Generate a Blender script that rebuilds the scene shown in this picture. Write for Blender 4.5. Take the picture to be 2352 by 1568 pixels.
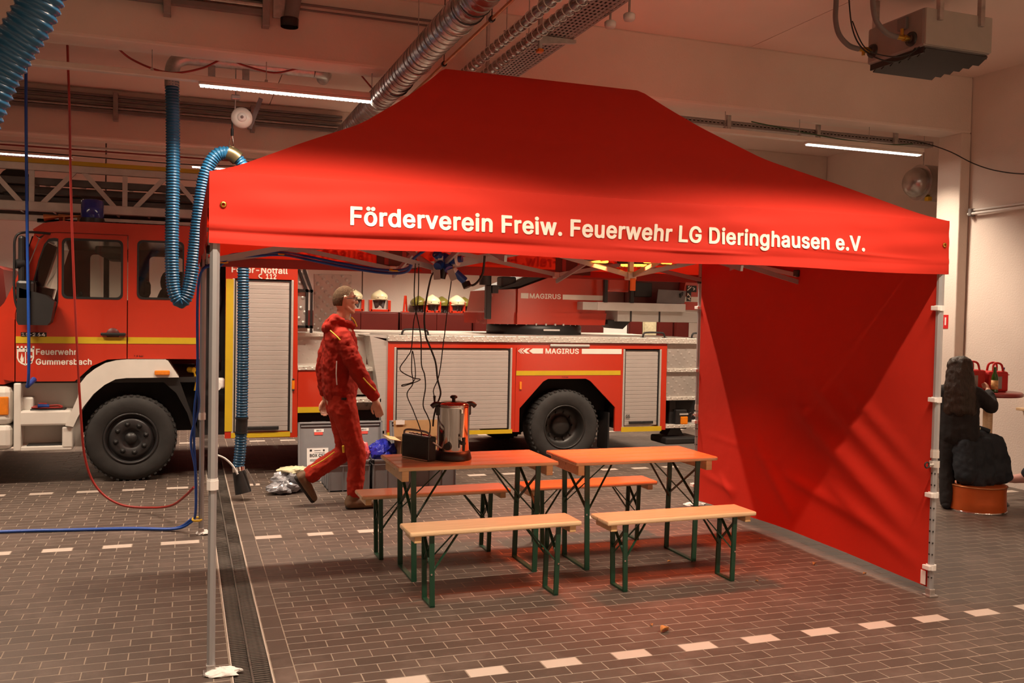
import bpy, bmesh, math, random
from mathutils import Vector, Matrix
from mathutils.geometry import tessellate_polygon
R = random.Random(7)
PI = math.pi
scn = bpy.context.scene
for o in list(bpy.data.objects):
    bpy.data.objects.remove(o)

# ---------------------------------------------------------------- camera
CAM = Vector((0.1485, -4.59, 1.7774))
cr = Vector((0.94148856, -0.33645712, 0.01989722))
cu = Vector((-0.00835636, 0.03571453, 0.9993271))
cf = Vector((0.33694133, 0.9410213, -0.03081326))
cam_d = bpy.data.cameras.new('camera')
cam_d.sensor_width = 36.0
cam_d.lens = 2099.6 / 2352 * 36.0
cam_d.clip_start = 0.05
cam = bpy.data.objects.new('camera', cam_d)
scn.collection.objects.link(cam)
cam.matrix_world = Matrix(((cr.x, cu.x, -cf.x, CAM.x), (cr.y, cu.y, -cf.y, CAM.y), (cr.z, cu.z, -cf.z, CAM.z), (0, 0, 0, 1)))
scn.camera = cam

# ---------------------------------------------------------------- world, exposure, lamps
scn.view_settings.view_transform = 'Standard'
scn.view_settings.look = 'None'
scn.view_settings.exposure = 0.0
scn.view_settings.gamma = 1.0
scn.view_settings.use_curve_mapping = False
w = bpy.data.worlds.new('night')
scn.world = w
w.use_nodes = True
w.node_tree.nodes['Background'].inputs[0].default_value = (1.0, 0.85, 0.72, 1)
w.node_tree.nodes['Background'].inputs[1].default_value = 0.01
LAMP_COL = (1.0, 0.80, 0.61)
LAMP_W = 172.0
BEAM = (0.74, 0.50, 0.034)      # cosines: full beam, cut-off, spill
def led_light(x, y, z, power=1.0, length=1.5):
    l = bpy.data.lights.new('led_light', 'AREA')
    l.shape = 'RECTANGLE'
    l.size = length
    l.size_y = 0.05
    l.energy = LAMP_W * power
    l.color = LAMP_COL
    # beam profile of the louvred lamp: full inside 43 degrees from straight down, almost nothing past 58
    l.use_nodes = True
    nt = l.node_tree
    em = nt.nodes['Emission']
    ge = nt.nodes.new('ShaderNodeNewGeometry')
    dt = nt.nodes.new('ShaderNodeVectorMath'); dt.operation = 'DOT_PRODUCT'
    nt.links.new(ge.outputs['Incoming'], dt.inputs[0]); nt.links.new(ge.outputs['Normal'], dt.inputs[1])
    ab = nt.nodes.new('ShaderNodeMath'); ab.operation = 'ABSOLUTE'
    nt.links.new(dt.outputs['Value'], ab.inputs[0])
    mr = nt.nodes.new('ShaderNodeMapRange'); mr.interpolation_type = 'SMOOTHSTEP'
    mr.inputs[1].default_value = BEAM[1]; mr.inputs[2].default_value = BEAM[0]; mr.inputs[3].default_value = BEAM[2]; mr.inputs[4].default_value = 1.0
    nt.links.new(ab.outputs[0], mr.inputs[0]); nt.links.new(mr.outputs[0], em.inputs['Strength'])
    o = bpy.data.objects.new('led_light', l)
    o.location = (x, y, z)
    scn.collection.objects.link(o)
    return o
# lamp rows: y of the row, lamp centres
LED_ROWS = {
    -6.0: [(-2.2, 1.4), (1.0, 1.6), (4.2, 2.4), (7.2, 2.6)],  # unseen row behind the camera, added and strengthened to lift ambient and ceiling
    -1.17: [(-2.6, 0.5), (0.75, 0.86), (3.8, 0.72), (7.6, 0.12)],
    3.74: [(-2.3, 1.0), (1.02, 1.0), (4.2, 1.0), (7.25, 0.72)],
    8.58: [(-2.03, 1.0), (0.99, 1.0), (4.2, 1.0), (7.4, 1.0)],
}
for yy, row in LED_ROWS.items():
    for xx, pw in row:
        led_light(xx, yy, 3.655, pw)
scn.cycles.max_bounces = 8
scn.cycles.diffuse_bounces = 4
scn.cycles.transparent_max_bounces = 12
scn.cycles.sample_clamp_indirect = 4.0
scn.cycles.use_denoising = True

# ---------------------------------------------------------------- materials
def mat(name, col, rough=0.5, metal=0.0, var=0.0, vscale=8.0, bump=0.0, bscale=40.0, coat=0.0, trans=0.0, alpha=1.0, emit=0.0, spec=0.5, stretch=None, col2=None):
    m = bpy.data.materials.new(name)
    m.use_nodes = True
    nt = m.node_tree
    b = nt.nodes['Principled BSDF']
    c = (col[0], col[1], col[2], 1)
    b.inputs['Base Color'].default_value = c
    b.inputs['Roughness'].default_value = rough
    b.inputs['Metallic'].default_value = metal
    b.inputs['Specular IOR Level'].default_value = spec
    b.inputs['Coat Weight'].default_value = coat
    b.inputs['Coat Roughness'].default_value = 0.08
    b.inputs['Transmission Weight'].default_value = trans
    b.inputs['Alpha'].default_value = alpha
    if emit:
        b.inputs['Emission Color'].default_value = c
        b.inputs['Emission Strength'].default_value = emit
    tc = nt.nodes.new('ShaderNodeTexCoord')
    mp = nt.nodes.new('ShaderNodeMapping')
    nt.links.new(tc.outputs['Object'], mp.inputs['Vector'])
    if stretch:
        mp.inputs['Scale'].default_value = stretch
    if var or col2:
        n = nt.nodes.new('ShaderNodeTexNoise')
        n.inputs['Scale'].default_value = vscale
        n.inputs['Detail'].default_value = 4
        nt.links.new(mp.outputs[0], n.inputs['Vector'])
        rp = nt.nodes.new('ShaderNodeValToRGB')
        rp.color_ramp.elements[0].position = 0.3
        rp.color_ramp.elements[1].position = 0.7
        k2 = col2 if col2 else tuple(min(1, x * (1 + var)) for x in col)
        k1 = col if col2 else tuple(x * (1 - var) for x in col)
        rp.color_ramp.elements[0].color = (*k1, 1)
        rp.color_ramp.elements[1].color = (*k2, 1)
        nt.links.new(n.outputs['Fac'], rp.inputs[0])
        nt.links.new(rp.outputs[0], b.inputs['Base Color'])
    if bump:
        n2 = nt.nodes.new('ShaderNodeTexNoise')
        n2.inputs['Scale'].default_value = bscale
        n2.inputs['Detail'].default_value = 3
        nt.links.new(mp.outputs[0], n2.inputs['Vector'])
        bp = nt.nodes.new('ShaderNodeBump')
        bp.inputs['Strength'].default_value = bump
        bp.inputs['Distance'].default_value = 0.01
        nt.links.new(n2.outputs['Fac'], bp.inputs['Height'])
        nt.links.new(bp.outputs[0], b.inputs['Normal'])
    return m

def cloth_mat(name, col, tr=0.4, tcol=None, bump=0.15, bscale=3.0):
    m = bpy.data.materials.new(name)
    m.use_nodes = True
    nt = m.node_tree
    out = nt.nodes['Material Output']
    b = nt.nodes['Principled BSDF']
    b.inputs['Base Color'].default_value = (*col, 1)
    b.inputs['Roughness'].default_value = 0.75
    b.inputs['Specular IOR Level'].default_value = 0.25
    t = nt.nodes.new('ShaderNodeBsdfTranslucent')
    t.inputs[0].default_value = (*(tcol or col), 1)
    mx = nt.nodes.new('ShaderNodeMixShader')
    mx.inputs[0].default_value = tr
    nt.links.new(b.outputs[0], mx.inputs[1])
    nt.links.new(t.outputs[0], mx.inputs[2])
    nt.links.new(mx.outputs[0], out.inputs[0])
    tc = nt.nodes.new('ShaderNodeTexCoord')
    n = nt.nodes.new('ShaderNodeTexNoise')
    n.inputs['Scale'].default_value = bscale
    n.inputs['Detail'].default_value = 5
    nt.links.new(tc.outputs['Object'], n.inputs['Vector'])
    bp = nt.nodes.new('ShaderNodeBump')
    bp.inputs['Strength'].default_value = bump
    bp.inputs['Distance'].default_value = 0.03
    nt.links.new(n.outputs['Fac'], bp.inputs['Height'])
    nt.links.new(bp.outputs[0], b.inputs['Normal'])
    return m

def tile_mat(name, col, var, rough, dust):
    m = mat(name, col, rough)
    nt = m.node_tree
    b = nt.nodes['Principled BSDF']
    geo = nt.nodes.new('ShaderNodeNewGeometry')
    oi = nt.nodes.new('ShaderNodeObjectInfo')
    ad = nt.nodes.new('ShaderNodeMath'); ad.operation = 'ADD'
    nt.links.new(geo.outputs['Random Per Island'], ad.inputs[0]); nt.links.new(oi.outputs['Random'], ad.inputs[1])
    fr = nt.nodes.new('ShaderNodeMath'); fr.operation = 'FRACT'
    nt.links.new(ad.outputs[0], fr.inputs[0])
    mr = nt.nodes.new('ShaderNodeMapRange')
    mr.inputs[3].default_value = 1 - var; mr.inputs[4].default_value = 1 + var
    nt.links.new(fr.outputs[0], mr.inputs[0])
    n = nt.nodes.new('ShaderNodeTexNoise'); n.inputs['Scale'].default_value = 2.2; n.inputs['Detail'].default_value = 9; n.inputs['Roughness'].default_value = 0.7
    nt.links.new(geo.outputs['Position'], n.inputs['Vector'])
    rp = nt.nodes.new('ShaderNodeValToRGB')
    rp.color_ramp.elements[0].position = 0.50; rp.color_ramp.elements[0].color = (0, 0, 0, 1)
    rp.color_ramp.elements[1].position = 0.78; rp.color_ramp.elements[1].color = (1, 1, 1, 1)
    nt.links.new(n.outputs['Fac'], rp.inputs[0])
    vm = nt.nodes.new('ShaderNodeVectorMath'); vm.operation = 'SCALE'
    vm.inputs[0].default_value = col
    nt.links.new(mr.outputs[0], vm.inputs['Scale'])
    mx = nt.nodes.new('ShaderNodeMix'); mx.data_type = 'RGBA'
    nt.links.new(vm.outputs[0], mx.inputs[6])
    mx.inputs[7].default_value = (*dust, 1)
    mm = nt.nodes.new('ShaderNodeMath'); mm.operation = 'MULTIPLY'; mm.inputs[1].default_value = 0.7
    nt.links.new(rp.outputs[0], mm.inputs[0])
    nt.links.new(mm.outputs[0], mx.inputs[0])
    nt.links.new(mx.outputs[2], b.inputs['Base Color'])
    n3 = nt.nodes.new('ShaderNodeTexNoise'); n3.inputs['Scale'].default_value = 90; n3.inputs['Detail'].default_value = 3
    nt.links.new(geo.outputs['Position'], n3.inputs['Vector'])
    bp = nt.nodes.new('ShaderNodeBump'); bp.inputs['Strength'].default_value = 0.12; bp.inputs['Distance'].default_value = 0.004
    nt.links.new(n3.outputs['Fac'], bp.inputs['Height']); nt.links.new(bp.outputs[0], b.inputs['Normal'])
    return m

def tread_mat(name, col, rough=0.35, metal=0.8, sc=26):
    # diamond tread plate: fine raised lozenges
    m = mat(name, col, rough, metal, var=0.12, vscale=3)
    nt = m.node_tree
    b = nt.nodes['Principled BSDF']
    tc = nt.nodes.new('ShaderNodeTexCoord')
    mp = nt.nodes.new('ShaderNodeMapping'); mp.inputs['Rotation'].default_value = (0.0, PI / 4, PI / 4)
    nt.links.new(tc.outputs['Object'], mp.inputs[0])
    v = nt.nodes.new('ShaderNodeTexVoronoi'); v.inputs['Scale'].default_value = sc; v.inputs['Randomness'].default_value = 0.0
    nt.links.new(mp.outputs[0], v.inputs['Vector'])
    rp = nt.nodes.new('ShaderNodeValToRGB')
    rp.color_ramp.elements[0].position = 0.12; rp.color_ramp.elements[0].color = (1, 1, 1, 1)
    rp.color_ramp.elements[1].position = 0.36; rp.color_ramp.elements[1].color = (0, 0, 0, 1)
    nt.links.new(v.outputs['Distance'], rp.inputs[0])
    bp = nt.nodes.new('ShaderNodeBump'); bp.inputs['Strength'].default_value = 0.9; bp.inputs['Distance'].default_value = 0.006
    nt.links.new(rp.outputs[0], bp.inputs['Height']); nt.links.new(bp.outputs[0], b.inputs['Normal'])
    return m

def wood_mat(name, c1, c2):
    m = mat(name, c1, 0.32, coat=0.35)
    nt = m.node_tree
    b = nt.nodes['Principled BSDF']
    tc = nt.nodes.new('ShaderNodeTexCoord')
    mp = nt.nodes.new('ShaderNodeMapping'); mp.inputs['Scale'].default_value = (1.2, 14, 14)
    nt.links.new(tc.outputs['Object'], mp.inputs[0])
    n = nt.nodes.new('ShaderNodeTexNoise'); n.inputs['Scale'].default_value = 3.0; n.inputs['Detail'].default_value = 6; n.inputs['Distortion'].default_value = 0.8
    nt.links.new(mp.outputs[0], n.inputs['Vector'])
    rp = nt.nodes.new('ShaderNodeValToRGB')
    rp.color_ramp.elements[0].position = 0.35; rp.color_ramp.elements[0].color = (*c1, 1)
    rp.color_ramp.elements[1].position = 0.7; rp.color_ramp.elements[1].color = (*c2, 1)
    nt.links.new(n.outputs['Fac'], rp.inputs[0])
    v = nt.nodes.new('ShaderNodeTexVoronoi'); v.inputs['Scale'].default_value = 5.0
    mp2 = nt.nodes.new('ShaderNodeMapping'); mp2.inputs['Scale'].default_value = (0.8, 1.6, 1.6)
    nt.links.new(tc.outputs['Object'], mp2.inputs[0]); nt.links.new(mp2.outputs[0], v.inputs['Vector'])
    r2 = nt.nodes.new('ShaderNodeValToRGB')
    r2.color_ramp.elements[0].position = 0.04; r2.color_ramp.elements[0].color = (0.25, 0.10, 0.03, 1)
    r2.color_ramp.elements[1].position = 0.09; r2.color_ramp.elements[1].color = (1, 1, 1, 1)
    nt.links.new(v.outputs['Distance'], r2.inputs[0])
    mx = nt.nodes.new('ShaderNodeMix'); mx.data_type = 'RGBA'; mx.blend_type = 'MULTIPLY'; mx.inputs[0].default_value = 0.75
    nt.links.new(rp.outputs[0], mx.inputs[6]); nt.links.new(r2.outputs[0], mx.inputs[7])
    nt.links.new(mx.outputs[2], b.inputs['Base Color'])
    return m

M = {}
M['concrete'] = mat('painted_concrete', (0.74, 0.64, 0.57), 0.85, var=0.05, vscale=1.5, bump=0.25, bscale=60)
M['unseen_wall'] = mat('unseen_wall_dark', (0.28, 0.21, 0.18), 0.7, var=0.1)  # for walls out of view, darkened to hold down bounced light
M['ceil'] = mat('painted_ceiling', (0.78, 0.62, 0.55), 0.9, var=0.04, vscale=1.0, bump=0.1, bscale=50)
M['grout'] = mat('grout', (0.28, 0.22, 0.17), 0.9, var=0.15, vscale=20)
M['tile'] = tile_mat('dark_tile', (0.090, 0.065, 0.052), 0.15, 0.5, (0.20, 0.15, 0.125))
M['wtile'] = tile_mat('white_tile', (0.54, 0.45, 0.385), 0.05, 0.5, (0.58, 0.50, 0.44))
M['tentred'] = cloth_mat('tent_cloth', (0.58, 0.030, 0.016), 0.18, (0.75, 0.025, 0.008), bump=0.22, bscale=2.5)
M['tentwall'] = cloth_mat('tent_wall_cloth', (0.50, 0.024, 0.011), 0.02, (0.80, 0.03, 0.01), bump=0.55, bscale=1.7)
M['letter'] = mat('print_white', (0.82, 0.75, 0.66), 0.7, var=0.04)
M['alu'] = mat('aluminium', (0.64, 0.61, 0.57), 0.42, 0.4, var=0.06, vscale=5)
M['alum'] = mat('brushed_aluminium', (0.54, 0.51, 0.47), 0.45, 0.4, var=0.06, vscale=6, stretch=(1, 1, 20))
M['shut'] = mat('shutter_slat', (0.46, 0.405, 0.37), 0.5, 0.25, var=0.05, vscale=4)
M['galv'] = mat('galvanised', (0.50, 0.47, 0.45), 0.42, 0.8, var=0.18, vscale=18)
M['spiral'] = mat('spiral_duct_steel', (0.52, 0.49, 0.46), 0.30, 0.9, var=0.12, vscale=8)
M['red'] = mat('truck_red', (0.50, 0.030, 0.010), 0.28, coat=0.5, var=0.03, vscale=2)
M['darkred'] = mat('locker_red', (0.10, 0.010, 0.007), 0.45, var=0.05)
M['yellow'] = mat('yellow_stripe', (0.60, 0.40, 0.015), 0.45, var=0.05)
M['white'] = mat('white_paint', (0.74, 0.70, 0.64), 0.35, coat=0.3, var=0.03)
M['wplastic'] = mat('white_plastic', (0.78, 0.75, 0.72), 0.45, var=0.02)
M['paper'] = mat('paper', (0.80, 0.77, 0.74), 0.8, var=0.03, bump=0.1, bscale=15)
M['rubber'] = mat('tyre_rubber', (0.022, 0.020, 0.019), 0.75, var=0.25, vscale=9, bump=0.1)
M['black'] = mat('black_plastic', (0.016, 0.015, 0.015), 0.42, var=0.1)
M['blackm'] = mat('black_metal', (0.020, 0.019, 0.019), 0.38, 0.2, var=0.15)
M['under'] = mat('underbody', (0.012, 0.011, 0.011), 0.7, var=0.3)
M['chrome'] = mat('chrome', (0.82, 0.80, 0.77), 0.08, 1.0, var=0.02)
M['steel'] = mat('polished_steel', (0.70, 0.67, 0.64), 0.11, 1.0, var=0.05, vscale=3, stretch=(12, 12, 1))
M['laddershade'] = mat('shaded_ladder_metal', (0.13, 0.12, 0.115), 0.5, 0.4, var=0.2, vscale=6)  # same metal made darker; shade inside the ladder is put into the colour
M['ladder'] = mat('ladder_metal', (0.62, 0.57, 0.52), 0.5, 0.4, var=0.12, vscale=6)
M['hose'] = mat('blue_hose', (0.013, 0.085, 0.18), 0.26, var=0.10, vscale=6)
M['cableb'] = mat('blue_cable', (0.012, 0.07, 0.36), 0.4, var=0.05)
M['cabler'] = mat('red_cable', (0.30, 0.018, 0.012), 0.45, var=0.05)
M['cablek'] = mat('black_cable', (0.012, 0.011, 0.011), 0.5, var=0.05)
M['wood'] = wood_mat('pine', (0.64, 0.43, 0.24), (0.76, 0.54, 0.32))
M['woodedge'] = wood_mat('pine_edge', (0.62, 0.38, 0.17), (0.72, 0.47, 0.23))
M['green'] = mat('dark_green_metal', (0.010, 0.050, 0.026), 0.35, 0.1, var=0.15, vscale=6)
M['grey'] = mat('grey_crate', (0.22, 0.215, 0.225), 0.5, var=0.05)
M['carton'] = mat('cardboard', (0.30, 0.165, 0.068), 0.85, var=0.08, vscale=12)
M['orange'] = mat('orange_plastic', (0.75, 0.19, 0.012), 0.35, var=0.05)
M['amber'] = mat('amber_lens', (0.80, 0.22, 0.01), 0.15, coat=0.6, var=0.1, vscale=30)
M['bluelens'] = mat('blue_beacon_lens', (0.012, 0.020, 0.22), 0.12, coat=0.7, var=0.2, vscale=12)
def glass_mat(name, tint, alpha_mix, rough=0.03):
    m = bpy.data.materials.new(name)
    m.use_nodes = True
    nt = m.node_tree
    out = nt.nodes['Material Output']
    g = nt.nodes.new('ShaderNodeBsdfGlossy'); g.inputs['Roughness'].default_value = rough
    g.inputs[0].default_value = (0.9, 0.9, 0.9, 1)
    t = nt.nodes.new('ShaderNodeBsdfTransparent'); t.inputs[0].default_value = (*tint, 1)
    f = nt.nodes.new('ShaderNodeFresnel'); f.inputs[0].default_value = 1.5
    n = nt.nodes.new('ShaderNodeTexNoise'); n.inputs['Scale'].default_value = 2.0
    mth = nt.nodes.new('ShaderNodeMath'); mth.operation = 'MULTIPLY_ADD'
    mth.inputs[1].default_value = 0.01; mth.inputs[2].default_value = alpha_mix
    nt.links.new(n.outputs['Fac'], mth.inputs[0])
    ad = nt.nodes.new('ShaderNodeMath'); ad.operation = 'ADD'; ad.use_clamp = True
    nt.links.new(f.outputs[0], ad.inputs[0]); nt.links.new(mth.outputs[0], ad.inputs[1])
    mx = nt.nodes.new('ShaderNodeMixShader')
    nt.links.new(ad.outputs[0], mx.inputs[0]); nt.links.new(t.outputs[0], mx.inputs[1]); nt.links.new(g.outputs[0], mx.inputs[2])
    nt.links.new(mx.outputs[0], out.inputs[0])
    return m
M['glass'] = glass_mat('window_glass', (0.80, 0.82, 0.80), 0.03)
M['film'] = glass_mat('clear_pipe_film', (0.88, 0.86, 0.84), 0.12, 0.12)
M['bagfilm'] = glass_mat('bag_film', (0.72, 0.72, 0.74), 0.22, 0.15)
M['olivebrass'] = mat('olive_passivated_steel', (0.16, 0.13, 0.07), 0.32, 0.8, var=0.2)
M['copper'] = mat('copper_pipe', (0.50, 0.20, 0.08), 0.4, 0.7, var=0.2)
M['brass'] = mat('brass', (0.55, 0.34, 0.06), 0.3, 0.9, var=0.1)
M['led'] = mat('led_diffuser', (1.0, 0.93, 0.83), 0.4, emit=5.0)
M['glow'] = mat('heater_glow', (1.0, 0.24, 0.018), 0.5, emit=9.0)
M['skin'] = mat('skin', (0.58, 0.30, 0.20), 0.5, var=0.06, vscale=14, bump=0.1)
M['hair'] = mat('brown_hair', (0.105, 0.068, 0.042), 0.95, var=0.3, vscale=60, bump=0.5, bscale=150, spec=0.1)
M['hairdark'] = mat('dark_hair', (0.030, 0.017, 0.010), 0.45, var=0.4, vscale=30, bump=0.6, bscale=60, stretch=(3, 3, 0.3))
M['jacket'] = mat('red_work_jacket', (0.31, 0.018, 0.009), 0.85, var=0.12, vscale=5, bump=0.9, bscale=9, spec=0.2)
M['trouser'] = mat('red_work_trousers', (0.36, 0.024, 0.011), 0.85, var=0.12, vscale=5, bump=0.9, bscale=9, spec=0.2)
M['piping'] = mat('yellow_piping', (0.75, 0.52, 0.03), 0.6, var=0.05)
M['boot'] = mat('brown_boot', (0.15, 0.082, 0.040), 0.7, var=0.2, vscale=16, bump=0.3)
M['sole'] = mat('boot_sole', (0.022, 0.018, 0.015), 0.8, var=0.2)
M['dark'] = mat('black_clothing', (0.012, 0.011, 0.012), 0.85, var=0.2, bump=0.5, bscale=20)
M['navy'] = mat('navy_jacket_cloth', (0.010, 0.015, 0.022), 0.8, var=0.2, vscale=6, bump=0.8, bscale=12)
M['pink'] = mat('pink_shoe', (0.62, 0.34, 0.30), 0.6, var=0.05)
M['cream'] = mat('cream_helmet', (0.76, 0.70, 0.46), 0.3, coat=0.4, var=0.04)
M['olive'] = mat('olive_helmet', (0.20, 0.18, 0.03), 0.35, coat=0.3, var=0.1)
M['neck'] = mat('grey_neck_cloth', (0.12, 0.10, 0.10), 0.8, var=0.3, vscale=20, bump=0.8, bscale=30)
M['bagred'] = mat('red_bag_cloth', (0.60, 0.022, 0.020), 0.65, var=0.06)
M['bottleg'] = mat('green_bottle', (0.03, 0.10, 0.012), 0.08, coat=0.5, var=0.1)
M['label'] = mat('bottle_label', (0.72, 0.40, 0.16), 0.6, var=0.3, vscale=40)
M['barrel'] = mat('orange_copper_barrel', (0.62, 0.12, 0.025), 0.28, 0.45, var=0.15, vscale=4)
M['blue'] = mat('blue_plastic', (0.012, 0.055, 0.28), 0.28, var=0.1)
M['bluebag'] = mat('blue_bag_film', (0.02, 0.03, 0.42), 0.35, var=0.2, vscale=20, bump=1.0, bscale=25)
M['silver'] = mat('silver_film', (0.30, 0.30, 0.32), 0.25, 0.25, var=0.4, vscale=14, bump=1.0, bscale=22)
M['creamcl'] = mat('cream_cloth', (0.62, 0.56, 0.36), 0.8, var=0.1, bump=0.8, bscale=25)
M['leaf'] = mat('dry_leaf', (0.46, 0.20, 0.055), 0.8, var=0.3, vscale=30)
M['tread'] = tread_mat('tread_plate', (0.66, 0.61, 0.54), 0.4, 0.35)
M['treadlow'] = tread_mat('tread_plate_dull', (0.50, 0.46, 0.42), 0.42, 0.55, 15)
M['heater'] = mat('heater_casing', (0.30, 0.27, 0.25), 0.5, 0.3, var=0.06)
M['tray'] = mat('cable_tray_steel', (0.30, 0.27, 0.26), 0.45, 0.6, var=0.12, vscale=20)
M['cond'] = mat('grey_conduit', (0.17, 0.15, 0.145), 0.6, var=0.1)
M['tape'] = mat('yellow_tape', (0.78, 0.48, 0.02), 0.5, var=0.05)
M['signred'] = mat('sign_red', (0.62, 0.02, 0.02), 0.5, var=0.02)
M['iron'] = mat('cast_iron', (0.105, 0.090, 0.078), 0.5, 0.2, var=0.4, vscale=30)
M['seat'] = mat('cab_seat', (0.05, 0.048, 0.05), 0.8, var=0.2)
M['pinkish'] = mat('grey_interior', (0.34, 0.31, 0.30), 0.7, var=0.05)

# ---------------------------------------------------------------- mesh helpers
class MB:
    def __init__(s):
        s.v = []; s.f = []; s.sm = []
    def add(s, vs, fs, smooth=False):
        b = len(s.v)
        s.v += [tuple(q) for q in vs]
        s.f += [tuple(b + i for i in f) for f in fs]
        s.sm += [smooth] * len(fs)
        return s
    def box(s, a, b, bev=0.0):
        x0, y0, z0 = (min(a[i], b[i]) for i in range(3)); x1, y1, z1 = (max(a[i], b[i]) for i in range(3))
        e = min(bev, 0.45 * min(x1 - x0, y1 - y0, z1 - z0))
        if e <= 0:
            vs = [(x, y, z) for z in (z0, z1) for y in (y0, y1) for x in (x0, x1)]
            fs = [(0, 2, 3, 1), (4, 5, 7, 6), (0, 1, 5, 4), (2, 6, 7, 3), (0, 4, 6, 2), (1, 3, 7, 5)]
            return s.add(vs, fs)
        bm = bmesh.new()
        bmesh.ops.create_cube(bm, size=1)
        for v in bm.verts:
            v.co = Vector(((x0 + x1) / 2 + v.co.x * (x1 - x0), (y0 + y1) / 2 + v.co.y * (y1 - y0), (z0 + z1) / 2 + v.co.z * (z1 - z0)))
        bmesh.ops.bevel(bm, geom=bm.edges[:], offset=e, segments=2, profile=0.5, affect='EDGES')
        bm.verts.index_update()
        s.add([v.co.copy() for v in bm.verts], [[v.index for v in f.verts] for f in bm.faces])
        bm.free()
        return s
    def bar(s, p, q, wd, ht=None, up=(0, 0, 1), ext=0.0):
        p = Vector(p); q = Vector(q); d = (q - p).normalized(); p = p - d * ext; q = q + d * ext
        ht = ht or wd
        u = Vector(up)
        if abs(d.dot(u)) > 0.98: u = Vector((0, 1, 0))
        r = d.cross(u).normalized(); u = r.cross(d)
        vs = [c + r * (sx * wd / 2) + u * (sy * ht / 2) for c in (p, q) for sx, sy in ((-1, -1), (1, -1), (1, 1), (-1, 1))]
        return s.add(vs, [(0, 1, 2, 3)[::-1], (4, 5, 6, 7), (0, 1, 5, 4), (1, 2, 6, 5), (2, 3, 7, 6), (3, 0, 4, 7)])
    def cyl(s, p, q, r, r2=None, n=16, caps=True):
        p = Vector(p); q = Vector(q); d = (q - p).normalized(); r2 = r if r2 is None else r2
        u = d.orthogonal().normalized(); v = d.cross(u)
        vs = [c + (u * math.cos(2 * PI * i / n) + v * math.sin(2 * PI * i / n)) * rr for c, rr in ((p, r), (q, r2)) for i in range(n)]
        s.add(vs, [(i, (i + 1) % n, n + (i + 1) % n, n + i) for i in range(n)], True)
        if caps:
            s.add(vs[:n][::-1], [tuple(range(n))]); s.add(vs[n:], [tuple(range(n))])
        return s
    def tube(s, path, r, n=8, caps=True, rf=None):
        # rf(arc length, index) -> radius
        P = [Vector(q) for q in path]
        t0 = (P[1] - P[0]).normalized(); u = t0.orthogonal().normalized()
        L = 0; rings = []
        for i, q in enumerate(P):
            if i: L += (P[i] - P[i - 1]).length
            t = (P[min(i + 1, len(P) - 1)] - P[max(i - 1, 0)]).normalized()
            u = (u - t * u.dot(t)).normalized(); v = t.cross(u)
            rr = rf(L, i) if rf else r
            rings.append([q + (u * math.cos(2 * PI * k / n) + v * math.sin(2 * PI * k / n)) * rr for k in range(n)])
        vs = [a for ring in rings for a in ring]
        fs = [(i * n + k, i * n + (k + 1) % n, (i + 1) * n + (k + 1) % n, (i + 1) * n + k) for i in range(len(P) - 1) for k in range(n)]
        s.add(vs, fs, True)
        if caps:
            s.add(rings[0][::-1], [tuple(range(n))]); s.add(rings[-1], [tuple(range(n))])
        return s
    def lathe(s, prof, c=(0, 0, 0), axis='z', n=24, smooth=True):
        vs = []
        for (r, h) in prof:
            for k in range(n):
                a = 2 * PI * k / n; x, y = r * math.cos(a), r * math.sin(a)
                q = {'z': (x, y, h), 'y': (x, h, y), 'x': (h, x, y)}[axis]
                vs.append((c[0] + q[0], c[1] + q[1], c[2] + q[2]))
        fs = [(i * n + k, i * n + (k + 1) % n, (i + 1) * n + (k + 1) % n, (i + 1) * n + k) for i in range(len(prof) - 1) for k in range(n)]
        return s.add(vs, fs, smooth)
    def ell(s, c, r, nu=16, nv=10, fn=None):
        c = Vector(c); vs = [c + Vector((0, 0, -r[2]))]
        for j in range(1, nv):
            a = -PI / 2 + PI * j / nv
            for i in range(nu):
                b = 2 * PI * i / nu
                vs.append(c + Vector((r[0] * math.cos(a) * math.cos(b), r[1] * math.cos(a) * math.sin(b), r[2] * math.sin(a))))
        vs.append(c + Vector((0, 0, r[2])))
        fs = [(0, 1 + (i + 1) % nu, 1 + i) for i in range(nu)]
        for j in range(nv - 2):
            for i in range(nu):
                a = 1 + j * nu
                fs.append((a + i, a + (i + 1) % nu, a + nu + (i + 1) % nu, a + nu + i))
        a = 1 + (nv - 2) * nu
        fs += [(a + i, a + (i + 1) % nu, len(vs) - 1) for i in range(nu)]
        if fn: vs = [fn(q) for q in vs]
        return s.add(vs, fs, True)
    def cap(s, p, q, r, r2=None, n=12):
        # tapered capsule (closed)
        p = Vector(p); q = Vector(q); r2 = r if r2 is None else r2
        d = (q - p).normalized()
        pts, rad = [], []
        for k in range(1, 5):
            a = PI / 2 * (1 - k / 4); pts.append(p - d * r * math.sin(a)); rad.append(r * math.cos(a))
        for k in range(0, 4):
            a = PI / 2 * k / 4; pts.append(q + d * r2 * math.sin(a)); rad.append(r2 * math.cos(a))
        return s.tube([p - d * r] + pts + [q + d * r2], 0, n, False, lambda L, i: ([1e-4] + rad + [1e-4])[i])
    def prism(s, poly, y0, y1, axis='y', holes=()):
        # polygon in the plane across `axis`, extruded from y0 to y1; poly points (a, b)
        def mk(a, b, h):
            return {'y': (a, h, b), 'x': (h, a, b), 'z': (a, b, h)}[axis]
        loops = [list(poly)] + [list(h) for h in holes]
        flat = [p for l in loops for p in l]
        tris = tessellate_polygon([[Vector((p[0], p[1], 0)) for p in l] for l in loops])
        n = len(flat)
        vs = [mk(p[0], p[1], y0) for p in flat] + [mk(p[0], p[1], y1) for p in flat]
        fs = []
        for t in tris:
            fs.append(tuple(t)); fs.append(tuple(n + i for i in reversed(t)))
        b = 0
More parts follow.
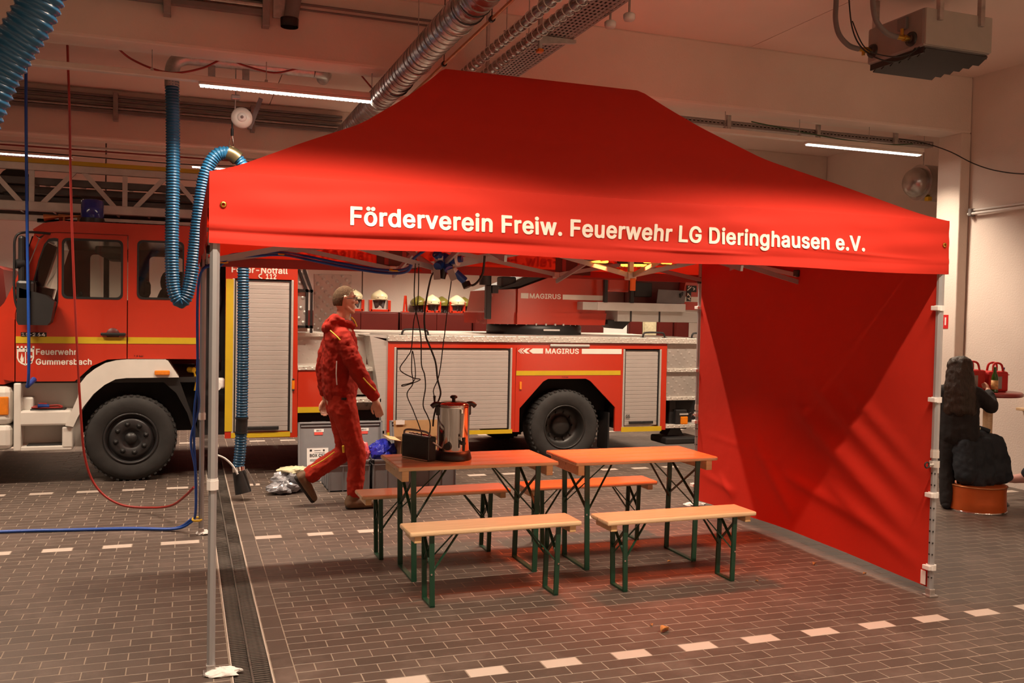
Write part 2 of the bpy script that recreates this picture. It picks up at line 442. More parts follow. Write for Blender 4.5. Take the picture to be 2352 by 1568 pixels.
        for l in loops:
            m = len(l)
            for i in range(m):
                j = (i + 1) % m
                fs.append((b + i, b + j, n + b + j, n + b + i))
            b += m
        return s.add(vs, fs)
    def grid(s, fn, nu, nv, smooth=True):
        vs = [fn(i / nu, j / nv) for j in range(nv + 1) for i in range(nu + 1)]
        w_ = nu + 1
        return s.add(vs, [(j * w_ + i, j * w_ + i + 1, (j + 1) * w_ + i + 1, (j + 1) * w_ + i) for j in range(nv) for i in range(nu)], smooth)
    def xf(s, m):
        s.v = [tuple(m @ Vector(q)) for q in s.v]
        return s

def base_of(o):
    while o.parent: o = o.parent
    return o.location
NAMES = {}
def obj(name, mb, m, parent=None, fixn=True, world=True):
    off = base_of(parent) if (parent and world) else Vector((0, 0, 0))
    me = bpy.data.meshes.new(name)
    me.from_pydata([(q[0] - off[0], q[1] - off[1], q[2] - off[2]) for q in mb.v], [], mb.f)
    me.polygons.foreach_set('use_smooth', mb.sm)
    if fixn:
        bm = bmesh.new(); bm.from_mesh(me)
        bmesh.ops.recalc_face_normals(bm, faces=bm.faces[:])
        bm.to_mesh(me); bm.free()
    me.materials.append(M[m] if isinstance(m, str) else m)
    me.update()
    o = bpy.data.objects.new(name, me)
    scn.collection.objects.link(o)
    if parent: o.parent = parent
    return o
def tag(o, label=None, cat=None, group=None, kind=None):
    for k, v in (('label', label), ('category', cat), ('group', group), ('kind', kind)):
        if v: o[k] = v
    return o
def thing(name, label, cat, loc=(0, 0, 0), group=None):
    o = bpy.data.objects.new(name, None)
    o.empty_display_size = 0.1
    scn.collection.objects.link(o)
    o.location = loc
    return tag(o, label, cat, group)
def struct(name, mb, m):
    return tag(obj(name, mb, m), kind='structure')
def copy_tree(o, parent=None):
    c = o.copy(); scn.collection.objects.link(c); c.parent = parent
    for ch in list(o.children): copy_tree(ch, c)
    return c
def dup_mesh(o, loc, parent=None):
    c = o.copy(); scn.collection.objects.link(c); c.location = loc; c.parent = parent
    return c
def crom(pts, sub=8):
    P = [Vector(p) for p in pts]
    out = []
    for i in range(len(P) - 1):
        p0 = P[max(i - 1, 0)]; p1 = P[i]; p2 = P[i + 1]; p3 = P[min(i + 2, len(P) - 1)]
        for k in range(sub):
            t = k / sub
            out.append(0.5 * ((2 * p1) + (p2 - p0) * t + (2 * p0 - 5 * p1 + 4 * p2 - p3) * t * t + (3 * p1 - p0 - 3 * p2 + p3) * t ** 3))
    out.append(P[-1])
    return out
def resample(P, step):
    P = [Vector(p) for p in P]
    out = [P[0]]; acc = 0.0
    for a, b in zip(P, P[1:]):
        L = (b - a).length; d = 0.0
        while acc + (L - d) >= step:
            d += step - acc; acc = 0.0
            out.append(a + (b - a) * (d / L))
        acc += L - d
    if (out[-1] - P[-1]).length > step * 0.3: out.append(P[-1])
    return out
GLYPHS = {',': (108, ['79,40 70,46 32,46 26,43 22,40 7,-55 8,-63 11,-68 17,-70 45,-70 53,-65 81,34']),
'-': (240, ['179,127 170,132 55,132 49,130 46,127 44,122 45,91 49,87 55,84 170,84 176,87 179,90 181,95 181,122']),
'.': (108, ['78,39 67,48 55,53 41,53 30,49 19,40 14,32 12,15 18,3 29,-8 43,-12 56,-12 68,-7 77,1 82,15 82,27']),
'1': (240, ['149,259 140,264 94,263 42,227 32,217 31,180 32,175 41,169 46,169 52,172 92,202 93,201 93,38 36,38 30,35 28,32 26,27 26,0 28,-5 34,-9 198,-10 204,-8 208,-3 208,27 207,32 204,35 198,38 151,38 151,254']),
'2': (240, ['188,234 172,249 150,262 126,268 99,268 85,265 63,256 50,247 36,232 25,211 21,194 21,178 28,172 65,171 71,173 75,178 78,195 83,207 95,217 110,220 127,218 140,209 147,197 148,178 142,162 126,140 21,29 19,24 19,0 21,-5 24,-8 30,-10 197,-10 206,-5 208,0 208,28 206,33 200,38 100,39 170,113 188,136 198,155 202,175 202,198 198,216']),
'4': (240, ['166,259 157,264 121,264 115,262 111,257 11,88 8,80 8,50 12,45 18,42 128,42 128,0 130,-5 139,-10 174,-10 180,-8 182,-5 184,0 184,42 209,42 215,45 218,50 219,81 218,86 209,92 184,92 184,159 182,164 174,169 139,169 130,164 128,159 128,92 73,92 164,245 168,254']),
'5': (240, ['194,259 185,264 45,264 40,262 36,257 21,127 22,122 26,118 32,116 67,113 80,122 90,126 103,128 119,128 130,123 141,114 148,101 151,92 151,70 145,55 135,43 130,39 120,36 105,35 89,41 77,54 72,69 65,74 28,75 19,70 18,65 18,55 22,40 28,28 45,9 67,-5 84,-11 98,-13 123,-13 150,-7 174,8 188,22 199,40 204,53 208,69 208,95 201,120 194,134 184,147 176,155 162,165 136,175 126,177 103,177 82,171 87,216 188,217 194,221 196,226 196,254']),
'6': (240, ['172,259 163,264 124,264 118,262 112,255 48,161 28,122 22,103 19,88 20,65 27,41 36,25 49,10 62,0 80,-8 101,-13 125,-13 151,-7 173,6 188,20 200,41 207,67 207,90 201,115 191,133 176,148 155,161 132,167 115,167 172,249 173,254', '137,114 145,105 151,89 151,69 145,53 135,42 125,36 110,34 95,38 83,50 76,66 75,86 80,103 86,111 92,117 98,120 108,122 126,121']),
'7': (240, ['206,259 197,264 29,264 20,259 18,254 18,226 20,221 26,217 144,215 37,4 37,-3 40,-8 46,-10 85,-10 90,-8 94,-4 207,220 208,254']),
'A': (254, ['149,259 140,264 99,264 93,262 89,258 -2,7 -4,0 -2,-5 0,-8 6,-10 45,-10 50,-8 55,-2 77,61 163,61 185,-2 190,-8 195,-10 234,-10 242,-5 244,0 243,4', '120,185 145,109 93,110']),
'B': (242, ['194,236 175,252 161,258 142,263 28,264 19,259 18,254 18,0 19,-5 22,-8 28,-10 146,-9 163,-6 186,4 198,12 208,23 218,42 221,56 222,74 218,92 210,110 196,126 184,134 190,138 203,153 208,164 212,180 212,193 208,210 201,227', '151,98 160,88 165,75 165,61 157,48 150,42 136,39 75,39 75,105 132,105 140,103', '145,210 150,205 154,197 156,187 155,177 152,170 145,161 135,155 121,152 75,153 75,216 125,216 139,213']),
'C': (269, ['227,226 206,246 180,260 164,265 149,268 119,268 100,264 85,259 69,251 54,240 37,222 28,209 20,194 12,168 8,137 8,106 15,74 28,45 40,28 58,11 70,2 98,-9 120,-13 147,-13 166,-10 194,1 211,12 229,31 241,51 246,65 249,80 248,85 245,88 239,90 200,89 193,85 184,62 170,48 160,42 150,38 126,37 114,39 102,44 84,60 71,83 68,93 64,116 65,147 72,174 79,188 88,199 100,209 113,215 125,218 143,218 163,212 173,205 180,198 189,183 193,170 200,165 239,164 245,167 248,170 249,175 244,195 236,213']),
'D': (265, ['212,224 196,239 184,248 164,257 146,262 129,264 28,264 19,259 18,254 18,0 19,-5 22,-8 28,-10 123,-10 147,-7 172,2 190,12 202,21 216,35 227,52 237,77 242,106 243,140 239,169 232,190 223,209', '162,199 172,187 180,173 184,160 187,144 187,111 185,100 180,82 174,70 161,55 141,43 113,38 75,38 75,215 118,216 130,214 145,210']),
'E': (223, ['197,259 188,264 28,264 19,259 18,254 18,0 19,-5 22,-8 28,-10 190,-10 198,-5 200,0 200,28 198,33 192,38 75,39 75,104 180,104 185,107 188,110 190,115 189,145 185,150 180,152 75,152 75,215 190,217 197,221 198,226 198,254']),
'F': (219, ['195,259 186,264 28,264 19,259 18,254 18,0 19,-5 22,-8 28,-10 65,-10 70,-8 74,-3 75,101 175,101 181,103 184,106 186,111 186,139 184,144 178,148 75,149 75,215 189,217 195,221 197,226 197,254']),
'G': (274, ['225,228 205,246 179,260 163,265 148,268 117,268 96,263 70,252 51,238 34,220 21,196 12,168 8,137 8,106 15,74 24,51 38,30 55,12 69,3 98,-9 121,-13 148,-13 168,-10 183,-5 201,4 214,13 229,30 242,52 250,78 252,93 252,127 250,132 247,135 241,138 140,138 134,135 131,132 129,127 129,100 131,95 134,92 140,89 194,89 192,79 188,68 179,55 171,48 160,41 142,37 127,37 110,41 96,48 85,59 76,72 71,83 68,93 64,116 66,153 69,167 78,185 92,203 103,211 115,216 124,218 142,218 154,215 163,211 178,198 186,187 192,170 200,165 239,164 245,167 248,170 249,175 247,188 236,213']),
'H': (272, ['239,259 230,264 194,264 185,259 183,254 183,154 75,154 75,254 73,259 65,264 28,264 19,259 18,254 18,0 19,-5 22,-8 28,-10 65,-10 70,-8 74,-3 75,106 183,106 183,0 185,-5 194,-10 230,-10 239,-5 241,0 241,254']),
'I': (164, ['146,259 137,264 14,264 5,259 3,254 3,226 5,221 14,216 47,215 47,39 14,38 5,33 3,28 3,0 5,-5 8,-8 14,-10 137,-10 146,-5 148,0 148,28 146,33 137,38 104,39 104,215 137,216 146,221 148,226 148,254']),
'L': (210, ['73,259 65,264 28,264 22,262 19,259 18,254 18,-3 22,-8 28,-10 185,-9 192,-5 193,0 193,28 192,33 185,38 75,39 75,254']),
'M': (328, ['295,259 286,264 235,264 227,259 157,78 88,258 84,262 78,264 28,264 22,262 19,259 18,254 18,0 19,-5 28,-10 63,-10 69,-8 72,-3 74,142 132,-5 140,-10 173,-10 179,-8 183,-2 240,142 241,-3 245,-8 250,-10 286,-10 292,-8 295,-5 297,0 297,254']),
'N': (275, ['242,259 234,264 197,264 191,262 188,257 186,90 80,258 76,262 70,264 28,264 19,259 18,254 18,0 19,-5 22,-8 28,-10 65,-10 70,-8 74,-3 75,164 182,-4 185,-8 191,-10 234,-10 242,-5 244,0 244,254']),
'O': (280, ['228,225 205,247 177,261 149,268 119,268 100,264 85,259 70,252 53,239 37,222 20,194 11,164 8,137 8,107 14,77 27,47 41,27 61,8 82,-3 105,-11 120,-13 154,-12 179,-6 198,3 212,13 231,33 239,45 252,74 258,107 259,136 257,160 250,185 239,209', '175,202 184,193 192,181 196,172 201,154 202,140 202,114 200,96 195,80 189,69 180,56 169,47 158,41 140,37 126,37 107,42 94,50 84,60 76,72 68,93 64,116 64,138 68,161 72,174 79,188 88,199 100,209 113,215 125,218 147,217 160,212']),
'R': (238, ['200,231 187,244 179,250 165,257 140,263 28,264 19,259 18,254 18,0 19,-5 22,-8 28,-10 65,-10 73,-5 75,0 75,89 115,89 117,87 164,-3 169,-8 175,-10 215,-10 224,-5 226,0 225,5 173,99 174,101 188,109 200,121 209,136 215,154 218,172 216,195 211,212', '150,206 155,200 159,190 160,168 155,153 148,145 138,140 124,138 75,138 75,216 125,216 140,212']),
'S': (237, ['198,232 183,247 157,261 129,268 98,268 77,263 52,252 40,243 28,230 18,214 13,192 13,180 16,167 18,160 27,145 43,130 62,119 87,110 128,99 146,92 157,83 160,76 159,60 152,49 140,40 122,35 97,36 80,42 69,53 66,60 64,71 57,78 17,78 11,76 8,71 7,64 12,40 22,24 40,6 57,-4 80,-12 95,-14 129,-14 154,-9 178,2 190,11 202,23 212,41 217,62 217,77 213,93 203,111 189,126 164,140 140,148 107,157 85,165 74,174 70,183 70,193 72,199 80,210 96,218 120,219 135,216 144,211 152,201 158,185 164,180 205,180 212,186 212,197 207,217']),
'U': (272, ['239,259 230,264 195,264 189,262 185,257 184,87 182,74 177,60 165,47 155,40 136,36 117,37 100,42 90,49 84,56 76,74 75,254 73,259 65,264 28,264 19,259 18,254 18,71 23,51 31,35 39,24 59,6 79,-5 100,-12 118,-14 150,-13 169,-9 190,0 205,10 223,29 235,50 241,75 241,254']),
'V': (254, ['242,259 234,264 195,264 190,262 186,258 120,68 110,101 53,259 45,264 6,264 -2,259 -4,254 -3,250 89,-1 94,-8 100,-10 141,-10 150,-5 243,250 244,254']),
'W': (357, ['346,259 337,264 300,264 291,259 246,88 201,259 192,264 151,264 145,262 142,258 139,250 97,88 52,259 44,264 6,264 0,262 -2,259 -4,253 67,-5 75,-10 117,-10 123,-8 127,-4 171,161 217,-5 225,-10 267,-10 273,-8 278,-2 289,40 347,250 348,254']),
'X': (251, ['233,259 225,264 185,264 179,262 166,245 119,176 98,208 60,262 55,264 13,264 4,259 2,254 5,247 86,130 -2,5 -3,0 -2,-5 1,-8 7,-10 48,-10 54,-8 62,3 119,85 174,3 183,-8 189,-10 230,-10 238,-5 240,0 238,7 152,131 233,248 235,253']),
'a': (208, ['167,174 152,188 135,196 118,201 90,202 71,200 51,193 33,182 20,170 12,158 8,147 10,140 19,135 47,127 52,127 58,129 62,133 66,141 73,148 82,153 90,155 105,155 115,152 122,144 125,136 125,125 79,119 51,113 29,103 13,90 7,78 4,70 2,60 3,42 8,27 12,19 26,2 45,-8 68,-14 92,-14 102,-12 112,-9 126,-2 130,-8 136,-10 170,-10 179,-5 181,0 181,135 175,160', '125,79 125,61 123,56 118,46 107,38 99,34 83,32 70,35 61,42 58,48 58,57 61,63 69,69 84,73']),
'b': (226, ['184,170 171,183 159,192 148,197 130,202 108,202 95,201 86,198 70,189 69,254 68,259 59,264 25,264 16,259 14,254 14,0 16,-5 19,-8 25,-10 58,-10 64,-8 67,-5 68,0 70,0 76,-5 95,-12 105,-14 131,-13 149,-8 162,-2 170,4 184,18 192,29 200,46 205,65 208,81 208,107 203,131 198,146', '134,147 143,135 149,120 152,103 152,86 149,70 142,53 130,39 125,36 114,33 98,35 89,40 82,47 72,65 69,81 69,108 72,125 82,143 95,152 107,155 119,154 125,152']),
'c': (212, ['178,170 162,185 145,194 125,201 110,202 88,202 66,196 47,186 31,171 20,156 10,134 5,109 5,79 8,60 15,41 26,23 40,8 52,-1 78,-12 94,-14 114,-14 132,-11 157,0 165,6 179,20 185,28 192,45 194,51 192,56 190,59 157,68 150,68 141,63 136,50 128,41 117,35 98,33 85,38 73,48 66,61 61,82 61,105 64,122 72,139 84,150 100,155 113,154 121,152 134,140 140,127 144,123 150,121 155,121 185,129 192,135 193,140 190,150']),
'd': (226, ['197,259 188,264 153,264 144,259 142,254 142,189 128,198 113,202 91,202 75,200 60,195 41,183 28,170 19,157 10,135 5,110 4,94 7,67 12,48 22,27 28,19 42,4 50,-2 64,-8 88,-14 108,-14 118,-12 128,-9 143,0 145,0 146,-5 149,-8 155,-10 188,-10 197,-5 198,0 198,254', '127,146 138,130 142,112 143,85 139,63 130,46 119,37 106,33 88,36 79,42 72,49 68,57 62,72 61,83 61,106 66,128 73,141 80,148 90,153 99,155 111,154 120,151']),
'e': (216, ['173,173 159,186 140,196 118,202 95,202 78,200 52,189 41,182 26,165 13,143 8,124 5,109 5,79 11,51 20,31 28,20 41,7 52,-1 76,-11 95,-14 117,-14 133,-12 150,-6 167,4 182,18 188,26 195,45 193,50 187,55 158,62 150,62 142,57 135,45 125,37 113,33 99,33 86,37 74,45 66,58 62,71 62,75 188,75 194,78 197,80 198,85 198,104 196,125 188,150 182,162', '124,149 132,141 136,135 140,124 140,121 62,121 64,128 72,140 79,148 87,152 98,155 108,155 118,152']),
'f': (141, ['132,265 126,270 115,273 105,275 85,275 65,270 54,264 39,251 32,240 28,226 28,200 1,200 -5,198 -8,193 -9,164 -8,159 1,153 28,153 28,0 29,-5 35,-9 73,-10 79,-8 82,-3 83,153 116,153 122,156 125,159 127,164 127,190 125,195 116,200 84,200 83,215 85,221 90,226 104,227 110,224 116,224 125,230 134,260']),
'g': (226, ['197,195 188,200 155,200 146,195 144,188 126,198 118,201 105,202 79,201 65,197 45,186 28,170 19,157 12,143 8,126 4,95 6,74 9,59 14,45 26,25 35,16 49,5 65,-2 80,-7 115,-7 131,-2 143,5 142,-15 139,-23 132,-31 120,-37 111,-38 95,-38 84,-36 74,-30 60,-13 54,-11 45,-12 17,-27 14,-30 12,-35 16,-43 22,-51 36,-66 44,-71 57,-78 80,-84 119,-85 130,-83 148,-78 164,-71 172,-65 183,-54 189,-45 195,-32 198,-16 198,190', '125,148 135,136 142,115 143,83 139,65 132,52 120,42 110,40 95,40 85,42 78,48 71,55 62,75 61,85 61,108 65,126 73,141 80,148 88,152 105,155 117,152']),
'h': (219, ['176,175 158,191 142,198 129,202 100,202 82,197 70,190 69,254 68,259 59,264 25,264 16,259 14,254 14,0 16,-5 19,-8 25,-10 59,-10 65,-8 68,-3 70,125 72,134 78,142 86,150 98,154 111,154 121,151 130,142 134,133 136,120 136,0 138,-5 146,-10 180,-10 189,-5 191,0 191,132 185,158']),
'i': (97, ['68,195 59,200 25,200 19,198 16,195 14,190 14,0 16,-5 25,-10 59,-10 65,-8 68,-5 69,0 69,190', '71,258 61,267 50,272 35,272 27,269 21,266 12,257 10,252 8,246 10,231 12,226 22,217 29,213 34,212 50,212 55,213 63,218 71,225 74,232 76,245']),
'l': (108, ['68,259 59,264 25,264 19,262 16,259 14,254 14,32 18,19 22,10 35,-2 45,-8 57,-11 83,-11 98,-7 102,-2 102,5 96,32 87,38 72,36 70,38 69,44 69,254']),
'm': (319, ['274,180 263,190 247,198 225,203 204,202 189,198 171,189 160,179 143,195 123,202 104,203 93,202 83,198 68,190 67,195 58,200 25,200 19,198 16,195 14,190 14,0 16,-5 25,-10 59,-10 68,-5 69,0 70,130 75,142 84,151 95,155 105,155 111,153 116,150 122,144 124,138 125,-3 129,-8 135,-10 170,-10 175,-8 178,-5 180,0 181,134 187,145 194,152 204,155 215,155 223,152 228,149 231,146 235,136 236,-3 240,-8 245,-10 280,-10 286,-8 289,-5 291,0 291,138 285,162']),
'n': (219, ['175,175 158,191 146,197 129,202 107,202 95,201 82,197 69,189 67,195 58,200 25,200 16,195 14,190 14,0 16,-5 19,-8 25,-10 59,-10 65,-8 68,-3 70,125 72,134 78,142 86,150 98,154 111,154 121,151 130,142 134,133 136,120 136,0 138,-5 146,-10 180,-10 189,-5 191,0 191,132 186,155']),
'o': (221, ['178,170 163,184 145,194 129,200 110,202 88,202 66,196 47,186 31,171 20,156 10,134 5,109 5,79 8,60 15,41 26,23 40,8 52,-1 78,-12 94,-14 114,-14 130,-12 142,-8 157,0 166,7 180,20 188,31 198,57 202,78 203,98 201,120 195,141 188,155', '126,148 138,135 145,117 148,93 144,68 135,49 123,38 110,33 90,35 82,39 73,48 63,69 61,82 61,105 64,122 69,134 75,142 80,148 89,152 107,155 121,152']),
'r': (143, ['132,196 126,201 120,202 99,202 81,198 68,191 64,198 58,200 25,200 16,195 14,190 14,0 16,-5 19,-8 25,-10 59,-10 68,-5 69,0 70,129 76,140 88,150 97,152 124,151 132,156 134,161 134,191']),
's': (196, ['160,175 147,188 130,197 110,202 86,202 72,201 51,194 35,185 22,171 14,157 11,143 11,131 13,120 22,103 33,92 49,82 65,77 110,66 115,63 120,59 122,55 120,45 111,37 100,33 88,32 78,34 68,39 62,47 58,57 55,61 49,63 27,60 10,55 7,52 5,47 11,28 19,15 33,2 50,-8 67,-12 80,-14 110,-13 130,-8 147,0 156,7 168,19 176,36 178,57 175,73 167,88 157,98 138,108 120,114 80,123 72,128 67,135 67,142 68,145 77,153 86,156 101,156 110,152 118,145 122,135 126,131 132,128 165,135 172,140 174,147 172,155']),
't': (127, ['74,240 65,246 30,246 25,243 22,240 20,235 20,200 1,200 -8,195 -9,190 -9,164 -8,159 -1,154 20,153 20,39 22,27 28,14 41,0 53,-7 70,-12 99,-12 115,-7 118,-4 119,2 113,28 109,34 103,37 82,35 79,36 76,40 76,153 104,153 110,156 112,159 114,164 114,190 112,195 104,200 76,200 76,235']),
'u': (219, ['189,195 180,200 146,200 138,195 136,190 136,73 134,61 130,51 125,44 115,38 103,35 92,36 82,40 74,49 70,60 69,190 68,195 59,200 25,200 16,195 14,190 15,50 18,36 24,23 32,12 44,1 62,-8 80,-12 102,-12 111,-11 121,-8 136,1 138,-5 147,-10 180,-10 189,-5 191,0 191,190']),
'v': (208, ['197,195 188,200 150,200 142,195 97,73 53,195 45,200 6,200 -2,195 -4,190 -3,186 66,5 70,-5 73,-8 79,-10 115,-10 124,-5 196,181 198,190']),
'w': (297, ['283,195 275,200 238,200 229,195 199,87 169,195 160,200 124,200 118,198 115,195 112,188 86,88 85,88 55,194 51,198 45,200 10,200 4,198 0,193 0,184 58,-5 66,-10 101,-10 107,-8 111,-4 142,103 173,-5 182,-10 217,-10 223,-8 226,-5 229,5 282,180 285,190']),
'·': (112, ['79,139 70,148 57,153 40,153 30,149 22,142 15,130 13,119 18,105 28,94 41,88 56,88 69,93 78,102 84,116 84,126']),
'ö': (221, ['178,170 163,184 145,194 129,200 110,202 88,202 66,196 47,186 31,171 20,156 10,134 5,109 5,79 8,60 15,41 26,23 40,8 52,-1 78,-12 94,-14 114,-14 130,-12 142,-8 157,0 166,7 180,20 188,31 198,57 202,78 203,98 201,120 195,141 188,155', '126,148 138,135 145,117 148,93 144,68 135,49 123,38 110,33 90,35 82,39 73,48 63,69 61,82 61,105 64,122 69,134 75,142 80,148 89,152 107,155 121,152', '95,259 86,267 74,272 61,272 50,268 40,258 37,252 35,238 39,226 46,218 60,212 75,212 85,216 96,225 100,236 100,247', '168,258 160,266 146,272 133,272 120,266 112,258 108,251 107,239 110,228 120,217 132,212 147,212 159,217 168,225 172,239 171,251']),
}
def _loops(ch):
    adv, ls = GLYPHS[ch]
    return adv, [[tuple(int(v) for v in p.split(',')) for p in l.split()] for l in ls]
def _area(l):
    return sum(a[0] * b[1] - b[0] * a[1] for a, b in zip(l, l[1:] + l[:1])) / 2
def glyph_mb(ch, x0, place, thick):
    """solid letter: outlines are flat polygons, islands with their holes; place(x, y, h) -> point"""
    adv, ls = _loops(ch)
    outer = [l for l in ls if _area(l) > 0]
    inner = [l for l in ls if _area(l) <= 0]
    mb = MB()
    for o in outer:
        ox0, ox1 = min(p[0] for p in o), max(p[0] for p in o)
        oy0, oy1 = min(p[1] for p in o), max(p[1] for p in o)
        hs = [h for h in inner if ox0 <= h[0][0] <= ox1 and oy0 <= h[0][1] <= oy1]
        t = MB().prism(o, 0, 1, 'z', hs)
        mb.add([place(x0 + v[0], v[1], v[2]) for v in t.v], t.f)
    return adv, mb
def text(name, body, m, parent, org, xd, ud, width, cap, thick=0.003, offset=0.02, wave=None, split=False):
    """lettering lying on a surface: org = left end of the base line, cap = capital height"""
    tot = 0
    for ch in body: tot += 104 if ch == ' ' else GLYPHS[ch][0]
    xd = Vector(xd).normalized(); ud = Vector(ud).normalized(); nd = xd.cross(ud)
    org = Vector(org); sx = width / (tot - 26); sy = cap / 258.0
    def place(x, y, h):
        q = org + xd * ((x - 20) * sx) + ud * ((y - 0) * sy) + nd * ((h - 0.5) * thick)
        return wave(q) if wave else q
    x = 0; whole = MB(); o = None
    for ch in body:
        if ch == ' ':
            x += 104; continue
        adv, mb = glyph_mb(ch, x, place, thick)
        x += adv
        if split: o = obj('letter', mb, m, parent)
        else: whole.add(mb.v, mb.f)
    if not split:
        o = obj(name, whole, m, parent); o['kind'] = 'stuff'
    return o
# ================================================================ THE SETTING
TX, TY, TP = 0.195, 0.0955, 0.101
Y1 = -0.3831
def in_view(x, y, z):
    d = Vector((x, y, z)) - CAM
    dz = d.dot(cf)
    if dz < 0.3: return 0
    if abs(d.dot(cr) / dz) > 0.575 or abs(d.dot(cu) / dz) > 0.39: return 0
    return 1.0 / dz ** 3
floor_mb = MB().box((-8, -8.5, -0.25), (0.3746, 10.6, -0.0014)).box((0.5653, -8.5, -0.25), (10.5, 10.6, -0.0014)).box((0.3746, -8.5, -0.25), (0.5653, 10.6, -0.10))
floor = struct('floor', floor_mb, 'grout')
def tile_geo(mb, x0, y0, x1, y1, z=0.0):
    e = 0.0016
    vs = [(x0 + e, y0 + e, z), (x1 - e, y0 + e, z), (x1 - e, y1 - e, z), (x0 + e, y1 - e, z),
          (x0, y0, z - 0.0015), (x1, y0, z - 0.0015), (x1, y1, z - 0.0015), (x0, y1, z - 0.0015),
          (x0, y0, -0.006), (x1, y0, -0.006), (x1, y1, -0.006), (x0, y1, -0.006)]
    fs = [(0, 1, 2, 3)]
    for a in range(4):
        b = (a + 1) % 4
        fs += [(4 + a, 4 + b, b, a), (8 + a, 8 + b, 4 + b, 4 + a)]
    mb.add(vs, fs)
tiles = []   # x0, y0, x1, y1, white
white = {0: (0.6711, 1.0711), 30: None, 52: None, 83: None}
for n in range(-34, 100):
    y0 = Y1 + n * TP
    odd = n % 2
    wr = n in (0, 30, 52, 83)
    # right of the drain
    j = 0
    x = 0.6761 - (0.1 if odd else 0)
    while x < 9.4:
        a, b = max(x, 0.6761), x + TX
        if b - a > 0.03 and (x < 8.6 or y0 > 3.9):
            tiles.append((a, y0, b, y0 + TY, wr and j % 2 == 0 and b - a > 0.15 and not (n == 52 and 5.6 < x)))
        x += 0.2; j += 1
    # border course right of the drain, set across
    # left of the drain
    x = -0.0058 + (0.1 if odd else 0) + 0.2
    j = 1
    while x > -6.4:
        a, b = x, min(x + TX, 0.3690)
        if n == 30 and j == 0: b = 0.262
        if n == 30 and j == 1: a = 0.266
        if b - a > 0.03:
            tiles.append((a, y0, b, y0 + TY, wr and (j % 2 == 0) and b - a > 0.1))
        x -= 0.2; j -= 1
yb = -3.8
while yb < 9.6:
    tiles.append((0.5700, yb, 0.6715, yb + 0.196, False)); yb += 0.2
rank = sorted(range(len(tiles)), key=lambda i: -in_view((tiles[i][0] + tiles[i][2]) / 2, (tiles[i][1] + tiles[i][3]) / 2, 0))
near = set()
for i in rank:
    if len(near) >= 290: break
    if not tiles[i][4]: near.add(i)
rest = MB()
proto = {}
nw = 0
for i, (x0, y0, x1, y1, wh) in enumerate(tiles):
    z = -R.random() * 0.0009
    if wh or i in near:
        key = (round(x1 - x0, 3), round(y1 - y0, 3), wh)
        if key not in proto:
            mb = MB(); tile_geo(mb, 0, 0, x1 - x0, y1 - y0)
            o = obj('tile', mb, 'wtile' if wh else 'tile', floor)
            o.location = (x0, y0, z); proto[key] = o
        else:
            o = dup_mesh(proto[key], (x0, y0, z), floor)
        if wh: o['label'] = 'pale cream marking tile'
    else:
        tile_geo(rest, x0, y0, x1, y1, z)
o = obj('far_tiles', rest, 'tile', floor); o['kind'] = 'stuff'

drain = thing('drain_channel', 'long dark slotted drain grate running through the paving beside the left tent leg', 'drain', (0.47, 0.0, -0.1))
for xa in (0.3735, 0.5570):
    obj('edge_rail', MB().box((xa + 0.002, -3.8, -0.1), (xa + 0.008, 9.0, 0.001)), 'wtile', drain)
obj('centre_rib', MB().box((0.465, -3.8, -0.05), (0.475, 9.0, -0.001)), 'iron', drain)
obj('channel_bed', MB().box((0.383, -3.8, -0.1), (0.557, 9.0, -0.09)), 'under', drain)
sl = {}
rest = MB()
k = 0
yb = -3.8
while yb < 8.9:
    for c, (xa, xb) in enumerate(((0.385, 0.463), (0.477, 0.555))):
        tilt = -0.007 * (1 + math.sin(yb * 9 + c * PI))
        if -0.85 < yb < 2.55:
            if c not in sl:
                sl[c] = obj('slat', MB().box((xa, 0, -0.035), (xb, 0.0125, -0.001)), 'iron', drain); sl[c].location = (0, yb, tilt)
            else:
                dup_mesh(sl[c], (0, yb, tilt), drain)
        else:
            rest.box((xa, yb, -0.035), (xb, yb + 0.011, -0.002 + tilt))
    yb += 0.0235
o = obj('far_slats', rest, 'iron', drain); o['kind'] = 'stuff'

ZC = 4.57
struct('wall_right', MB().box((8.6, -8.5, 0), (8.9, 3.9, ZC)), 'concrete')
struct('wall_right_rear', MB().box((10.5, 3.9, 0), (10.8, 10.9, ZC)).box((8.9, 3.9, 0), (10.5, 4.0, ZC)).box((8.6, 3.9, 0), (8.9, 4.0, ZC)), 'concrete')
wb_mb = MB()
xs = [-8.0, -4.9, -1.0, 2.922, 6.84, 10.5]
for a, b in zip(xs, xs[1:]):
    wb_mb.box((a + 0.006, 10.6, 0), (b - 0.006, 10.85, ZC))
wb = tag(bpy.data.objects.new('wall_back', None), kind='structure'); scn.collection.objects.link(wb)
for a, b in zip(xs, xs[1:]):
    obj('wall_panel', MB().box((a + 0.008, 10.6, 0), (b - 0.008, 10.85, ZC), 0.01), 'concrete', wb)
obj('wall_core', MB().box((-8, 10.72, 0), (10.5, 10.95, ZC)), 'black', wb)
struct('wall_left', MB().box((-8.3, -8.5, 0), (-8.0, 10.9, ZC)), 'unseen_wall')
struct('wall_front', MB().box((-8.3, -8.8, 0), (8.9, -8.5, ZC)), 'unseen_wall')
ce = tag(bpy.data.objects.new('ceiling', None), kind='structure'); scn.collection.objects.link(ce)
for a, b in ((-8.3, -3.2), (-3.19, 1.21), (1.22, 5.615), (5.625, 10.8)):
    obj('ceiling_panel', MB().box((a, -8.8, ZC), (b, 10.95, ZC + 0.2)), 'ceil', ce)
obj('ceiling_core', MB().box((-8.3, -8.8, ZC + 0.06), (10.8, 10.95, ZC + 0.3)), 'black', ce)
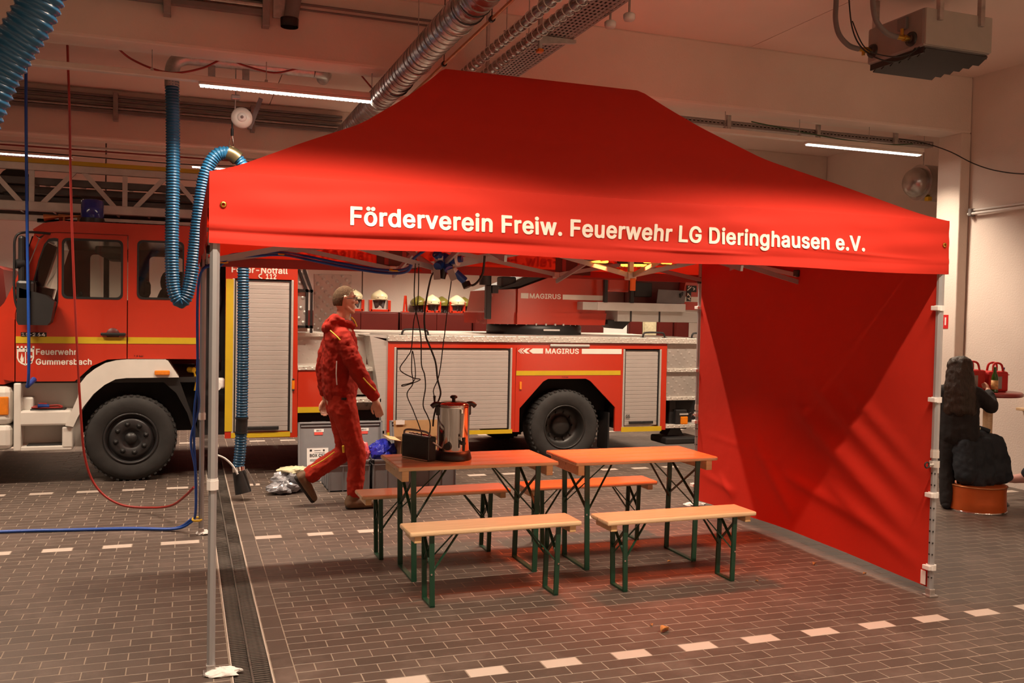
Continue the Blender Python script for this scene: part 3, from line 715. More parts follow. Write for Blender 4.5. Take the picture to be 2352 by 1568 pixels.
for i, (yy, xe) in enumerate(((-1.33, 8.6), (3.56, 8.6), (8.45, 10.5))):
    struct('trim_%d' % (i + 1), MB().box((-8, yy, 3.93), (xe, yy + 0.34, ZC + 0.01), 0.025), 'concrete')
struct('trim_4', MB().box((8.452, 3.56, 0), (8.592, 3.9, 3.935), 0.012), 'concrete')        # pillar under the beam
struct('trim_5', MB().box((8.58, 3.575, 0), (8.601, 3.60, ZC)), 'black')                     # dark joint between pillar and wall
struct('trim_6', MB().box((10.46, 8.42, 0), (10.49, 8.45, 3.93)), 'black')

# ================================================================ CEILING SERVICES
def trunking(y, xa, xb, label):
    t = thing('light_trunking', label, 'light rail', (xa, y, 3.70))
    obj('rail', MB().box((xa, y - 0.04, 3.70), (xb, y + 0.04, 3.748), 0.006), 'white', t)
    x = xa + 0.35
    while x < xb:
        if y < 8: obj('suspension_rod', MB().cyl((x, y, 3.745), (x, y, 3.935), 0.004, n=6).box((x - 0.012, y - 0.02, 3.748), (x + 0.012, y + 0.02, 3.772)), 'galv', t)
        x += 0.93
    return t
trunking(3.74, -4.2, 8.06, 'long white light rail under the near beam, passing over the canopy')
trunking(8.58, -4.2, 9.6, 'long white light rail at the far beam, above the ladder of the fire engine')
LAB = {(3.74, -2.3): None, (3.74, 1.02): 'lit white tube lamp on the near light rail, left of the canopy peak',
       (3.74, 4.2): None, (3.74, 7.25): 'lit white tube lamp on the near light rail, right of the canopy',
       (8.58, -2.03): 'lit white tube lamp at the far left, just above the truck ladder',
       (8.58, 0.99): 'lit white tube lamp half hidden behind the blue hose bend'}
for (y, x), lab in LAB.items():
    if not lab: continue
    h = 0.78
    if y > 8 and x < 0: h = 0.78
    t = thing('led_luminaire', lab, 'lamp', (x, y, 3.70))
    obj('housing', MB().box((x - h, y - 0.036, 3.675), (x + h, y + 0.036, 3.699), 0.004), 'white', t)
    mb = MB()
    n = 40
    for k in range(n):
        a = x - h + 0.01 + k * (2 * h - 0.02) / n
        mb.box((a + 0.002, y - 0.026, 3.660), (a + (2 * h - 0.02) / n - 0.002, y + 0.026, 3.676), 0.006)
    obj('diffuser', mb, 'led', t)
    obj('end_cap', MB().box((x + h, y - 0.036, 3.668), (x + h + 0.012, y + 0.036, 3.705), 0.004), 'white', t)

def spiral_mb(p, q, r, pitch=0.085, n=20):
    p = Vector(p); q = Vector(q); L = (q - p).length; d = (q - p).normalized()
    P = resample([p, q], 0.0142)
    return MB().tube(P, r, n, True, lambda s_, i: r + (0.004 if (s_ % pitch) < 0.013 else 0.0))
t = thing('spiral_duct', 'large round spiral seam air duct running from the top edge behind the canopy peak', 'duct', (1.835, 3.0, 3.72))
obj('duct_pipe', spiral_mb((1.835, -1.6, 3.72), (1.80, 8.3, 3.72), 0.108), 'spiral', t)
mb = MB(); yy = -1.5
while yy < 8.2:
    mb.tube([(1.835 - 0.00354 * (yy + 1.6) , yy, 3.72), (1.835 - 0.00354 * (yy + 1.6), yy + 0.005, 3.72)], 0.1128, 20); yy += 0.105
obj('seam_rings', mb, 'tray', t)['kind'] = 'stuff'
for yy in (1.05, 3.15):
    obj('coupling', MB().tube([(1.832, yy, 3.72), (1.832, yy + 0.02, 3.72)], 0.116, 20).tube([(1.832, yy - 0.16, 3.72), (1.832, yy - 0.145, 3.72)], 0.113, 20), 'black', t)
for yy in (0.4, 1.3, 2.4):
    obj('hanger_rod', MB().cyl((1.832, yy, 3.82), (1.832, yy, ZC), 0.004, n=6).tube([(1.832 + 0.113 * math.cos(a), yy, 3.72 + 0.113 * math.sin(a)) for a in [2 * PI * i / 20 for i in range(21)]], 0.005, 6), 'galv', t)

t = thing('copper_pipe', 'thin copper pipe ending at the canopy peak, clamped on rods', 'pipe', (2.22, 2.0, 3.90))
obj('pipe', MB().cyl((2.22, -1.6, 3.90), (2.22, 6.5, 3.90), 0.013, n=10), 'copper', t)
for yy in (1.75, 3.05, 0.6):
    obj('clamp', MB().cyl((2.22, yy, 3.90), (2.22, yy + 0.03, 3.90), 0.024, n=10).cyl((2.22, yy + 0.015, 3.91), (2.22, yy + 0.015, ZC), 0.004, n=6), 'blackm', t)
for x, lab in ((2.45, 'clear film wrapped pipe beside the copper pipe, left of two'), (2.632, 'clear film wrapped pipe next to the cable tray, right of two')):
    t = thing('wrapped_pipe', lab, 'pipe', (x, 2.0, 3.90), 'film wrapped pipes under the ceiling')
    obj('inner_pipe', MB().cyl((x, -1.6, 3.885), (x, 6.0, 3.885), 0.022, n=10), 'alum', t)
    obj('film_jacket', MB().tube(resample([(x, -1.6, 3.885), (x, 6.0, 3.885)], 0.03), 0.04, 12, True, lambda s_, i: 0.040 + 0.003 * math.sin(i * 1.7)), 'film', t)
    mb = MB(); yy = -1.5
    while yy < 4:
        mb.tube([(x + 0.045 * math.cos(a), yy + 0.01 * math.sin(a), 3.885 + 0.045 * math.sin(a)) for a in [2 * PI * i / 12 for i in range(13)]], 0.004, 5); yy += 0.118
    obj('binding_rings', mb, 'wplastic', t)['kind'] = 'stuff'
    for yy in (0.9, 2.1):
        obj('hanger', MB().cyl((x, yy, 3.93), (x, yy, ZC), 0.004, n=6).box((x - 0.02, yy - 0.01, 3.92), (x + 0.02, yy + 0.01, 3.94)), 'galv', t)

def perf_plate(fn, nu, nv):
    # sheet with slots: fn(u, v) -> point; a slot in every odd / odd cell
    mb = MB()
    us = [0]; vs = [0]
    for i in range(nu): us += [us[-1] + 0.55, us[-1] + 1.0]
    us += [us[-1] + 0.55]
    for i in range(nv): vs += [vs[-1] + 0.45, vs[-1] + 1.0]
    vs += [vs[-1] + 0.45]
    pts = [fn(a / us[-1], b / vs[-1]) for b in vs for a in us]
    W = len(us)
    return mb.add(pts, [(j * W + i, j * W + i + 1, (j + 1) * W + i + 1, (j + 1) * W + i) for j in range(len(vs) - 1) for i in range(len(us) - 1) if not (i % 2 and j % 2)])
t = thing('cable_tray', 'wide perforated steel cable tray sloping away to the right of the canopy peak', 'cable tray', (2.83, 2.0, 3.9))
obj('tray_floor', perf_plate(lambda u, v: (2.70 + u * 0.26, -1.6 + v * 8, 3.905), 7, 130), 'tray', t, False)
for x in (2.70, 2.96):
    obj('side_rail', perf_plate(lambda u, v: (x, -1.6 + v * 8, 3.905 + u * 0.065), 1, 130), 'tray', t, False)
for yy in (2.0, 3.3, 0.3):
    obj('bracket', MB().prism([(2.70, 3.90), (2.98, 3.90), (2.98, 3.875), (2.70, 3.84)], yy - 0.02, yy + 0.02).box((2.675, yy - 0.02, 3.80), (2.70, yy + 0.02, ZC)), 'galv', t)
    obj('end_cap', MB().box((2.665, yy - 0.03, 3.775), (2.71, yy + 0.03, 3.80), 0.006), 'orange', t)
mb = MB()
for k in range(5):
    mb.tube(crom([(2.74 + k * 0.04, -1.6, 3.92), (2.75 + k * 0.035, 1.5, 3.925), (2.73 + k * 0.045, 6.3, 3.92)], 8), 0.012, 6)
obj('tray_cables', mb, 'cablek', t)['kind'] = 'stuff'
for k, (x, yy) in enumerate(((3.05, 1.22), (3.0, 1.42))):
    t = thing('ceiling_detector', ('round ceiling fitting beside the tray, right of two', 'round ceiling fitting beside the tray, left of two')[k], 'detector', (x, yy, 3.9))
    obj('head', MB().lathe([(0.001, 3.835), (0.035, 3.835), (0.042, 3.85), (0.042, 3.875), (0.03, 3.885)], (x, yy, 0), n=16), 'wplastic', t)
    obj('stem', MB().cyl((x, yy, 3.88), (x, yy, ZC), 0.009, n=8), 'galv', t)

t = thing('beam_cable_tray', 'narrow perforated cable tray hanging under the near beam, right of the canopy', 'cable tray', (6.5, 3.99, 3.86))
obj('tray_side', perf_plate(lambda u, v: (4.0 + v * 4.44, 3.965, 3.835 + u * 0.06), 1, 90), 'tray', t, False)
obj('tray_floor', MB().box((4.0, 3.965, 3.832), (8.44, 4.07, 3.836)), 'galv', t)
obj('tray_back', MB().box((4.0, 4.066, 3.835), (8.44, 4.07, 3.895)), 'black', t)  # coloured black so the slots in front read as shaded holes
for x in (4.75, 5.62, 6.78, 7.86):
    obj('hanger', MB().box((x - 0.022, 3.92, 3.79), (x + 0.022, 3.962, ZC), 0.004), 'galv', t)
    obj('end_cap', MB().box((x - 0.026, 3.918, 3.775), (x + 0.026, 3.964, 3.79), 0.004), 'orange', t)
t = tag(obj('green_cable', MB().tube(crom([(5.9, 3.93, 3.90), (6.3, 3.93, 3.865), (6.9, 3.90, 3.81), (7.4, 3.89, 3.79), (7.8, 3.90, 3.80), (8.1, 3.93, 3.84)], 8), 0.006, 6), mat('green_insulation', (0.02, 0.08, 0.02), 0.5, var=0.05)), 'thin green cable sagging below the beam tray, over the right tube lamp', 'cable')
t = tag(obj('black_cable', MB().tube(crom([(7.9, 3.93, 3.88), (8.08, 3.75, 3.82), (8.25, 3.53, 3.70), (8.42, 3.35, 3.55), (8.55, 3.15, 3.45), (8.585, 2.80, 3.37), (8.59, 2.2, 3.30)], 8), 0.006, 6), 'cablek'), 'thin black cable drooping across the pillar to the right wall', 'cable')
t = thing('wall_conduit', 'pale pipe fixed along the right wall beside the pillar', 'pipe', (8.57, 3.0, 3.03))
obj('pipe', MB().cyl((8.555, 3.53, 3.01), (8.555, -3.0, 3.08), 0.017, n=10), 'wplastic', t)
obj('pipe', MB().cyl((8.575, 3.53, 3.05), (8.575, -3.0, 3.12), 0.012, n=10), 'wplastic', t)
obj('clamp', MB().box((8.53, 3.47, 2.985), (8.60, 3.51, 3.07), 0.006), 'cond', t)

# conduits on the beam faces
def conduits(y, x0, x1, rows, label, brk):
    t = thing('conduit_run', label, 'conduit', ((x0 + x1) / 2, y, rows[0][0]))
    for z, h, m in rows:
        obj('conduit', MB().box((x0, y - 0.03, z), (x1, y + 0.03, z + h), 0.008), m, t)
    for x in brk:
        obj('bracket', MB().box((x - 0.03, y - 0.05, rows[0][0] - 0.09), (x + 0.03, y + 0.055, rows[-1][0] + 0.06), 0.005), 'tray', t)
    return t
conduits(3.49, -4.2, 0.80, [(4.245, 0.05, 'cond'), (4.31, 0.03, 'galv'), (4.37, 0.05, 'cond'), (4.45, 0.05, 'cond')], 'grey conduit bundle on the near beam, cut by the top edge of the picture', (-0.01, 0.77))
conduits(8.39, -4.2, 2.2, [(4.255, 0.05, 'cond'), (4.31, 0.02, 'galv'), (4.35, 0.02, 'cond'), (4.41, 0.025, 'cond'), (4.46, 0.03, 'cond')], 'grey conduit bundle on the far beam, above the truck ladder', (-0.72, 0.99))
t = thing('conduit_pair', 'pair of thin pipes on the near beam between pipe stub and spiral duct', 'conduit', (1.6, 3.52, 4.37))
obj('pipe', MB().cyl((1.05, 3.53, 4.40), (2.45, 3.53, 4.40), 0.012, n=8), 'cond', t)
obj('pipe', MB().cyl((1.05, 3.53, 4.355), (2.45, 3.53, 4.355), 0.010, n=8), 'cond', t)
t = thing('pipe_stub', 'thick grey pipe stub with open black end at the top edge', 'pipe', (0.98, 3.42, 4.3))
obj('stub', MB().cyl((0.97, 3.42, 4.23), (1.02, 3.42, ZC), 0.062, n=18), 'cond', t)
obj('open_end', MB().lathe([(0.074, 0), (0.076, 0.07), (0.055, 0.07), (0.055, 0.0)], (0.96, 3.42, 4.16), n=18), 'black', t)
obj('mounting_plate', MB().box((0.83, 3.50, 4.25), (0.93, 3.53, 4.44), 0.004), 'galv', t)
t = thing('far_pipe', 'pale pipe with a reddish line along the far beam', 'pipe', (0, 8.7, 3.83))
obj('pipe', MB().cyl((-4.2, 8.70, 3.845), (3.0, 8.70, 3.845), 0.018, n=8), 'wplastic', t)
obj('red_line', MB().cyl((-4.2, 8.66, 3.80), (3.0, 8.66, 3.80), 0.010, n=8), 'cabler', t)

# exhaust pipe under the near beam
t = thing('exhaust_pipe', 'galvanised exhaust pipe with a bend, feeding the blue hose under the near beam', 'pipe', (0.5, 4.3, 4.03))
path = crom([(0.02, 4.3, 3.76), (0.02, 4.3, 3.90), (0.05, 4.3, 3.985), (0.13, 4.3, 4.03), (0.26, 4.3, 4.035)], 8)
obj('bend', MB().tube(path, 0.064, 18), 'galv', t)
obj('straight_run', spiral_mb((0.26, 4.3, 4.035), (1.28, 4.3, 4.035), 0.06, 0.13, 18), 'galv', t)
obj('end_bend', MB().tube(crom([(1.28, 4.3, 4.035), (1.36, 4.32, 4.035), (1.40, 4.40, 4.035), (1.40, 4.55, 4.035)], 6), 0.062, 18), 'galv', t)
for x in (0.36, 0.66):
    obj('bracket', MB().box((x - 0.03, 4.27, 3.87), (x + 0.03, 4.33, 3.98), 0.004).cyl((x, 4.3, 4.09), (x, 4.3, ZC), 0.005, n=6), 'galv', t)

# hose balancer on a cord
t = thing('hose_balancer', 'round white spring balancer hanging above the bend of the blue hose', 'reel', (0.62, 4.28, 3.53))
obj('reel_body', MB().lathe([(0.001, -0.035), (0.055, -0.035), (0.09, -0.02), (0.097, 0.0), (0.09, 0.02), (0.001, 0.025)], (0.625, 4.25, 3.527), 'y', 28), 'white', t)
obj('hub', MB().lathe([(0.001, -0.012), (0.038, -0.01), (0.042, 0.0)], (0.625, 4.215, 3.527), 'y', 20), 'wplastic', t)
obj('hub_bolt', MB().lathe([(0.001, -0.01), (0.013, -0.01), (0.015, 0.0)], (0.625, 4.205, 3.527), 'y', 12), 'cond', t)
obj('suspension', MB().tube([(0.565, 4.27, 3.60), (0.57, 4.27, 3.70)], 0.006, 6).box((0.53, 4.24, 3.69), (0.61, 4.32, 3.735), 0.01).cyl((0.57, 4.28, 3.73), (0.57, 4.28, ZC), 0.006, n=6), 'galv', t)
obj('arm', MB().bar((0.70, 4.36, 3.45), (0.80, 4.36, 3.74), 0.07, 0.04), 'cond', t)
obj('cord', MB().tube([(0.54, 4.27, 3.52), (0.543, 4.27, 3.42)], 0.008, 6).cyl((0.543, 4.27, 3.36), (0.543, 4.27, 3.425), 0.014, n=10), 'blackm', t)
obj('carabiner', MB().tube(crom([(0.543, 4.27, 3.36), (0.520, 4.27, 3.30), (0.532, 4.27, 3.235), (0.556, 4.27, 3.25), (0.552, 4.27, 3.31), (0.543, 4.27, 3.36)], 6), 0.005, 6), 'chrome', t)

def hose_mb(path, r, pitch=0.026, amp=0.0045, n=14):
    P = resample(path, pitch / 6)
    return MB().tube(P, r, n, True, lambda s_, i: r + amp * (1, 0.8, 0.0, -1, -1, 0.0)[i % 6])
t = thing('exhaust_hose', 'blue ribbed exhaust hose hanging in a U left of the canopy', 'hose', (0.3, 4.3, 2.5))
up = crom([(0.02, 4.3, 3.80), (0.03, 4.3, 3.4), (0.034, 4.3, 2.976), (0.03, 4.3, 2.5), (0.033, 4.3, 2.15), (0.05, 4.3, 1.93), (0.10, 4.3, 1.825), (0.155, 4.3, 1.87), (0.196, 4.3, 2.05), (0.225, 4.3, 2.30), (0.258, 4.3, 2.62), (0.30, 4.3, 2.93), (0.355, 4.3, 3.10), (0.43, 4.3, 3.19), (0.52, 4.3, 3.205)], 12)
obj('hose_loop', hose_mb(up, 0.060), 'hose', t)
obj('saddle_clamp', MB().tube(crom([(0.505, 4.3, 3.21), (0.555, 4.3, 3.19), (0.60, 4.3, 3.155)], 6), 0.070, 18).box((0.53, 4.26, 3.235), (0.565, 4.34, 3.262), 0.006), 'olivebrass', t)
down = crom([(0.59, 4.3, 3.165), (0.645, 4.3, 3.09), (0.68, 4.28, 2.95), (0.675, 4.25, 2.70), (0.655, 4.22, 2.40), (0.65, 4.2, 2.1), (0.655, 4.2, 1.4), (0.652, 4.2, 0.75)], 12)
obj('hose_drop', hose_mb(down, 0.052, 0.026, 0.004), 'hose', t)
obj('collar', MB().cyl((0.652, 4.2, 0.76), (0.648, 4.2, 0.62), 0.054, n=18).tube([(0.652, 4.2, 0.765), (0.652, 4.2, 0.75)], 0.060, 18).tube([(0.648, 4.2, 0.63), (0.648, 4.2, 0.615)], 0.060, 18), 'black', t)
obj('hose_end', hose_mb(crom([(0.648, 4.2, 0.63), (0.64, 4.2, 0.45), (0.624, 4.2, 0.29)], 10), 0.052, 0.026, 0.004), 'hose', t)
obj('nozzle_ring', MB().cyl((0.626, 4.2, 0.30), (0.632, 4.19, 0.255), 0.058, n=18), 'chrome', t)
obj('nozzle', MB().cyl((0.630, 4.19, 0.265), (0.672, 4.16, 0.065), 0.058, 0.075, n=18), 'black', t)
obj('nozzle_lever', MB().bar((0.69, 4.14, 0.29), (0.77, 4.12, 0.14), 0.012, 0.02), 'galv', t)
obj('pull_rope', MB().tube(crom([(0.615, 4.12, 0.25), (0.57, 4.12, 0.33), (0.50, 4.12, 0.40), (0.42, 4.10, 0.44)], 6), 0.010, 6), 'wplastic', t)

t = thing('near_exhaust_hose', 'thick blue ribbed exhaust hose crossing the top left corner', 'hose', (-1.3, -1.6, 2.8))
big = crom([(0.02, -1.25, 4.56), (-0.02, -1.24, 4.1), (-0.10, -1.23, 3.5), (-0.18, -1.22, 3.15), (-0.238, -1.22, 2.95), (-0.285, -1.212, 2.831), (-0.331, -1.20, 2.716), (-0.39, -1.182, 2.615), (-0.443, -1.166, 2.514), (-0.483, -1.155, 2.413), (-0.53, -1.14, 2.30), (-0.68, -1.08, 2.0), (-0.86, -1.0, 1.75), (-1.05, -0.95, 1.70), (-1.2, -0.95, 1.9)], 14)
obj('hose', hose_mb(big, 0.066, 0.027, 0.0042, 20), 'hose', t)

# loose cords on the left
tag(obj('air_hose', MB().tube(crom([(-1.255, 5.10, 4.56), (-1.275, 5.10, 3.9), (-1.262, 5.10, 2.60), (-1.245, 5.10, 1.56), (-1.250, 5.15, 1.15), (-1.268, 5.22, 0.985)], 8), 0.014, 8), 'cableb'), 'straight blue air hose hanging in front of the truck cab', 'hose')
tag(obj('air_coupling', MB().cyl((-1.27, 5.21, 0.985), (-1.235, 5.35, 1.04), 0.020, 0.028, n=12), 'blue'), 'blue plug end of the air hose at the truck step', 'plug')
tag(obj('red_cable', MB().tube(crom([(-0.80, 3.97, 3.95), (-0.785, 4.0, 3.4), (-0.77, 4.0, 2.7), (-0.735, 4.0, 1.77), (-0.69, 4.0, 0.92), (-0.65, 4.0, 0.46), (-0.55, 3.98, 0.20), (-0.36, 3.90, 0.065), (-0.10, 3.75, 0.055), (0.06, 3.45, 0.13), (0.16, 3.15, 0.26), (0.225, 2.98, 0.36)], 10), 0.010, 8), 'cabler'), 'long red cable hanging past the truck wheel and looping to the left tent leg', 'cable')
tag(obj('red_garland_cable', MB().tube(crom([(-0.43, 3.93, 3.98), (-0.31, 4.0, 3.90), (-0.10, 4.0, 3.825), (0.08, 4.0, 3.822), (0.29, 4.0, 3.89), (0.475, 4.0, 3.995), (0.62, 4.05, 3.96), (0.89, 4.05, 3.92), (1.12, 4.05, 3.985), (1.30, 4.05, 4.01)], 8), 0.009, 6), 'cabler'), 'red cable in shallow loops under the near beam, by the exhaust pipe', 'cable')
tag(obj('thin_red_cable', MB().tube(crom([(1.63, 3.95, 4.0), (1.70, 3.97, 3.93), (1.80, 4.0, 3.84)], 6), 0.008, 6), 'cabler'), 'short red cable beside the lower end of the spiral duct', 'cable')
tag(obj('steel_wire', MB().tube(crom([(-4.0, 7.8, 3.62), (-1.5, 7.8, 3.60), (0.2, 7.8, 3.585), (1.6, 7.8, 3.66), (3.2, 7.8, 3.80)], 8), 0.007, 5), 'cablek'), 'thin dark wire stretched across below the far beam', 'wire')

# unit heater
X0, X1, YA, YB, ZA, ZB = 5.73, 6.44, 1.31, 1.96, 4.00, 4.31
t = thing('unit_heater', 'boxy ceiling heater with louvres and pipe hoses in the upper right corner', 'heater', (6.08, 1.62, 4.0))
obj('casing', MB().box((X0, YA, ZA), (X1, YB, ZB), 0.02), 'heater', t)
obj('front_panel', MB().box((X0 + 0.01, YA - 0.012, ZA + 0.012), (X1 - 0.005, YA + 0.01, ZB - 0.006), 0.006), mat('heater_front', (0.40, 0.37, 0.33), 0.5, 0.1, var=0.04), t)
for k in range(6):
    yy = YA + 0.05 + k * 0.102
    obj('louvre', MB().bar((X0 + 0.03, yy, ZA - 0.04), (X1 - 0.03, yy, ZA - 0.04), 0.105, 0.010, up=(0, 0.55, 1)), 'black', t)
obj('louvre_frame', MB().box((X0 + 0.02, YA + 0.02, ZA - 0.05), (X0 + 0.035, YB - 0.02, ZA + 0.005)), 'blackm', t)
obj('louvre_frame', MB().box((X1 - 0.035, YA + 0.02, ZA - 0.03), (X1 - 0.02, YB - 0.02, ZA + 0.005)), 'blackm', t)
obj('fan_guard', MB().lathe([(0.001, ZB + 0.07), (0.15, ZB + 0.065), (0.24, ZB + 0.03), (0.26, ZB - 0.005)], (6.08, 1.64, 0), n=24), 'black', t)
for x, yy in ((X0 + 0.14, YA - 0.02), (X1 - 0.14, YA - 0.02), (X0 + 0.1, YB + 0.02)):
    obj('hanger_channel', MB().box((x - 0.022, yy - 0.022, ZB - 0.10), (x + 0.022, yy + 0.022, ZC), 0.004), 'galv', t)
for k, (yy, zz) in enumerate(((1.44, 4.085), (1.89, 4.105))):
    obj('pipe_grommet', MB().lathe([(0.03, -0.02), (0.055, -0.018), (0.06, 0.0)], (X0, yy, zz), 'x', 18), 'black', t)
    obj('valve', MB().cyl((X0 - 0.03, yy, zz), (X0 - 0.16, yy, zz), 0.020, n=10).cyl((X0 - 0.10, yy, zz), (X0 - 0.10, yy, zz + 0.07 - 0.12 * k), 0.014, n=8).cyl((X0 - 0.06, yy, zz), (X0 - 0.085, yy, zz), 0.028, n=8), 'brass', t)
    obj('flex_hose', MB().tube(crom([(X0 - 0.15, yy, zz), (X0 - 0.26, yy, zz + 0.02), (X0 - 0.36, yy, zz + 0.10), (X0 - 0.40, yy, zz + 0.22), (X0 - 0.40, yy, zz + 0.36), (X0 - 0.40, yy, ZC)], 8), 0.022, 10), 'cond', t)
obj('control_cable', MB().tube(crom([(X0 + 0.02, 1.40, 4.02), (X0 - 0.06, 1.45, 3.92), (X0 - 0.20, 1.5, 3.90), (X0 - 0.34, 1.6, 4.0), (X0 - 0.40, 1.68, 4.2), (X0 - 0.44, 1.7, ZC)], 8), 0.006, 6).tube(crom([(X0 + 0.02, 1.36, 4.01), (X0 - 0.05, 1.42, 3.95), (X0 - 0.18, 1.5, 3.94), (X0 - 0.33, 1.6, 4.02), (X0 - 0.40, 1.68, 4.25)], 8), 0.005, 6), 'cablek', t)
obj('junction_box', MB().box((X0 - 0.03, 1.48, ZB - 0.13), (X0, 1.58, ZB - 0.03), 0.006), 'cond', t)

t = thing('bay_duct', 'ribbed silver duct end behind the pillar at the right', 'duct', (9.3, 4.75, 3.55))
obj('duct_pipe', spiral_mb((8.98, 4.75, 3.555), (10.5, 4.75, 3.555), 0.225, 0.075, 22), 'spiral', t)
obj('bend', MB().ell((8.96, 4.77, 3.555), (0.14, 0.20, 0.19), 16, 12), 'spiral', t)
obj('hanger_rod', MB().cyl((9.05, 4.75, 3.78), (9.05, 4.75, ZC), 0.006, n=6), 'galv', t)
obj('hanger_strap', MB().box((9.0, 4.6, 3.31), (9.06, 4.66, 3.36)), 'tape', t)
# ================================================================ THE CANOPY
TX0, TX1, TY0, TY1, ZE, ZV = 0.255, 4.737, -0.005, 2.945, 2.422, 2.082
RX0, RX1, RYC = 1.80, 3.252, 1.469
tent = thing('canopy_tent', 'large red folding canopy tent with white lettering and one side wall', 'tent', (2.5, 1.469, 0))
PROF = [(0, 0.0), (0.05, 0.028), (0.103, 0.068), (0.318, 0.256), (0.556, 0.452), (0.77, 0.70), (0.90, 0.872), (0.97, 0.975), (1.0, 1.005)]
def prof(t):
    for (a, b), (c, d) in zip(PROF, PROF[1:]):
        if t <= c: return b + (d - b) * (t - a) / (c - a)
    return PROF[-1][1]
def prof_s(t):
    return sum(prof(min(1, max(0, t + k * 0.02))) for k in (-1.5, -0.5, 0.5, 1.5)) / 4 if 0.04 < t < 0.96 else prof(t)
def roof_face(e0, e1, r0, r1):
    def fn(u, v):
        e = Vector(e0).lerp(Vector(e1), u); r = Vector(r0).lerp(Vector(r1), u)
        q = e.lerp(r, v)
        sag = 0.016 * math.sin(PI * u) * math.sin(PI * min(1, v * 1.3)) * (1 + 0.3 * math.sin(3 * PI * u))
        return (q.x, q.y, ZE + prof_s(v) - sag)
    return fn
A0, A1, B0, B1 = (TX0, TY0, 0), (TX1, TY0, 0), (TX0, TY1, 0), (TX1, TY1, 0)
P0, P1 = (RX0, RYC, 0), (RX1, RYC, 0)
roof = MB()
for e0, e1, r0, r1, nu in ((A0, A1, P0, P1, 40), (A1, B1, P1, P1, 24), (B1, B0, P1, P0, 40), (B0, A0, P0, P0, 24)):
    roof.grid(roof_face(e0, e1, r0, r1), nu, 36)
obj('roof_cloth', roof, 'tentred', tent)
def fold(x, z):
    # outward bulge of the front valence cloth (metres)
    t = (ZE - z) / (ZE - ZV)
    k = 1.0 if x < 1.7 else max(0.25, 1.0 - (x - 1.7) / 0.9)
    pts = [(0, 0.0), (0.3, 0.006), (0.62, 0.012), (0.74, 0.017), (0.79, 0.012), (0.83, 0.002), (0.87, 0.006), (0.93, 0.013), (1.0, 0.016)]
    d = 0
    for (a, b), (c, e) in zip(pts, pts[1:]):
        if a <= t <= c + 1e-6: d = b + (e - b) * (t - a) / (c - a)
    w_ = 0.0030 * math.sin(9 * x + 26 * z) * math.sin(2.3 * x + 1) + 0.0035 * math.sin(60 * t * 0.25 + 3 * x) * (0.4 + 0.6 * math.sin(1.7 * x) ** 2)
    crease = 0.008 * math.exp(-((z - (2.16 - 0.02 * (x - 2.4))) / 0.008) ** 2) * (1 if 2.3 < x < 3.4 else 0) * math.sin((x - 2.3) / 1.1 * PI)  \
        if 2.3 < x < 3.4 else 0
    crease2 = 0.006 * math.exp(-((z - (2.20 - 0.03 * (x - 3.6))) / 0.010) ** 2) * math.sin((x - 3.5) / 1.1 * PI) if 3.5 < x < 4.6 else 0
    return d * k + w_ * min(1, t * 4) + crease + crease2
fv = MB().grid(lambda u, v: (TX0 - 0.004 + u * (TX1 - TX0 + 0.008), TY0 - 0.004 - fold(TX0 + u * (TX1 - TX0), ZE - v * (ZE - ZV)), ZE - v * (ZE - ZV) - 0.006 * math.sin(u * PI * 5) * v), 220, 60)
val_f = obj('front_valence', fv, 'tentred', tent)
wave = lambda q: Vector((q.x, q.y - fold(q.x, min(ZE, max(ZV, q.z))), q.z))
text('lettering', 'Förderverein Freiw. Feuerwehr LG Dieringhausen e.V.', 'letter', val_f, (0.918, TY0 - 0.0065, 2.203), (1, 0, 0), (0, 0, 1), 3.165, 0.088, 0.003, 0.022, wave, True)
for x in (0.315, 4.70):
    obj('eyelet', MB().lathe([(0.007, -0.004), (0.013, -0.004), (0.016, 0.0), (0.007, 0.0), (0.007, -0.004)], (x, TY0 - 0.008 - fold(x, 2.266), 2.266), 'y', 16), 'brass', val_f)
val_b = obj('back_valence', MB().grid(lambda u, v: (TX0 + u * (TX1 - TX0), TY1 + 0.006 * math.sin(u * 14) * v, ZE - v * (ZE - 2.115)), 120, 12), 'tentred', tent)
text('lettering', 'Förderverein Freiw. Feuerwehr LG Dieringhausen e.V.', 'letter', val_b, (4.08, TY1 + 0.012, 2.215), (-1, 0, 0), (0, 0, 1), 3.165, 0.088, 0.003, 0.022)
HEM = mat('hem_cloth', (0.34, 0.050, 0.045), 0.8, var=0.05)
obj('hem', MB().box((TX0, TY1 - 0.004, 2.098), (TX1, TY1 + 0.006, 2.172), 0.003), HEM, val_b)
for x in (1.78, 3.38):
    obj('pocket_patch', MB().box((x - 0.14, TY1 - 0.010, 2.13), (x + 0.20, TY1 - 0.005, 2.40)), 'darkred', val_b)
    for dx in (-0.06, 0.09):
        obj('velcro_strip', MB().box((x + dx - 0.018, TY1 - 0.014, 2.16), (x + dx + 0.018, TY1 - 0.0095, 2.30)), HEM, val_b)
for nm, x, s in (('left_valence', TX0, -1), ('right_valence', TX1, 1)):
    obj(nm.split('_')[1] if False else 'side_valence', MB().grid(lambda u, v: (x + s * (0.004 + 0.012 * v * (1 + 0.5 * math.sin(u * 17))), TY0 + u * (TY1 - TY0), ZE - v * (ZE - ZV)), 60, 12), 'tentred', tent)
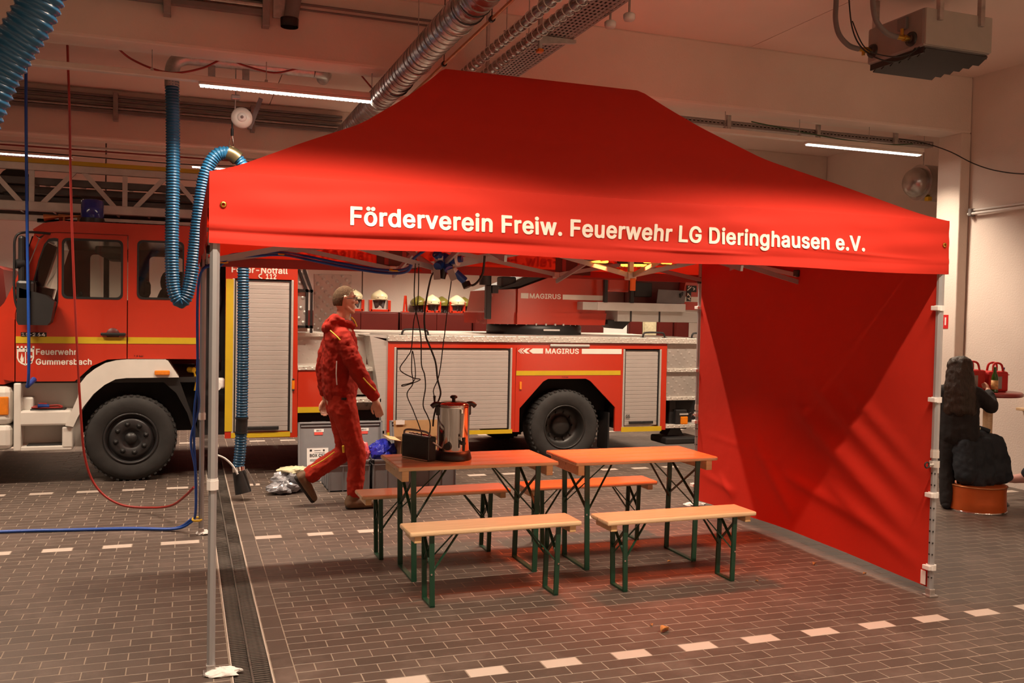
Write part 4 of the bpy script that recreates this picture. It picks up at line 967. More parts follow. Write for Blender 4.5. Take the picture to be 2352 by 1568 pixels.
# legs
LEGM = mat('tent_leg_aluminium', (0.40, 0.40, 0.41), 0.42, 0.5, var=0.04)
def oct_bar(mb, x, y, z0, z1, w_):
    c = w_ * 0.3
    h = w_ / 2
    return mb.prism([(x - h + c, y - h), (x + h - c, y - h), (x + h, y - h + c), (x + h, y + h - c), (x + h - c, y + h), (x - h + c, y + h), (x - h, y + h - c), (x - h, y - h + c)], z0, z1, 'z')
for i, (x, y) in enumerate(((0.280, 0.018), (4.712, 0.018), (0.280, 2.92), (4.712, 2.92))):
    x2 = x - (0.02 if i in (0,) else 0)
    lg = obj('leg', oct_bar(MB(), x, y, 0.92, 2.395, 0.046), LEGM, tent)
    obj('inner_tube', oct_bar(MB(), x, y, 0.0, 0.95, 0.038), LEGM, lg)
    obj('collar', oct_bar(oct_bar(MB(), x, y, 0.90, 0.945, 0.054), x, y, 0.945, 0.955, 0.050), 'wplastic' if i in (0, 2) else 'alu', lg)
    obj('foot_plate', MB().box((x - 0.035, y - 0.035, 0.0), (x + 0.035, y + 0.035, 0.012), 0.003).box((x - 0.022, y - 0.022, 0.01), (x + 0.022, y + 0.022, 0.05), 0.004), 'galv', lg)
    obj('slider', MB().box((x - 0.025, y - 0.0225, 2.09), (x + 0.025, y + 0.026, 2.15), 0.004), 'black' if i > 1 else 'alu', lg)
    if i in (1, 3):
        for zz in (1.865, 1.276, 0.66 if i == 1 else 0.79, 0.19):
            obj('hook_strap', oct_bar(MB(), x, y, zz - 0.017, zz + 0.017, 0.062).box((x - 0.045, y - 0.03, zz - 0.015), (x - 0.025, y + 0.03, zz + 0.014), 0.003), 'wplastic', lg)
        zz = 0.86
        obj('height_clamp', oct_bar(MB(), x, y, zz - 0.02, zz + 0.02, 0.062).cyl((x - 0.03, y - 0.02, zz), (x - 0.07, y - 0.025, zz), 0.008, n=8), 'alu', lg)
        obj('pull_ring', MB().tube([(x - 0.085 + 0.018 * math.cos(a), y - 0.025, zz + 0.018 * math.sin(a)) for a in [2 * PI * k / 16 for k in range(17)]], 0.005, 6), 'blackm', lg)
        mb = MB()
        for k in range(10):
            zz = 0.80 - 0.075 * k
            if zz > 0.05: mb.cyl((x - 0.012, y - 0.0185, zz), (x - 0.012, y - 0.0205, zz), 0.006, n=8).cyl((x - 0.0185, y, zz), (x - 0.0205, y, zz), 0.006, n=8)
        obj('lock_holes', mb, 'black', lg)['kind'] = 'stuff'
# scissor trusses
def truss(a, b, lo=2.125, hi=2.38):
    a = Vector(a); b = Vector(b); d = (b - a).normalized(); n = Vector((-d.y, d.x, 0)) * 0.011
    obj('truss_bar', MB().bar((a.x + n.x, a.y + n.y, lo), (b.x + n.x, b.y + n.y, hi), 0.016, 0.034, ext=0.01), LEGM, tent)
    obj('truss_bar', MB().bar((a.x - n.x, a.y - n.y, hi), (b.x - n.x, b.y - n.y, lo), 0.016, 0.034, ext=0.01), LEGM, tent)
NX = (0.29, 1.765, 3.235, 4.70)
for y in (0.03, 2.91):
    for a, b in zip(NX, NX[1:]): truss((a, y, 0), (b, y, 0))
for a, b in zip(NX, NX[1:]): truss((a, RYC, 0), (b, RYC, 0), 2.07, 2.40)
for x in NX:
    lo = 2.07 if x in (NX[1], NX[2]) else 2.125
    truss((x, 0.03, 0), (x, RYC, 0), lo); truss((x, RYC, 0), (x, 2.91, 0), lo)
for x in NX[1:3]:
    for y in (0.03, 2.91):
        obj('truss_joint', MB().box((x - 0.028, y - 0.02, 2.095), (x + 0.028, y + 0.02, 2.150), 0.008), 'alu', tent)
        obj('truss_joint', MB().box((x - 0.028, y - 0.02, 2.355), (x + 0.028, y + 0.02, 2.40), 0.008), 'alu', tent)
    obj('truss_joint', MB().box((x - 0.035, RYC - 0.035, 2.04), (x + 0.035, RYC + 0.035, 2.10), 0.008), 'alu', tent)
    px = RX0 + 0.02 if x < 2.5 else RX1 - 0.02
    obj('ridge_pole', MB().bar((x, RYC, 2.08), (px, RYC, 3.40), 0.034), LEGM, tent)
for x in (NX[0], NX[3]):
    obj('truss_joint', MB().box((x - 0.02, RYC - 0.03, 2.11), (x + 0.02, RYC + 0.03, 2.165), 0.008), 'black', tent)
# side wall with creases from being folded and pulled
CR = [  # y0, z0, y1, z1, width, height
    (0.06, 0.30, 1.50, 1.10, 0.085, 0.052), (0.05, 0.55, 1.25, 1.28, 0.075, 0.042), (0.05, 0.15, 1.05, 0.52, 0.06, 0.034), (0.05, 0.75, 0.95, 1.32, 0.06, 0.028),
    (0.50, 0.30, 1.60, 0.50, 0.05, 0.024), (1.4, 0.15, 2.0, 0.75, 0.07, 0.022), (2.86, 0.33, 2.2, 0.22, 0.035, 0.022), (2.50, 0.36, 2.25, 0.16, 0.03, 0.02), (2.86, 0.70, 1.9, 0.62, 0.02, 0.006),
    (0.05, 1.06, 2.85, 1.04, 0.010, 0.005), (0.05, 1.57, 2.85, 1.55, 0.010, 0.004), (0.05, 0.62, 2.85, 0.56, 0.010, 0.005), (0.75, 0.1, 0.75, 2.0, 0.010, 0.005), (1.50, 0.1, 1.50, 2.0, 0.010, 0.005), (2.25, 0.1, 2.25, 2.0, 0.010, 0.004)]
def wall_disp(y, z):
    d = 0
    for y0, z0, y1, z1, w_, h in CR:
        a = Vector((y0, z0)); b = Vector((y1, z1)); L = (b - a).length; t = (b - a) / L
        p = Vector((y, z)) - a; s = p.dot(t) / L; q = p.x * t.y - p.y * t.x
        win = max(0, 1 - abs(2 * s - 1) ** 3) if 0 <= s <= 1 else 0
        d += h * win * math.exp(-(q / w_) ** 2) * (1 if w_ > 0.015 else (1 if q < 0 else 0.2))
    d += 0.006 * math.sin(3.1 * y + 2.2 * z) + 0.004 * math.sin(7 * y - 5 * z)
    return d
sw = MB().grid(lambda u, v: (4.690 + 0.012 - wall_disp(0.03 + u * 2.86, 0.05 + v * 2.36) * (0.25 + 0.75 * math.sin(PI * min(1, max(0, u)))) * min(1, 1.6 - v), 0.03 + u * 2.86, 0.055 + 0.035 * math.sin(PI * u) + v * 2.33), 130, 110)
swo = obj('side_wall', sw, 'tentwall', tent)
obj('care_tag', MB().box((4.684, 0.035, 0.07), (4.688, 0.075, 0.16)), 'paper', swo)

# white tissue pads under the left legs
def crumple(name, label, cat, c, r, h, m, seed, group=None, n=26, spike=0.35):
    rr = random.Random(seed)
    k = [(rr.uniform(0, 2 * PI), rr.uniform(2, 7), rr.uniform(0.1, spike)) for _ in range(6)]
    mb = MB()
    def fn(q):
        d = Vector(((q.x - c[0]) / r[0], (q.y - c[1]) / r[1], (q.z - c[2]) / h))
        a = math.atan2(d.y, d.x)
        s = 1 + sum(A * math.sin(f * a + p + 3 * d.z) for p, f, A in k) * 0.35 + rr.uniform(-0.10, 0.10)
        return Vector((c[0] + d.x * r[0] * s, c[1] + d.y * r[1] * s, max(0.001, c[2] + d.z * h * (0.75 + 0.5 * rr.random()))))
    mb.ell(c, (r[0], r[1], h), n, 12, fn)
    mb.sm = [False] * len(mb.f)
    return tag(obj(name, mb, m), label, cat, group)
crumple('tissue_pad', 'crumpled white tissue under the front left tent foot', 'tissue', (0.335, 0.0, 0.008), (0.085, 0.05), 0.022, 'paper', 3)
crumple('tissue_pad', 'crumpled white tissue under the rear left tent foot', 'tissue', (0.30, 2.93, 0.008), (0.055, 0.06), 0.018, 'paper', 5)
crumple('tissue_pad', 'crumpled white tissue under the rear right tent foot', 'tissue', (4.71, 2.92, 0.008), (0.10, 0.06), 0.016, 'paper', 8)

HEAT_W = 14.0
# ring heater round the right ridge pole
t = thing('ring_heater', 'dark ring heater with glowing orange elements under the canopy', 'heater', (3.235, 1.469, 2.2))
obj('ring_body', MB().lathe([(0.06, 2.190), (0.17, 2.190), (0.20, 2.205), (0.19, 2.235), (0.06, 2.245), (0.06, 2.190)], (3.235, 1.469, 0), n=28), 'black', t)
for k in range(3):
    a = PI * 0.96 + k * 2 * PI / 3
    d = Vector((math.cos(a), math.sin(a), 0)); c = Vector((3.235, 1.469, 2.168)) + d * 0.25
    s = Vector((-d.y, d.x, 0))
    m4 = Matrix(((d.x, s.x, 0, c.x), (d.y, s.y, 0, c.y), (0, 0, 1, c.z), (0, 0, 0, 1)))
    hd = obj('heater_head', MB().box((-0.075, -0.14, 0.0), (0.075, 0.14, 0.05), 0.012).xf(m4), 'black', t)
    obj('glow_element', MB().cyl((-0.03, -0.115, -0.006), (-0.03, 0.115, -0.006), 0.009, n=8).cyl((0.03, -0.115, -0.006), (0.03, 0.115, -0.006), 0.009, n=8).xf(m4), 'glow', hd)
    hl = bpy.data.lights.new('heater_light', 'AREA'); hl.shape = 'RECTANGLE'; hl.size = 0.10; hl.size_y = 0.24
    hl.energy = HEAT_W; hl.spread = math.radians(88); hl.color = (1.0, 0.135, 0.04)
    ho_ = bpy.data.objects.new('heater_light', hl); scn.collection.objects.link(ho_)
    ho_.location = c + Vector((0, 0, -0.03)); ho_.rotation_euler = (0, math.radians(-12), a)
    mb = MB()
    for j in range(7):
        mb.box((-0.07, -0.12 + j * 0.04, -0.022), (0.07, -0.116 + j * 0.04, -0.018))
    obj('guard_wires', mb.xf(m4), 'blackm', hd)['kind'] = 'stuff'
obj('strap', MB().box((3.215, 1.42, 1.96), (3.255, 1.44, 2.05), 0.004), 'orange', t)
# power distributor
t = thing('power_distributor', 'blue hanging socket block with grey flap lids under the canopy centre', 'socket block', (1.765, 1.43, 2.15))
c = Vector((1.775, 1.335, 2.118))
for k, (dx, dy, dz, ln) in enumerate(((-0.6, -0.5, -0.45, 0.085), (0.2, -0.7, -0.62, 0.09), (0.75, -0.55, 0.1, 0.09), (-0.65, -0.4, 0.45, 0.09))):
    d = Vector((dx, dy, dz)).normalized()
    so = obj('socket', MB().cyl(c, c + d * ln, 0.034, 0.030, n=16), 'blue', t)
    if k == 2:
        obj('flap_lid', MB().cyl(c + d * ln, c + d * (ln + 0.014), 0.042, n=18), 'wplastic', so)
        obj('plug', MB().cyl(c + d * (ln + 0.012), c + d * (ln + 0.04), 0.022, n=14), 'blue', so)
    elif k == 0:
        obj('flap_lid', MB().bar(c + d * ln + Vector((-0.005, 0, -0.02)), c + d * ln + Vector((0.0, 0, -0.085)), 0.045, 0.008, up=(0.3, 1, 0)), 'pinkish', so)
    else:
        obj('flap_lid', MB().bar(c + d * ln + Vector((0.005, 0, 0.0)), c + d * ln + Vector((0.035, 0, -0.07)), 0.045, 0.008, up=(0.3, 1, 0)), 'pinkish', so)
obj('body', MB().ell(c, (0.055, 0.05, 0.055), 18, 12), 'blue', t)
obj('rating_plate', MB().box((c.x - 0.055, c.y - 0.052, c.z + 0.005), (c.x - 0.02, c.y - 0.044, c.z + 0.03)), 'wplastic', t)
obj('cable_gland', MB().cyl(c + Vector((0, -0.01, -0.05)), c + Vector((-0.01, -0.01, -0.12)), 0.028, 0.018, n=12), 'black', t)
t = thing('cable_connector', 'blue plug connector with yellow tape hanging right of the socket block', 'connector', (1.95, 1.5, 2.0))
obj('body', MB().cyl((1.895, 1.48, 2.055), (1.965, 1.48, 1.995), 0.026, 0.028, n=16), 'blue', t)
obj('white_end', MB().cyl((1.875, 1.48, 2.072), (1.897, 1.48, 2.053), 0.027, n=16), 'wplastic', t)
obj('tape', MB().tube(crom([(1.85, 1.48, 2.10), (1.87, 1.475, 2.085), (1.875, 1.47, 2.06), (1.865, 1.47, 2.045)], 4), 0.013, 8), 'tape', t)
obj('strap', MB().bar((1.825, 1.47, 2.15), (1.865, 1.48, 2.09), 0.008, 0.012), 'blue', t)
obj('cap', MB().cyl((1.972, 1.48, 1.985), (1.985, 1.47, 1.95), 0.030, n=16), 'black', t)
obj('lead', MB().tube(crom([(1.965, 1.48, 1.99), (2.02, 1.48, 1.965), (2.062, 1.46, 2.0), (2.085, 1.44, 2.06), (2.088, 1.42, 2.17)], 8), 0.008, 6), 'cablek', t)
CB = lambda pts, dz=0: crom(pts, 8)
tag(obj('urn_cable', MB().tube(CB([(1.745, 1.40, 2.06), (1.716, 1.45, 2.002), (1.690, 1.50, 1.763), (1.701, 1.50, 1.615), (1.724, 1.50, 1.555), (1.772, 1.50, 1.435), (1.790, 1.50, 1.315), (1.813, 1.50, 1.225), (1.802, 1.50, 1.171), (1.782, 1.48, 1.14), (1.755, 1.45, 1.060), (1.742, 1.42, 1.000)]), 0.0065, 6), 'cablek'), 'thick black cable from the socket block down to the steel urn', 'cable')
tag(obj('hanging_cable', MB().tube(CB([(1.608, 1.45, 2.10), (1.618, 1.5, 1.851), (1.665, 1.5, 1.614), (1.674, 1.5, 1.420), (1.697, 1.5, 1.346), (1.705, 1.5, 1.256), (1.691, 1.5, 1.136), (1.723, 1.5, 1.061), (1.743, 1.5, 1.0), (1.739, 1.5, 0.88), (1.757, 1.48, 0.80), (1.742, 1.46, 0.788), (1.722, 1.45, 0.83)]), 0.004, 6), 'cablek'), 'thin black cable hanging in the middle, ending in a loop behind the radio', 'cable')
tag(obj('tangled_cable', MB().tube(CB([(1.632, 1.45, 2.10), (1.642, 1.5, 1.851), (1.615, 1.5, 1.703), (1.602, 1.5, 1.524), (1.573, 1.5, 1.465), (1.523, 1.49, 1.382), (1.606, 1.48, 1.328), (1.667, 1.5, 1.310), (1.561, 1.51, 1.269), (1.543, 1.5, 1.275), (1.621, 1.5, 1.300), (1.637, 1.52, 1.376), (1.612, 1.51, 1.507), (1.606, 1.5, 1.376), (1.615, 1.49, 1.287), (1.577, 1.5, 1.212), (1.619, 1.5, 1.108), (1.663, 1.5, 1.0), (1.68, 1.47, 0.935)]), 0.0036, 6), 'cablek'), 'thin black cable tangled in loops above the radio', 'cable')
tag(obj('kinked_cable', MB().tube(CB([(1.868, 1.45, 2.13), (1.874, 1.5, 1.977), (1.858, 1.5, 1.856), (1.837, 1.5, 1.646), (1.826, 1.5, 1.556), (1.810, 1.5, 1.405), (1.793, 1.5, 1.315), (1.763, 1.5, 1.240), (1.767, 1.49, 1.19), (1.765, 1.47, 1.15)]), 0.0036, 6).cyl((1.767, 1.49, 1.20), (1.766, 1.48, 1.155), 0.010, 0.006, n=8), 'cablek'), 'thin black cable hanging right of the others with a small plug', 'cable')
t = thing('blue_cable_bundle', 'two blue cables along the floor, up the rear left tent leg and along the truss', 'cable', (0.25, 2.95, 0))
for k in range(2):
    o_ = 0.022 * k
    obj('cable', MB().tube(crom([(-6.0, 3.6 + o_, 0.012), (-2.6, 3.40 + o_, 0.012), (-1.183, 3.329 + o_, 0.012), (-0.72, 3.264 + o_, 0.012), (-0.243, 3.182 + o_ * 1.5, 0.012), (0.08, 3.06 + o_, 0.02), (0.20, 2.98, 0.08 + o_), (0.238, 2.93 - o_, 0.17), (0.235, 2.90 - o_, 0.5), (0.222 - o_, 2.89, 0.75), (0.225 + o_ * 1.3, 2.89, 1.0), (0.245, 2.89 - o_, 1.25), (0.25, 2.89 - o_, 2.0), (0.40, 2.80, 2.12 - o_), (0.474, 2.75, 2.182 - o_), (0.667, 2.75, 2.205 - o_), (0.86, 2.7, 2.215 - o_), (0.98, 2.3, 2.17 - o_), (1.233, 2.2, 2.12 - o_), (1.50, 2.0, 2.075 - o_), (1.62, 1.75, 2.08 - o_), (1.64, 1.6, 2.15), (1.72, 1.45, 2.22)], 8), 0.010, 7), 'cableb', t)
for p in ((0.25, 2.915, 0.12), (0.42, 2.79, 2.125), (0.86, 2.705, 2.20), (1.56, 1.88, 2.07)):
    obj('cable_tie', MB().tube([(p[0] + 0.034 * math.cos(a), p[1] + 0.034 * math.sin(a), p[2] + 0.006 * math.sin(a)) for a in [2 * PI * k / 14 for k in range(15)]], 0.009 if p[2] < 1 else 0.006, 6), 'tape', t)

# ================================================================ TABLES AND BENCHES
def folding_legs(root, xs, y0, y1, h, w_, lean, bz, beam):
    # U-shaped leg frames of flat green bar with cross braces and a folding strut
    for sgn, x in zip((-1, 1), xs):
        xt, xb = x, x - sgn * lean
        lf = obj('leg_frame', MB().bar((xb, y0, 0.006), (xt, y0, h), w_, 0.016, up=(0, 1, 0)).bar((xb, y1, 0.006), (xt, y1, h), w_, 0.016, up=(0, 1, 0)).box((xb - w_ / 2, y0 - 0.008, 0), (xb + w_ / 2, y1 + 0.008, 0.012), 0.002), 'green', root)
        z1, z2 = h * 0.93, h * (0.58 if h > 0.6 else 0.55)
        obj('cross_brace', MB().bar((xt, y0, z2), (xt, y1, z1), 0.02, 0.006).bar((xt + 0.006, y0, z1), (xt + 0.006, y1, z2), 0.02, 0.006), 'green', root)
        xe = x - sgn * (0.30 if h > 0.6 else 0.20)
        obj('folding_strut', MB().bar((xt, y0, z2 - 0.04), (xe, (y0 + y1) / 2 - 0.02, h), 0.012, 0.008).bar((xt, y1, z2 - 0.04), (xe, (y0 + y1) / 2 + 0.02, h), 0.012, 0.008), 'green', root)
        obj('strut_hinge', MB().box((xe - 0.035, (y0 + y1) / 2 - 0.03, h - 0.012), (xe + 0.035, (y0 + y1) / 2 + 0.03, h + 0.002)), 'green', root)
        obj('rivet', MB().cyl((xt, y0 - 0.008, z2 - 0.04), (xt, y0 - 0.013, z2 - 0.04), 0.006, n=8), 'chrome', root)
def planks(root, x0, x1, y0, y1, z0, z1, cuts, name):
    ys = [y0] + cuts + [y1]
    for a, b in zip(ys, ys[1:]):
        obj(name, MB().box((x0, a, z0), (x1, b - 0.0006, z1), 0.010 if z1 - z0 > 0.02 else 0.006), 'wood', root)
def make_table(label):
    t = thing('beer_table', label, 'table', (0, 0, 0))
    L, W, H = 1.12, 0.56, 0.772
    planks(t, -L / 2, L / 2, -W / 2, W / 2, H - 0.028, H, [-0.14, 0.0, 0.14], 'tabletop_plank')
    for s in (-1, 1):
        obj('crosspiece', MB().box((s * (L / 2 - 0.055) - 0.024, -W / 2 + 0.03, H - 0.10), (s * (L / 2 - 0.055) + 0.024, W / 2 - 0.03, H - 0.028), 0.004), 'woodedge', t)
    folding_legs(t, (-L / 2 + 0.12, L / 2 - 0.12), -0.20, 0.20, H - 0.028, 0.034, 0.015, 0, 0)
    return t
def make_bench(label):
    t = thing('beer_bench', label, 'bench', (0, 0, 0))
    L, W, H = 1.12, 0.262, 0.472
    planks(t, -L / 2, L / 2, -W / 2, W / 2, H - 0.030, H, [], 'seat_plank')
    for s in (-1, 1):
        obj('crosspiece', MB().box((s * (L / 2 - 0.055) - 0.022, -W / 2 + 0.02, H - 0.072), (s * (L / 2 - 0.055) + 0.022, W / 2 - 0.02, H - 0.030), 0.004), 'woodedge', t)
    folding_legs(t, (-L / 2 + 0.145, L / 2 - 0.145), -0.088, 0.088, H - 0.030, 0.030, 0.01, 0, 0)
    return t
def place(t, x, y, rz):
    t.location = (x, y, 0); t.rotation_euler = (0, 0, rz)
    return t
t1 = place(make_table('orange-lit pine folding table carrying the steel urn and radio'), 2.005, 1.435, 0.004)
t2 = copy_tree(t1); place(t2, 3.225, 1.375, 0.0); t2['label'] = 'bare orange-lit pine folding table nearest the red side wall'
b1 = place(make_bench('pale pine bench in front of the table with the urn'), 1.965, 0.785, 0.02)
for x, y, rz, lab in ((3.235, 0.745, 0.018, 'pale pine bench in front of the bare table, beside the side wall'),
                      (1.885, 1.905, 0.01, 'orange-lit bench behind the urn table, by the walking man'),
                      (3.13, 1.93, 0.012, 'orange-lit bench behind the bare table')):
    b = copy_tree(b1); place(b, x, y, rz); b['label'] = lab
for o, g in ((t1, 'pine folding tables'), (t2, 'pine folding tables')): o['group'] = g
for o in scn.objects:
    if o.name.startswith('beer_bench'): o['group'] = 'pine folding benches'

# ================================================================ ON THE TABLE
UX, UY, UZ = 1.885, 1.42, 0.772
t = thing('hot_drink_urn', 'tall polished steel hot drink urn with black base on the left table', 'urn', (UX, UY, UZ))
obj('base', MB().lathe([(0.001, UZ), (0.128, UZ), (0.130, UZ + 0.01), (0.118, UZ + 0.058), (0.10, UZ + 0.062)], (UX, UY, 0), n=36), 'black', t)
obj('body', MB().lathe([(0.108, UZ + 0.058), (0.110, UZ + 0.065), (0.110, UZ + 0.355), (0.112, UZ + 0.362), (0.110, UZ + 0.368), (0.10, UZ + 0.372)], (UX, UY, 0), n=48), 'steel', t)
ld = obj('lid', MB().lathe([(0.111, UZ + 0.368), (0.113, UZ + 0.376), (0.085, UZ + 0.392), (0.04, UZ + 0.398), (0.001, UZ + 0.399)], (UX, UY, 0), n=36), 'steel', t)
obj('lid_knob', MB().lathe([(0.012, UZ + 0.395), (0.012, UZ + 0.413), (0.025, UZ + 0.42), (0.025, UZ + 0.43), (0.015, UZ + 0.437), (0.001, UZ + 0.438)], (UX, UY, 0), n=20), 'black', ld)
for s in (-1, 1):
    obj('handle', MB().tube(crom([(UX + s * 0.095, UY, UZ + 0.375), (UX + s * 0.13, UY, UZ + 0.378), (UX + s * 0.155, UY, UZ + 0.36)], 5), 0.017, 10).box((UX + s * 0.100, UY - 0.02, UZ + 0.30), (UX + s * 0.122, UY + 0.02, UZ + 0.37), 0.008), 'black', t)
a = -1.72 + PI * 0.0
fx, fy = math.cos(-1.35), math.sin(-1.35)
tp = obj('tap', MB().cyl((UX + fx * 0.105, UY + fy * 0.105, UZ + 0.125), (UX + fx * 0.155, UY + fy * 0.155, UZ + 0.125), 0.014, n=12).cyl((UX + fx * 0.15, UY + fy * 0.15, UZ + 0.165), (UX + fx * 0.15, UY + fy * 0.15, UZ + 0.075), 0.012, 0.009, n=10), 'black', t)
obj('level_gauge', MB().cyl((UX + fx * 0.117, UY + fy * 0.117, UZ + 0.15), (UX + fx * 0.117, UY + fy * 0.117, UZ + 0.33), 0.008, n=10), 'glass', t)
obj('gauge_holder', MB().cyl((UX + fx * 0.116, UY + fy * 0.116, UZ + 0.325), (UX + fx * 0.116, UY + fy * 0.116, UZ + 0.35), 0.014, n=10).cyl((UX + fx * 0.116, UY + fy * 0.116, UZ + 0.145), (UX + fx * 0.116, UY + fy * 0.116, UZ + 0.16), 0.014, n=10), 'chrome', t)
kx, ky = math.cos(-2.15), math.sin(-2.15)
obj('thermostat_knob', MB().cyl((UX + kx * 0.106, UY + ky * 0.106, UZ + 0.100), (UX + kx * 0.130, UY + ky * 0.130, UZ + 0.100), 0.027, 0.024, n=20), 'black', t)
RX, RY = 1.655, 1.46
m4 = Matrix.Translation((RX, RY, UZ)) @ Matrix.Rotation(math.radians(-62), 4, 'Z')
t = thing('portable_radio', 'small black portable radio on the left table beside the urn', 'radio', (RX, RY, UZ))
obj('body', MB().box((-0.135, -0.038, 0.0), (0.135, 0.038, 0.165), 0.01).xf(m4), 'black', t)
obj('speaker_grille', MB().box((-0.125, -0.0405, 0.02), (0.125, -0.0375, 0.115), 0.003).xf(m4), 'blackm', t)
obj('trim', MB().box((-0.13, -0.040, 0.006), (0.13, -0.037, 0.012)).xf(m4), 'chrome', t)
obj('trim', MB().box((-0.13, -0.028, 0.164), (0.13, -0.004, 0.169)).xf(m4), 'chrome', t)
for k in range(5):
    obj('button', MB().box((-0.11 + k * 0.045, 0.004, 0.163), (-0.083 + k * 0.045, 0.026, 0.174), 0.003).xf(m4), 'chrome' if k < 3 else 'signred', t)
obj('carry_handle', MB().tube(crom([(-0.13, -0.02, 0.16), (-0.10, -0.02, 0.195), (0.10, -0.02, 0.195), (0.13, -0.02, 0.16)], 6), 0.007, 6).xf(m4), 'cond', t)
obj('antenna', MB().bar((0.138, 0.0, 0.13), (0.14, 0.075, 0.085), 0.018, 0.008).xf(m4), 'alu', t)

# dry leaves on the paving
for k, (x, y, s, a, lab) in enumerate(((2.71, -0.085, 0.075, 0.5, 'largest curled dry leaf on the paving in front of the tent'), (2.685, 0.02, 0.03, 1.2, 'small dry leaf just beyond the largest leaf'),
        (3.461, 1.195, 0.03, 0.2, 'small yellow leaf under the bare table'), (4.454, 0.847, 0.045, 0.6, 'flat dry leaf near the middle of the side wall'),
        (4.82 - 0.3, 1.60, 0.02, 0.1, 'tiny dry leaf at the far hem of the side wall'), (3.795, 0.60, 0.022, 2.0, 'tiny dry leaf right of the near right bench leg'), (4.64, 0.54, 0.035, 0.3, 'dry leaf close under the side wall hem'))):
    mb = MB().grid(lambda u, v: Vector((x, y, 0)) + Matrix.Rotation(a, 3, 'Z') @ Vector(((u - 0.5) * s, (v - 0.5) * s * 0.55 * math.sin(PI * (0.08 + 0.84 * u)), 0.004 + 0.28 * s * (abs(v - 0.5) * 2) ** 1.5 + 0.12 * s * math.sin(4 * u))), 10, 6)
    o = obj('dry_leaf', mb, 'leaf')
    sd = o.modifiers.new('thickness', 'SOLIDIFY'); sd.thickness = 0.0012
    tag(o, lab, 'leaf', 'dry leaves on the paving')
# ================================================================ THE FIRE ENGINE
YS, YF = 5.36, 7.84
truck = thing('turntable_ladder_truck', 'red fire engine with turntable ladder on its roof, standing behind the tent', 'fire engine', (2.2, 6.6, 0))
T = lambda n, mb, m, par=None, fix=True: obj(n, mb, m, par or truck, fix)
# chassis, dark underbody and a black box darkening the gap behind the cab
T('chassis', MB().box((-1.35, 5.75, 0.46), (6.1, 7.45, 0.98)).box((0.28, 5.62, 0.42), (0.56, 7.5, 2.0)).box((1.3, 5.5, 0.40), (2.26, 7.7, 0.66)), 'under')
# ---- cab
cab = T('cab', MB().prism([(-1.25, 2.50), (-1.16, 2.565), (-1.0, 2.595), (0.28, 2.605), (0.30, 2.60), (0.30, 2.50), (-1.24, 2.44)], YS + 0.03, YF - 0.03)     # roof
        .box((0.265, YS + 0.02, 1.25), (0.30, YF - 0.02, 1.75)).box((0.265, YS + 0.02, 2.42), (0.30, YF - 0.02, 2.55)).box((0.265, YS + 0.02, 1.7), (0.30, YS + 0.5, 2.45)).box((0.265, YF - 0.5, 1.7), (0.30, YF - 0.02, 2.45)), 'red')
def rrect(x0, z0, x1, z1, r, n=5):
    out = []
    for cx, cz, a0 in ((x1 - r, z1 - r, 0), (x0 + r, z1 - r, PI / 2), (x0 + r, z0 + r, PI), (x1 - r, z0 + r, 1.5 * PI)):
        for k in range(n + 1):
            a = a0 + PI / 2 * k / n; out.append((cx + r * math.cos(a), cz + r * math.sin(a)))
    return out
win_d = rrect(-0.995, 1.835, -0.44, 2.43, 0.05)
win_r = rrect(-0.31, 1.845, 0.135, 2.44, 0.05)
win_t = [(-1.245, 1.99), (-1.20, 2.20), (-1.15, 2.36), (-1.11, 2.415), (-1.06, 2.425), (-1.025, 2.42), (-1.025, 1.80), (-1.07, 1.60), (-1.10, 1.575), (-1.24, 1.58), (-1.265, 1.62)]
door_poly = [(-1.395, 1.02), (-0.402, 1.02), (-0.402, 2.475), (-1.03, 2.475), (-1.13, 2.465), (-1.19, 2.40), (-1.27, 2.18), (-1.33, 1.95), (-1.395, 1.68)]
dcut = [(-1.395, 1.02), (-0.875, 1.02), (-0.82, 1.07), (-0.72, 1.17), (-0.58, 1.235), (-0.402, 1.245), (-0.402, 2.475), (-1.03, 2.475), (-1.13, 2.465), (-1.19, 2.40), (-1.27, 2.18), (-1.33, 1.95), (-1.395, 1.68)]
door = T('cab_door', MB().prism(dcut, YS, YS + 0.03, holes=[win_d, win_t]), 'red')
rear_poly = [(-0.393, 1.245), (0.30, 1.24), (0.30, 2.60), (-1.0, 2.595), (-1.16, 2.565), (-1.25, 2.50), (-1.20, 2.425), (-1.13, 2.475), (-1.03, 2.485), (-0.393, 2.485)]
side = T('cab_side', MB().prism(rear_poly, YS + 0.002, YS + 0.03, holes=[win_r]), 'red')
T('far_side', MB().prism([(-1.395, 1.02), (0.30, 1.02), (0.30, 2.60), (-1.16, 2.565), (-1.27, 2.18), (-1.395, 1.68)], YF - 0.03, YF, holes=[rrect(-0.96, 1.845, -0.42, 2.40, 0.05), rrect(-0.28, 1.845, 0.12, 2.40, 0.05)]), 'red')
for nm, poly, par in (('door_window', win_d, door), ('quarter_window', win_t, door), ('rear_window', win_r, side)):
    c = Vector((sum(p[0] for p in poly) / len(poly), sum(p[1] for p in poly) / len(poly)))
    inner = [tuple(c + (Vector(p) - c) * 0.93) for p in poly]
    T('window_seal', MB().prism(poly, YS - 0.004, YS + 0.02, holes=[inner]), 'black', par)
    T(nm, MB().prism(inner, YS + 0.008, YS + 0.012), 'glass', par)
T('far_window', MB().prism(rrect(-0.96, 1.845, -0.42, 2.40, 0.05), YF - 0.016, YF - 0.012), 'glass')
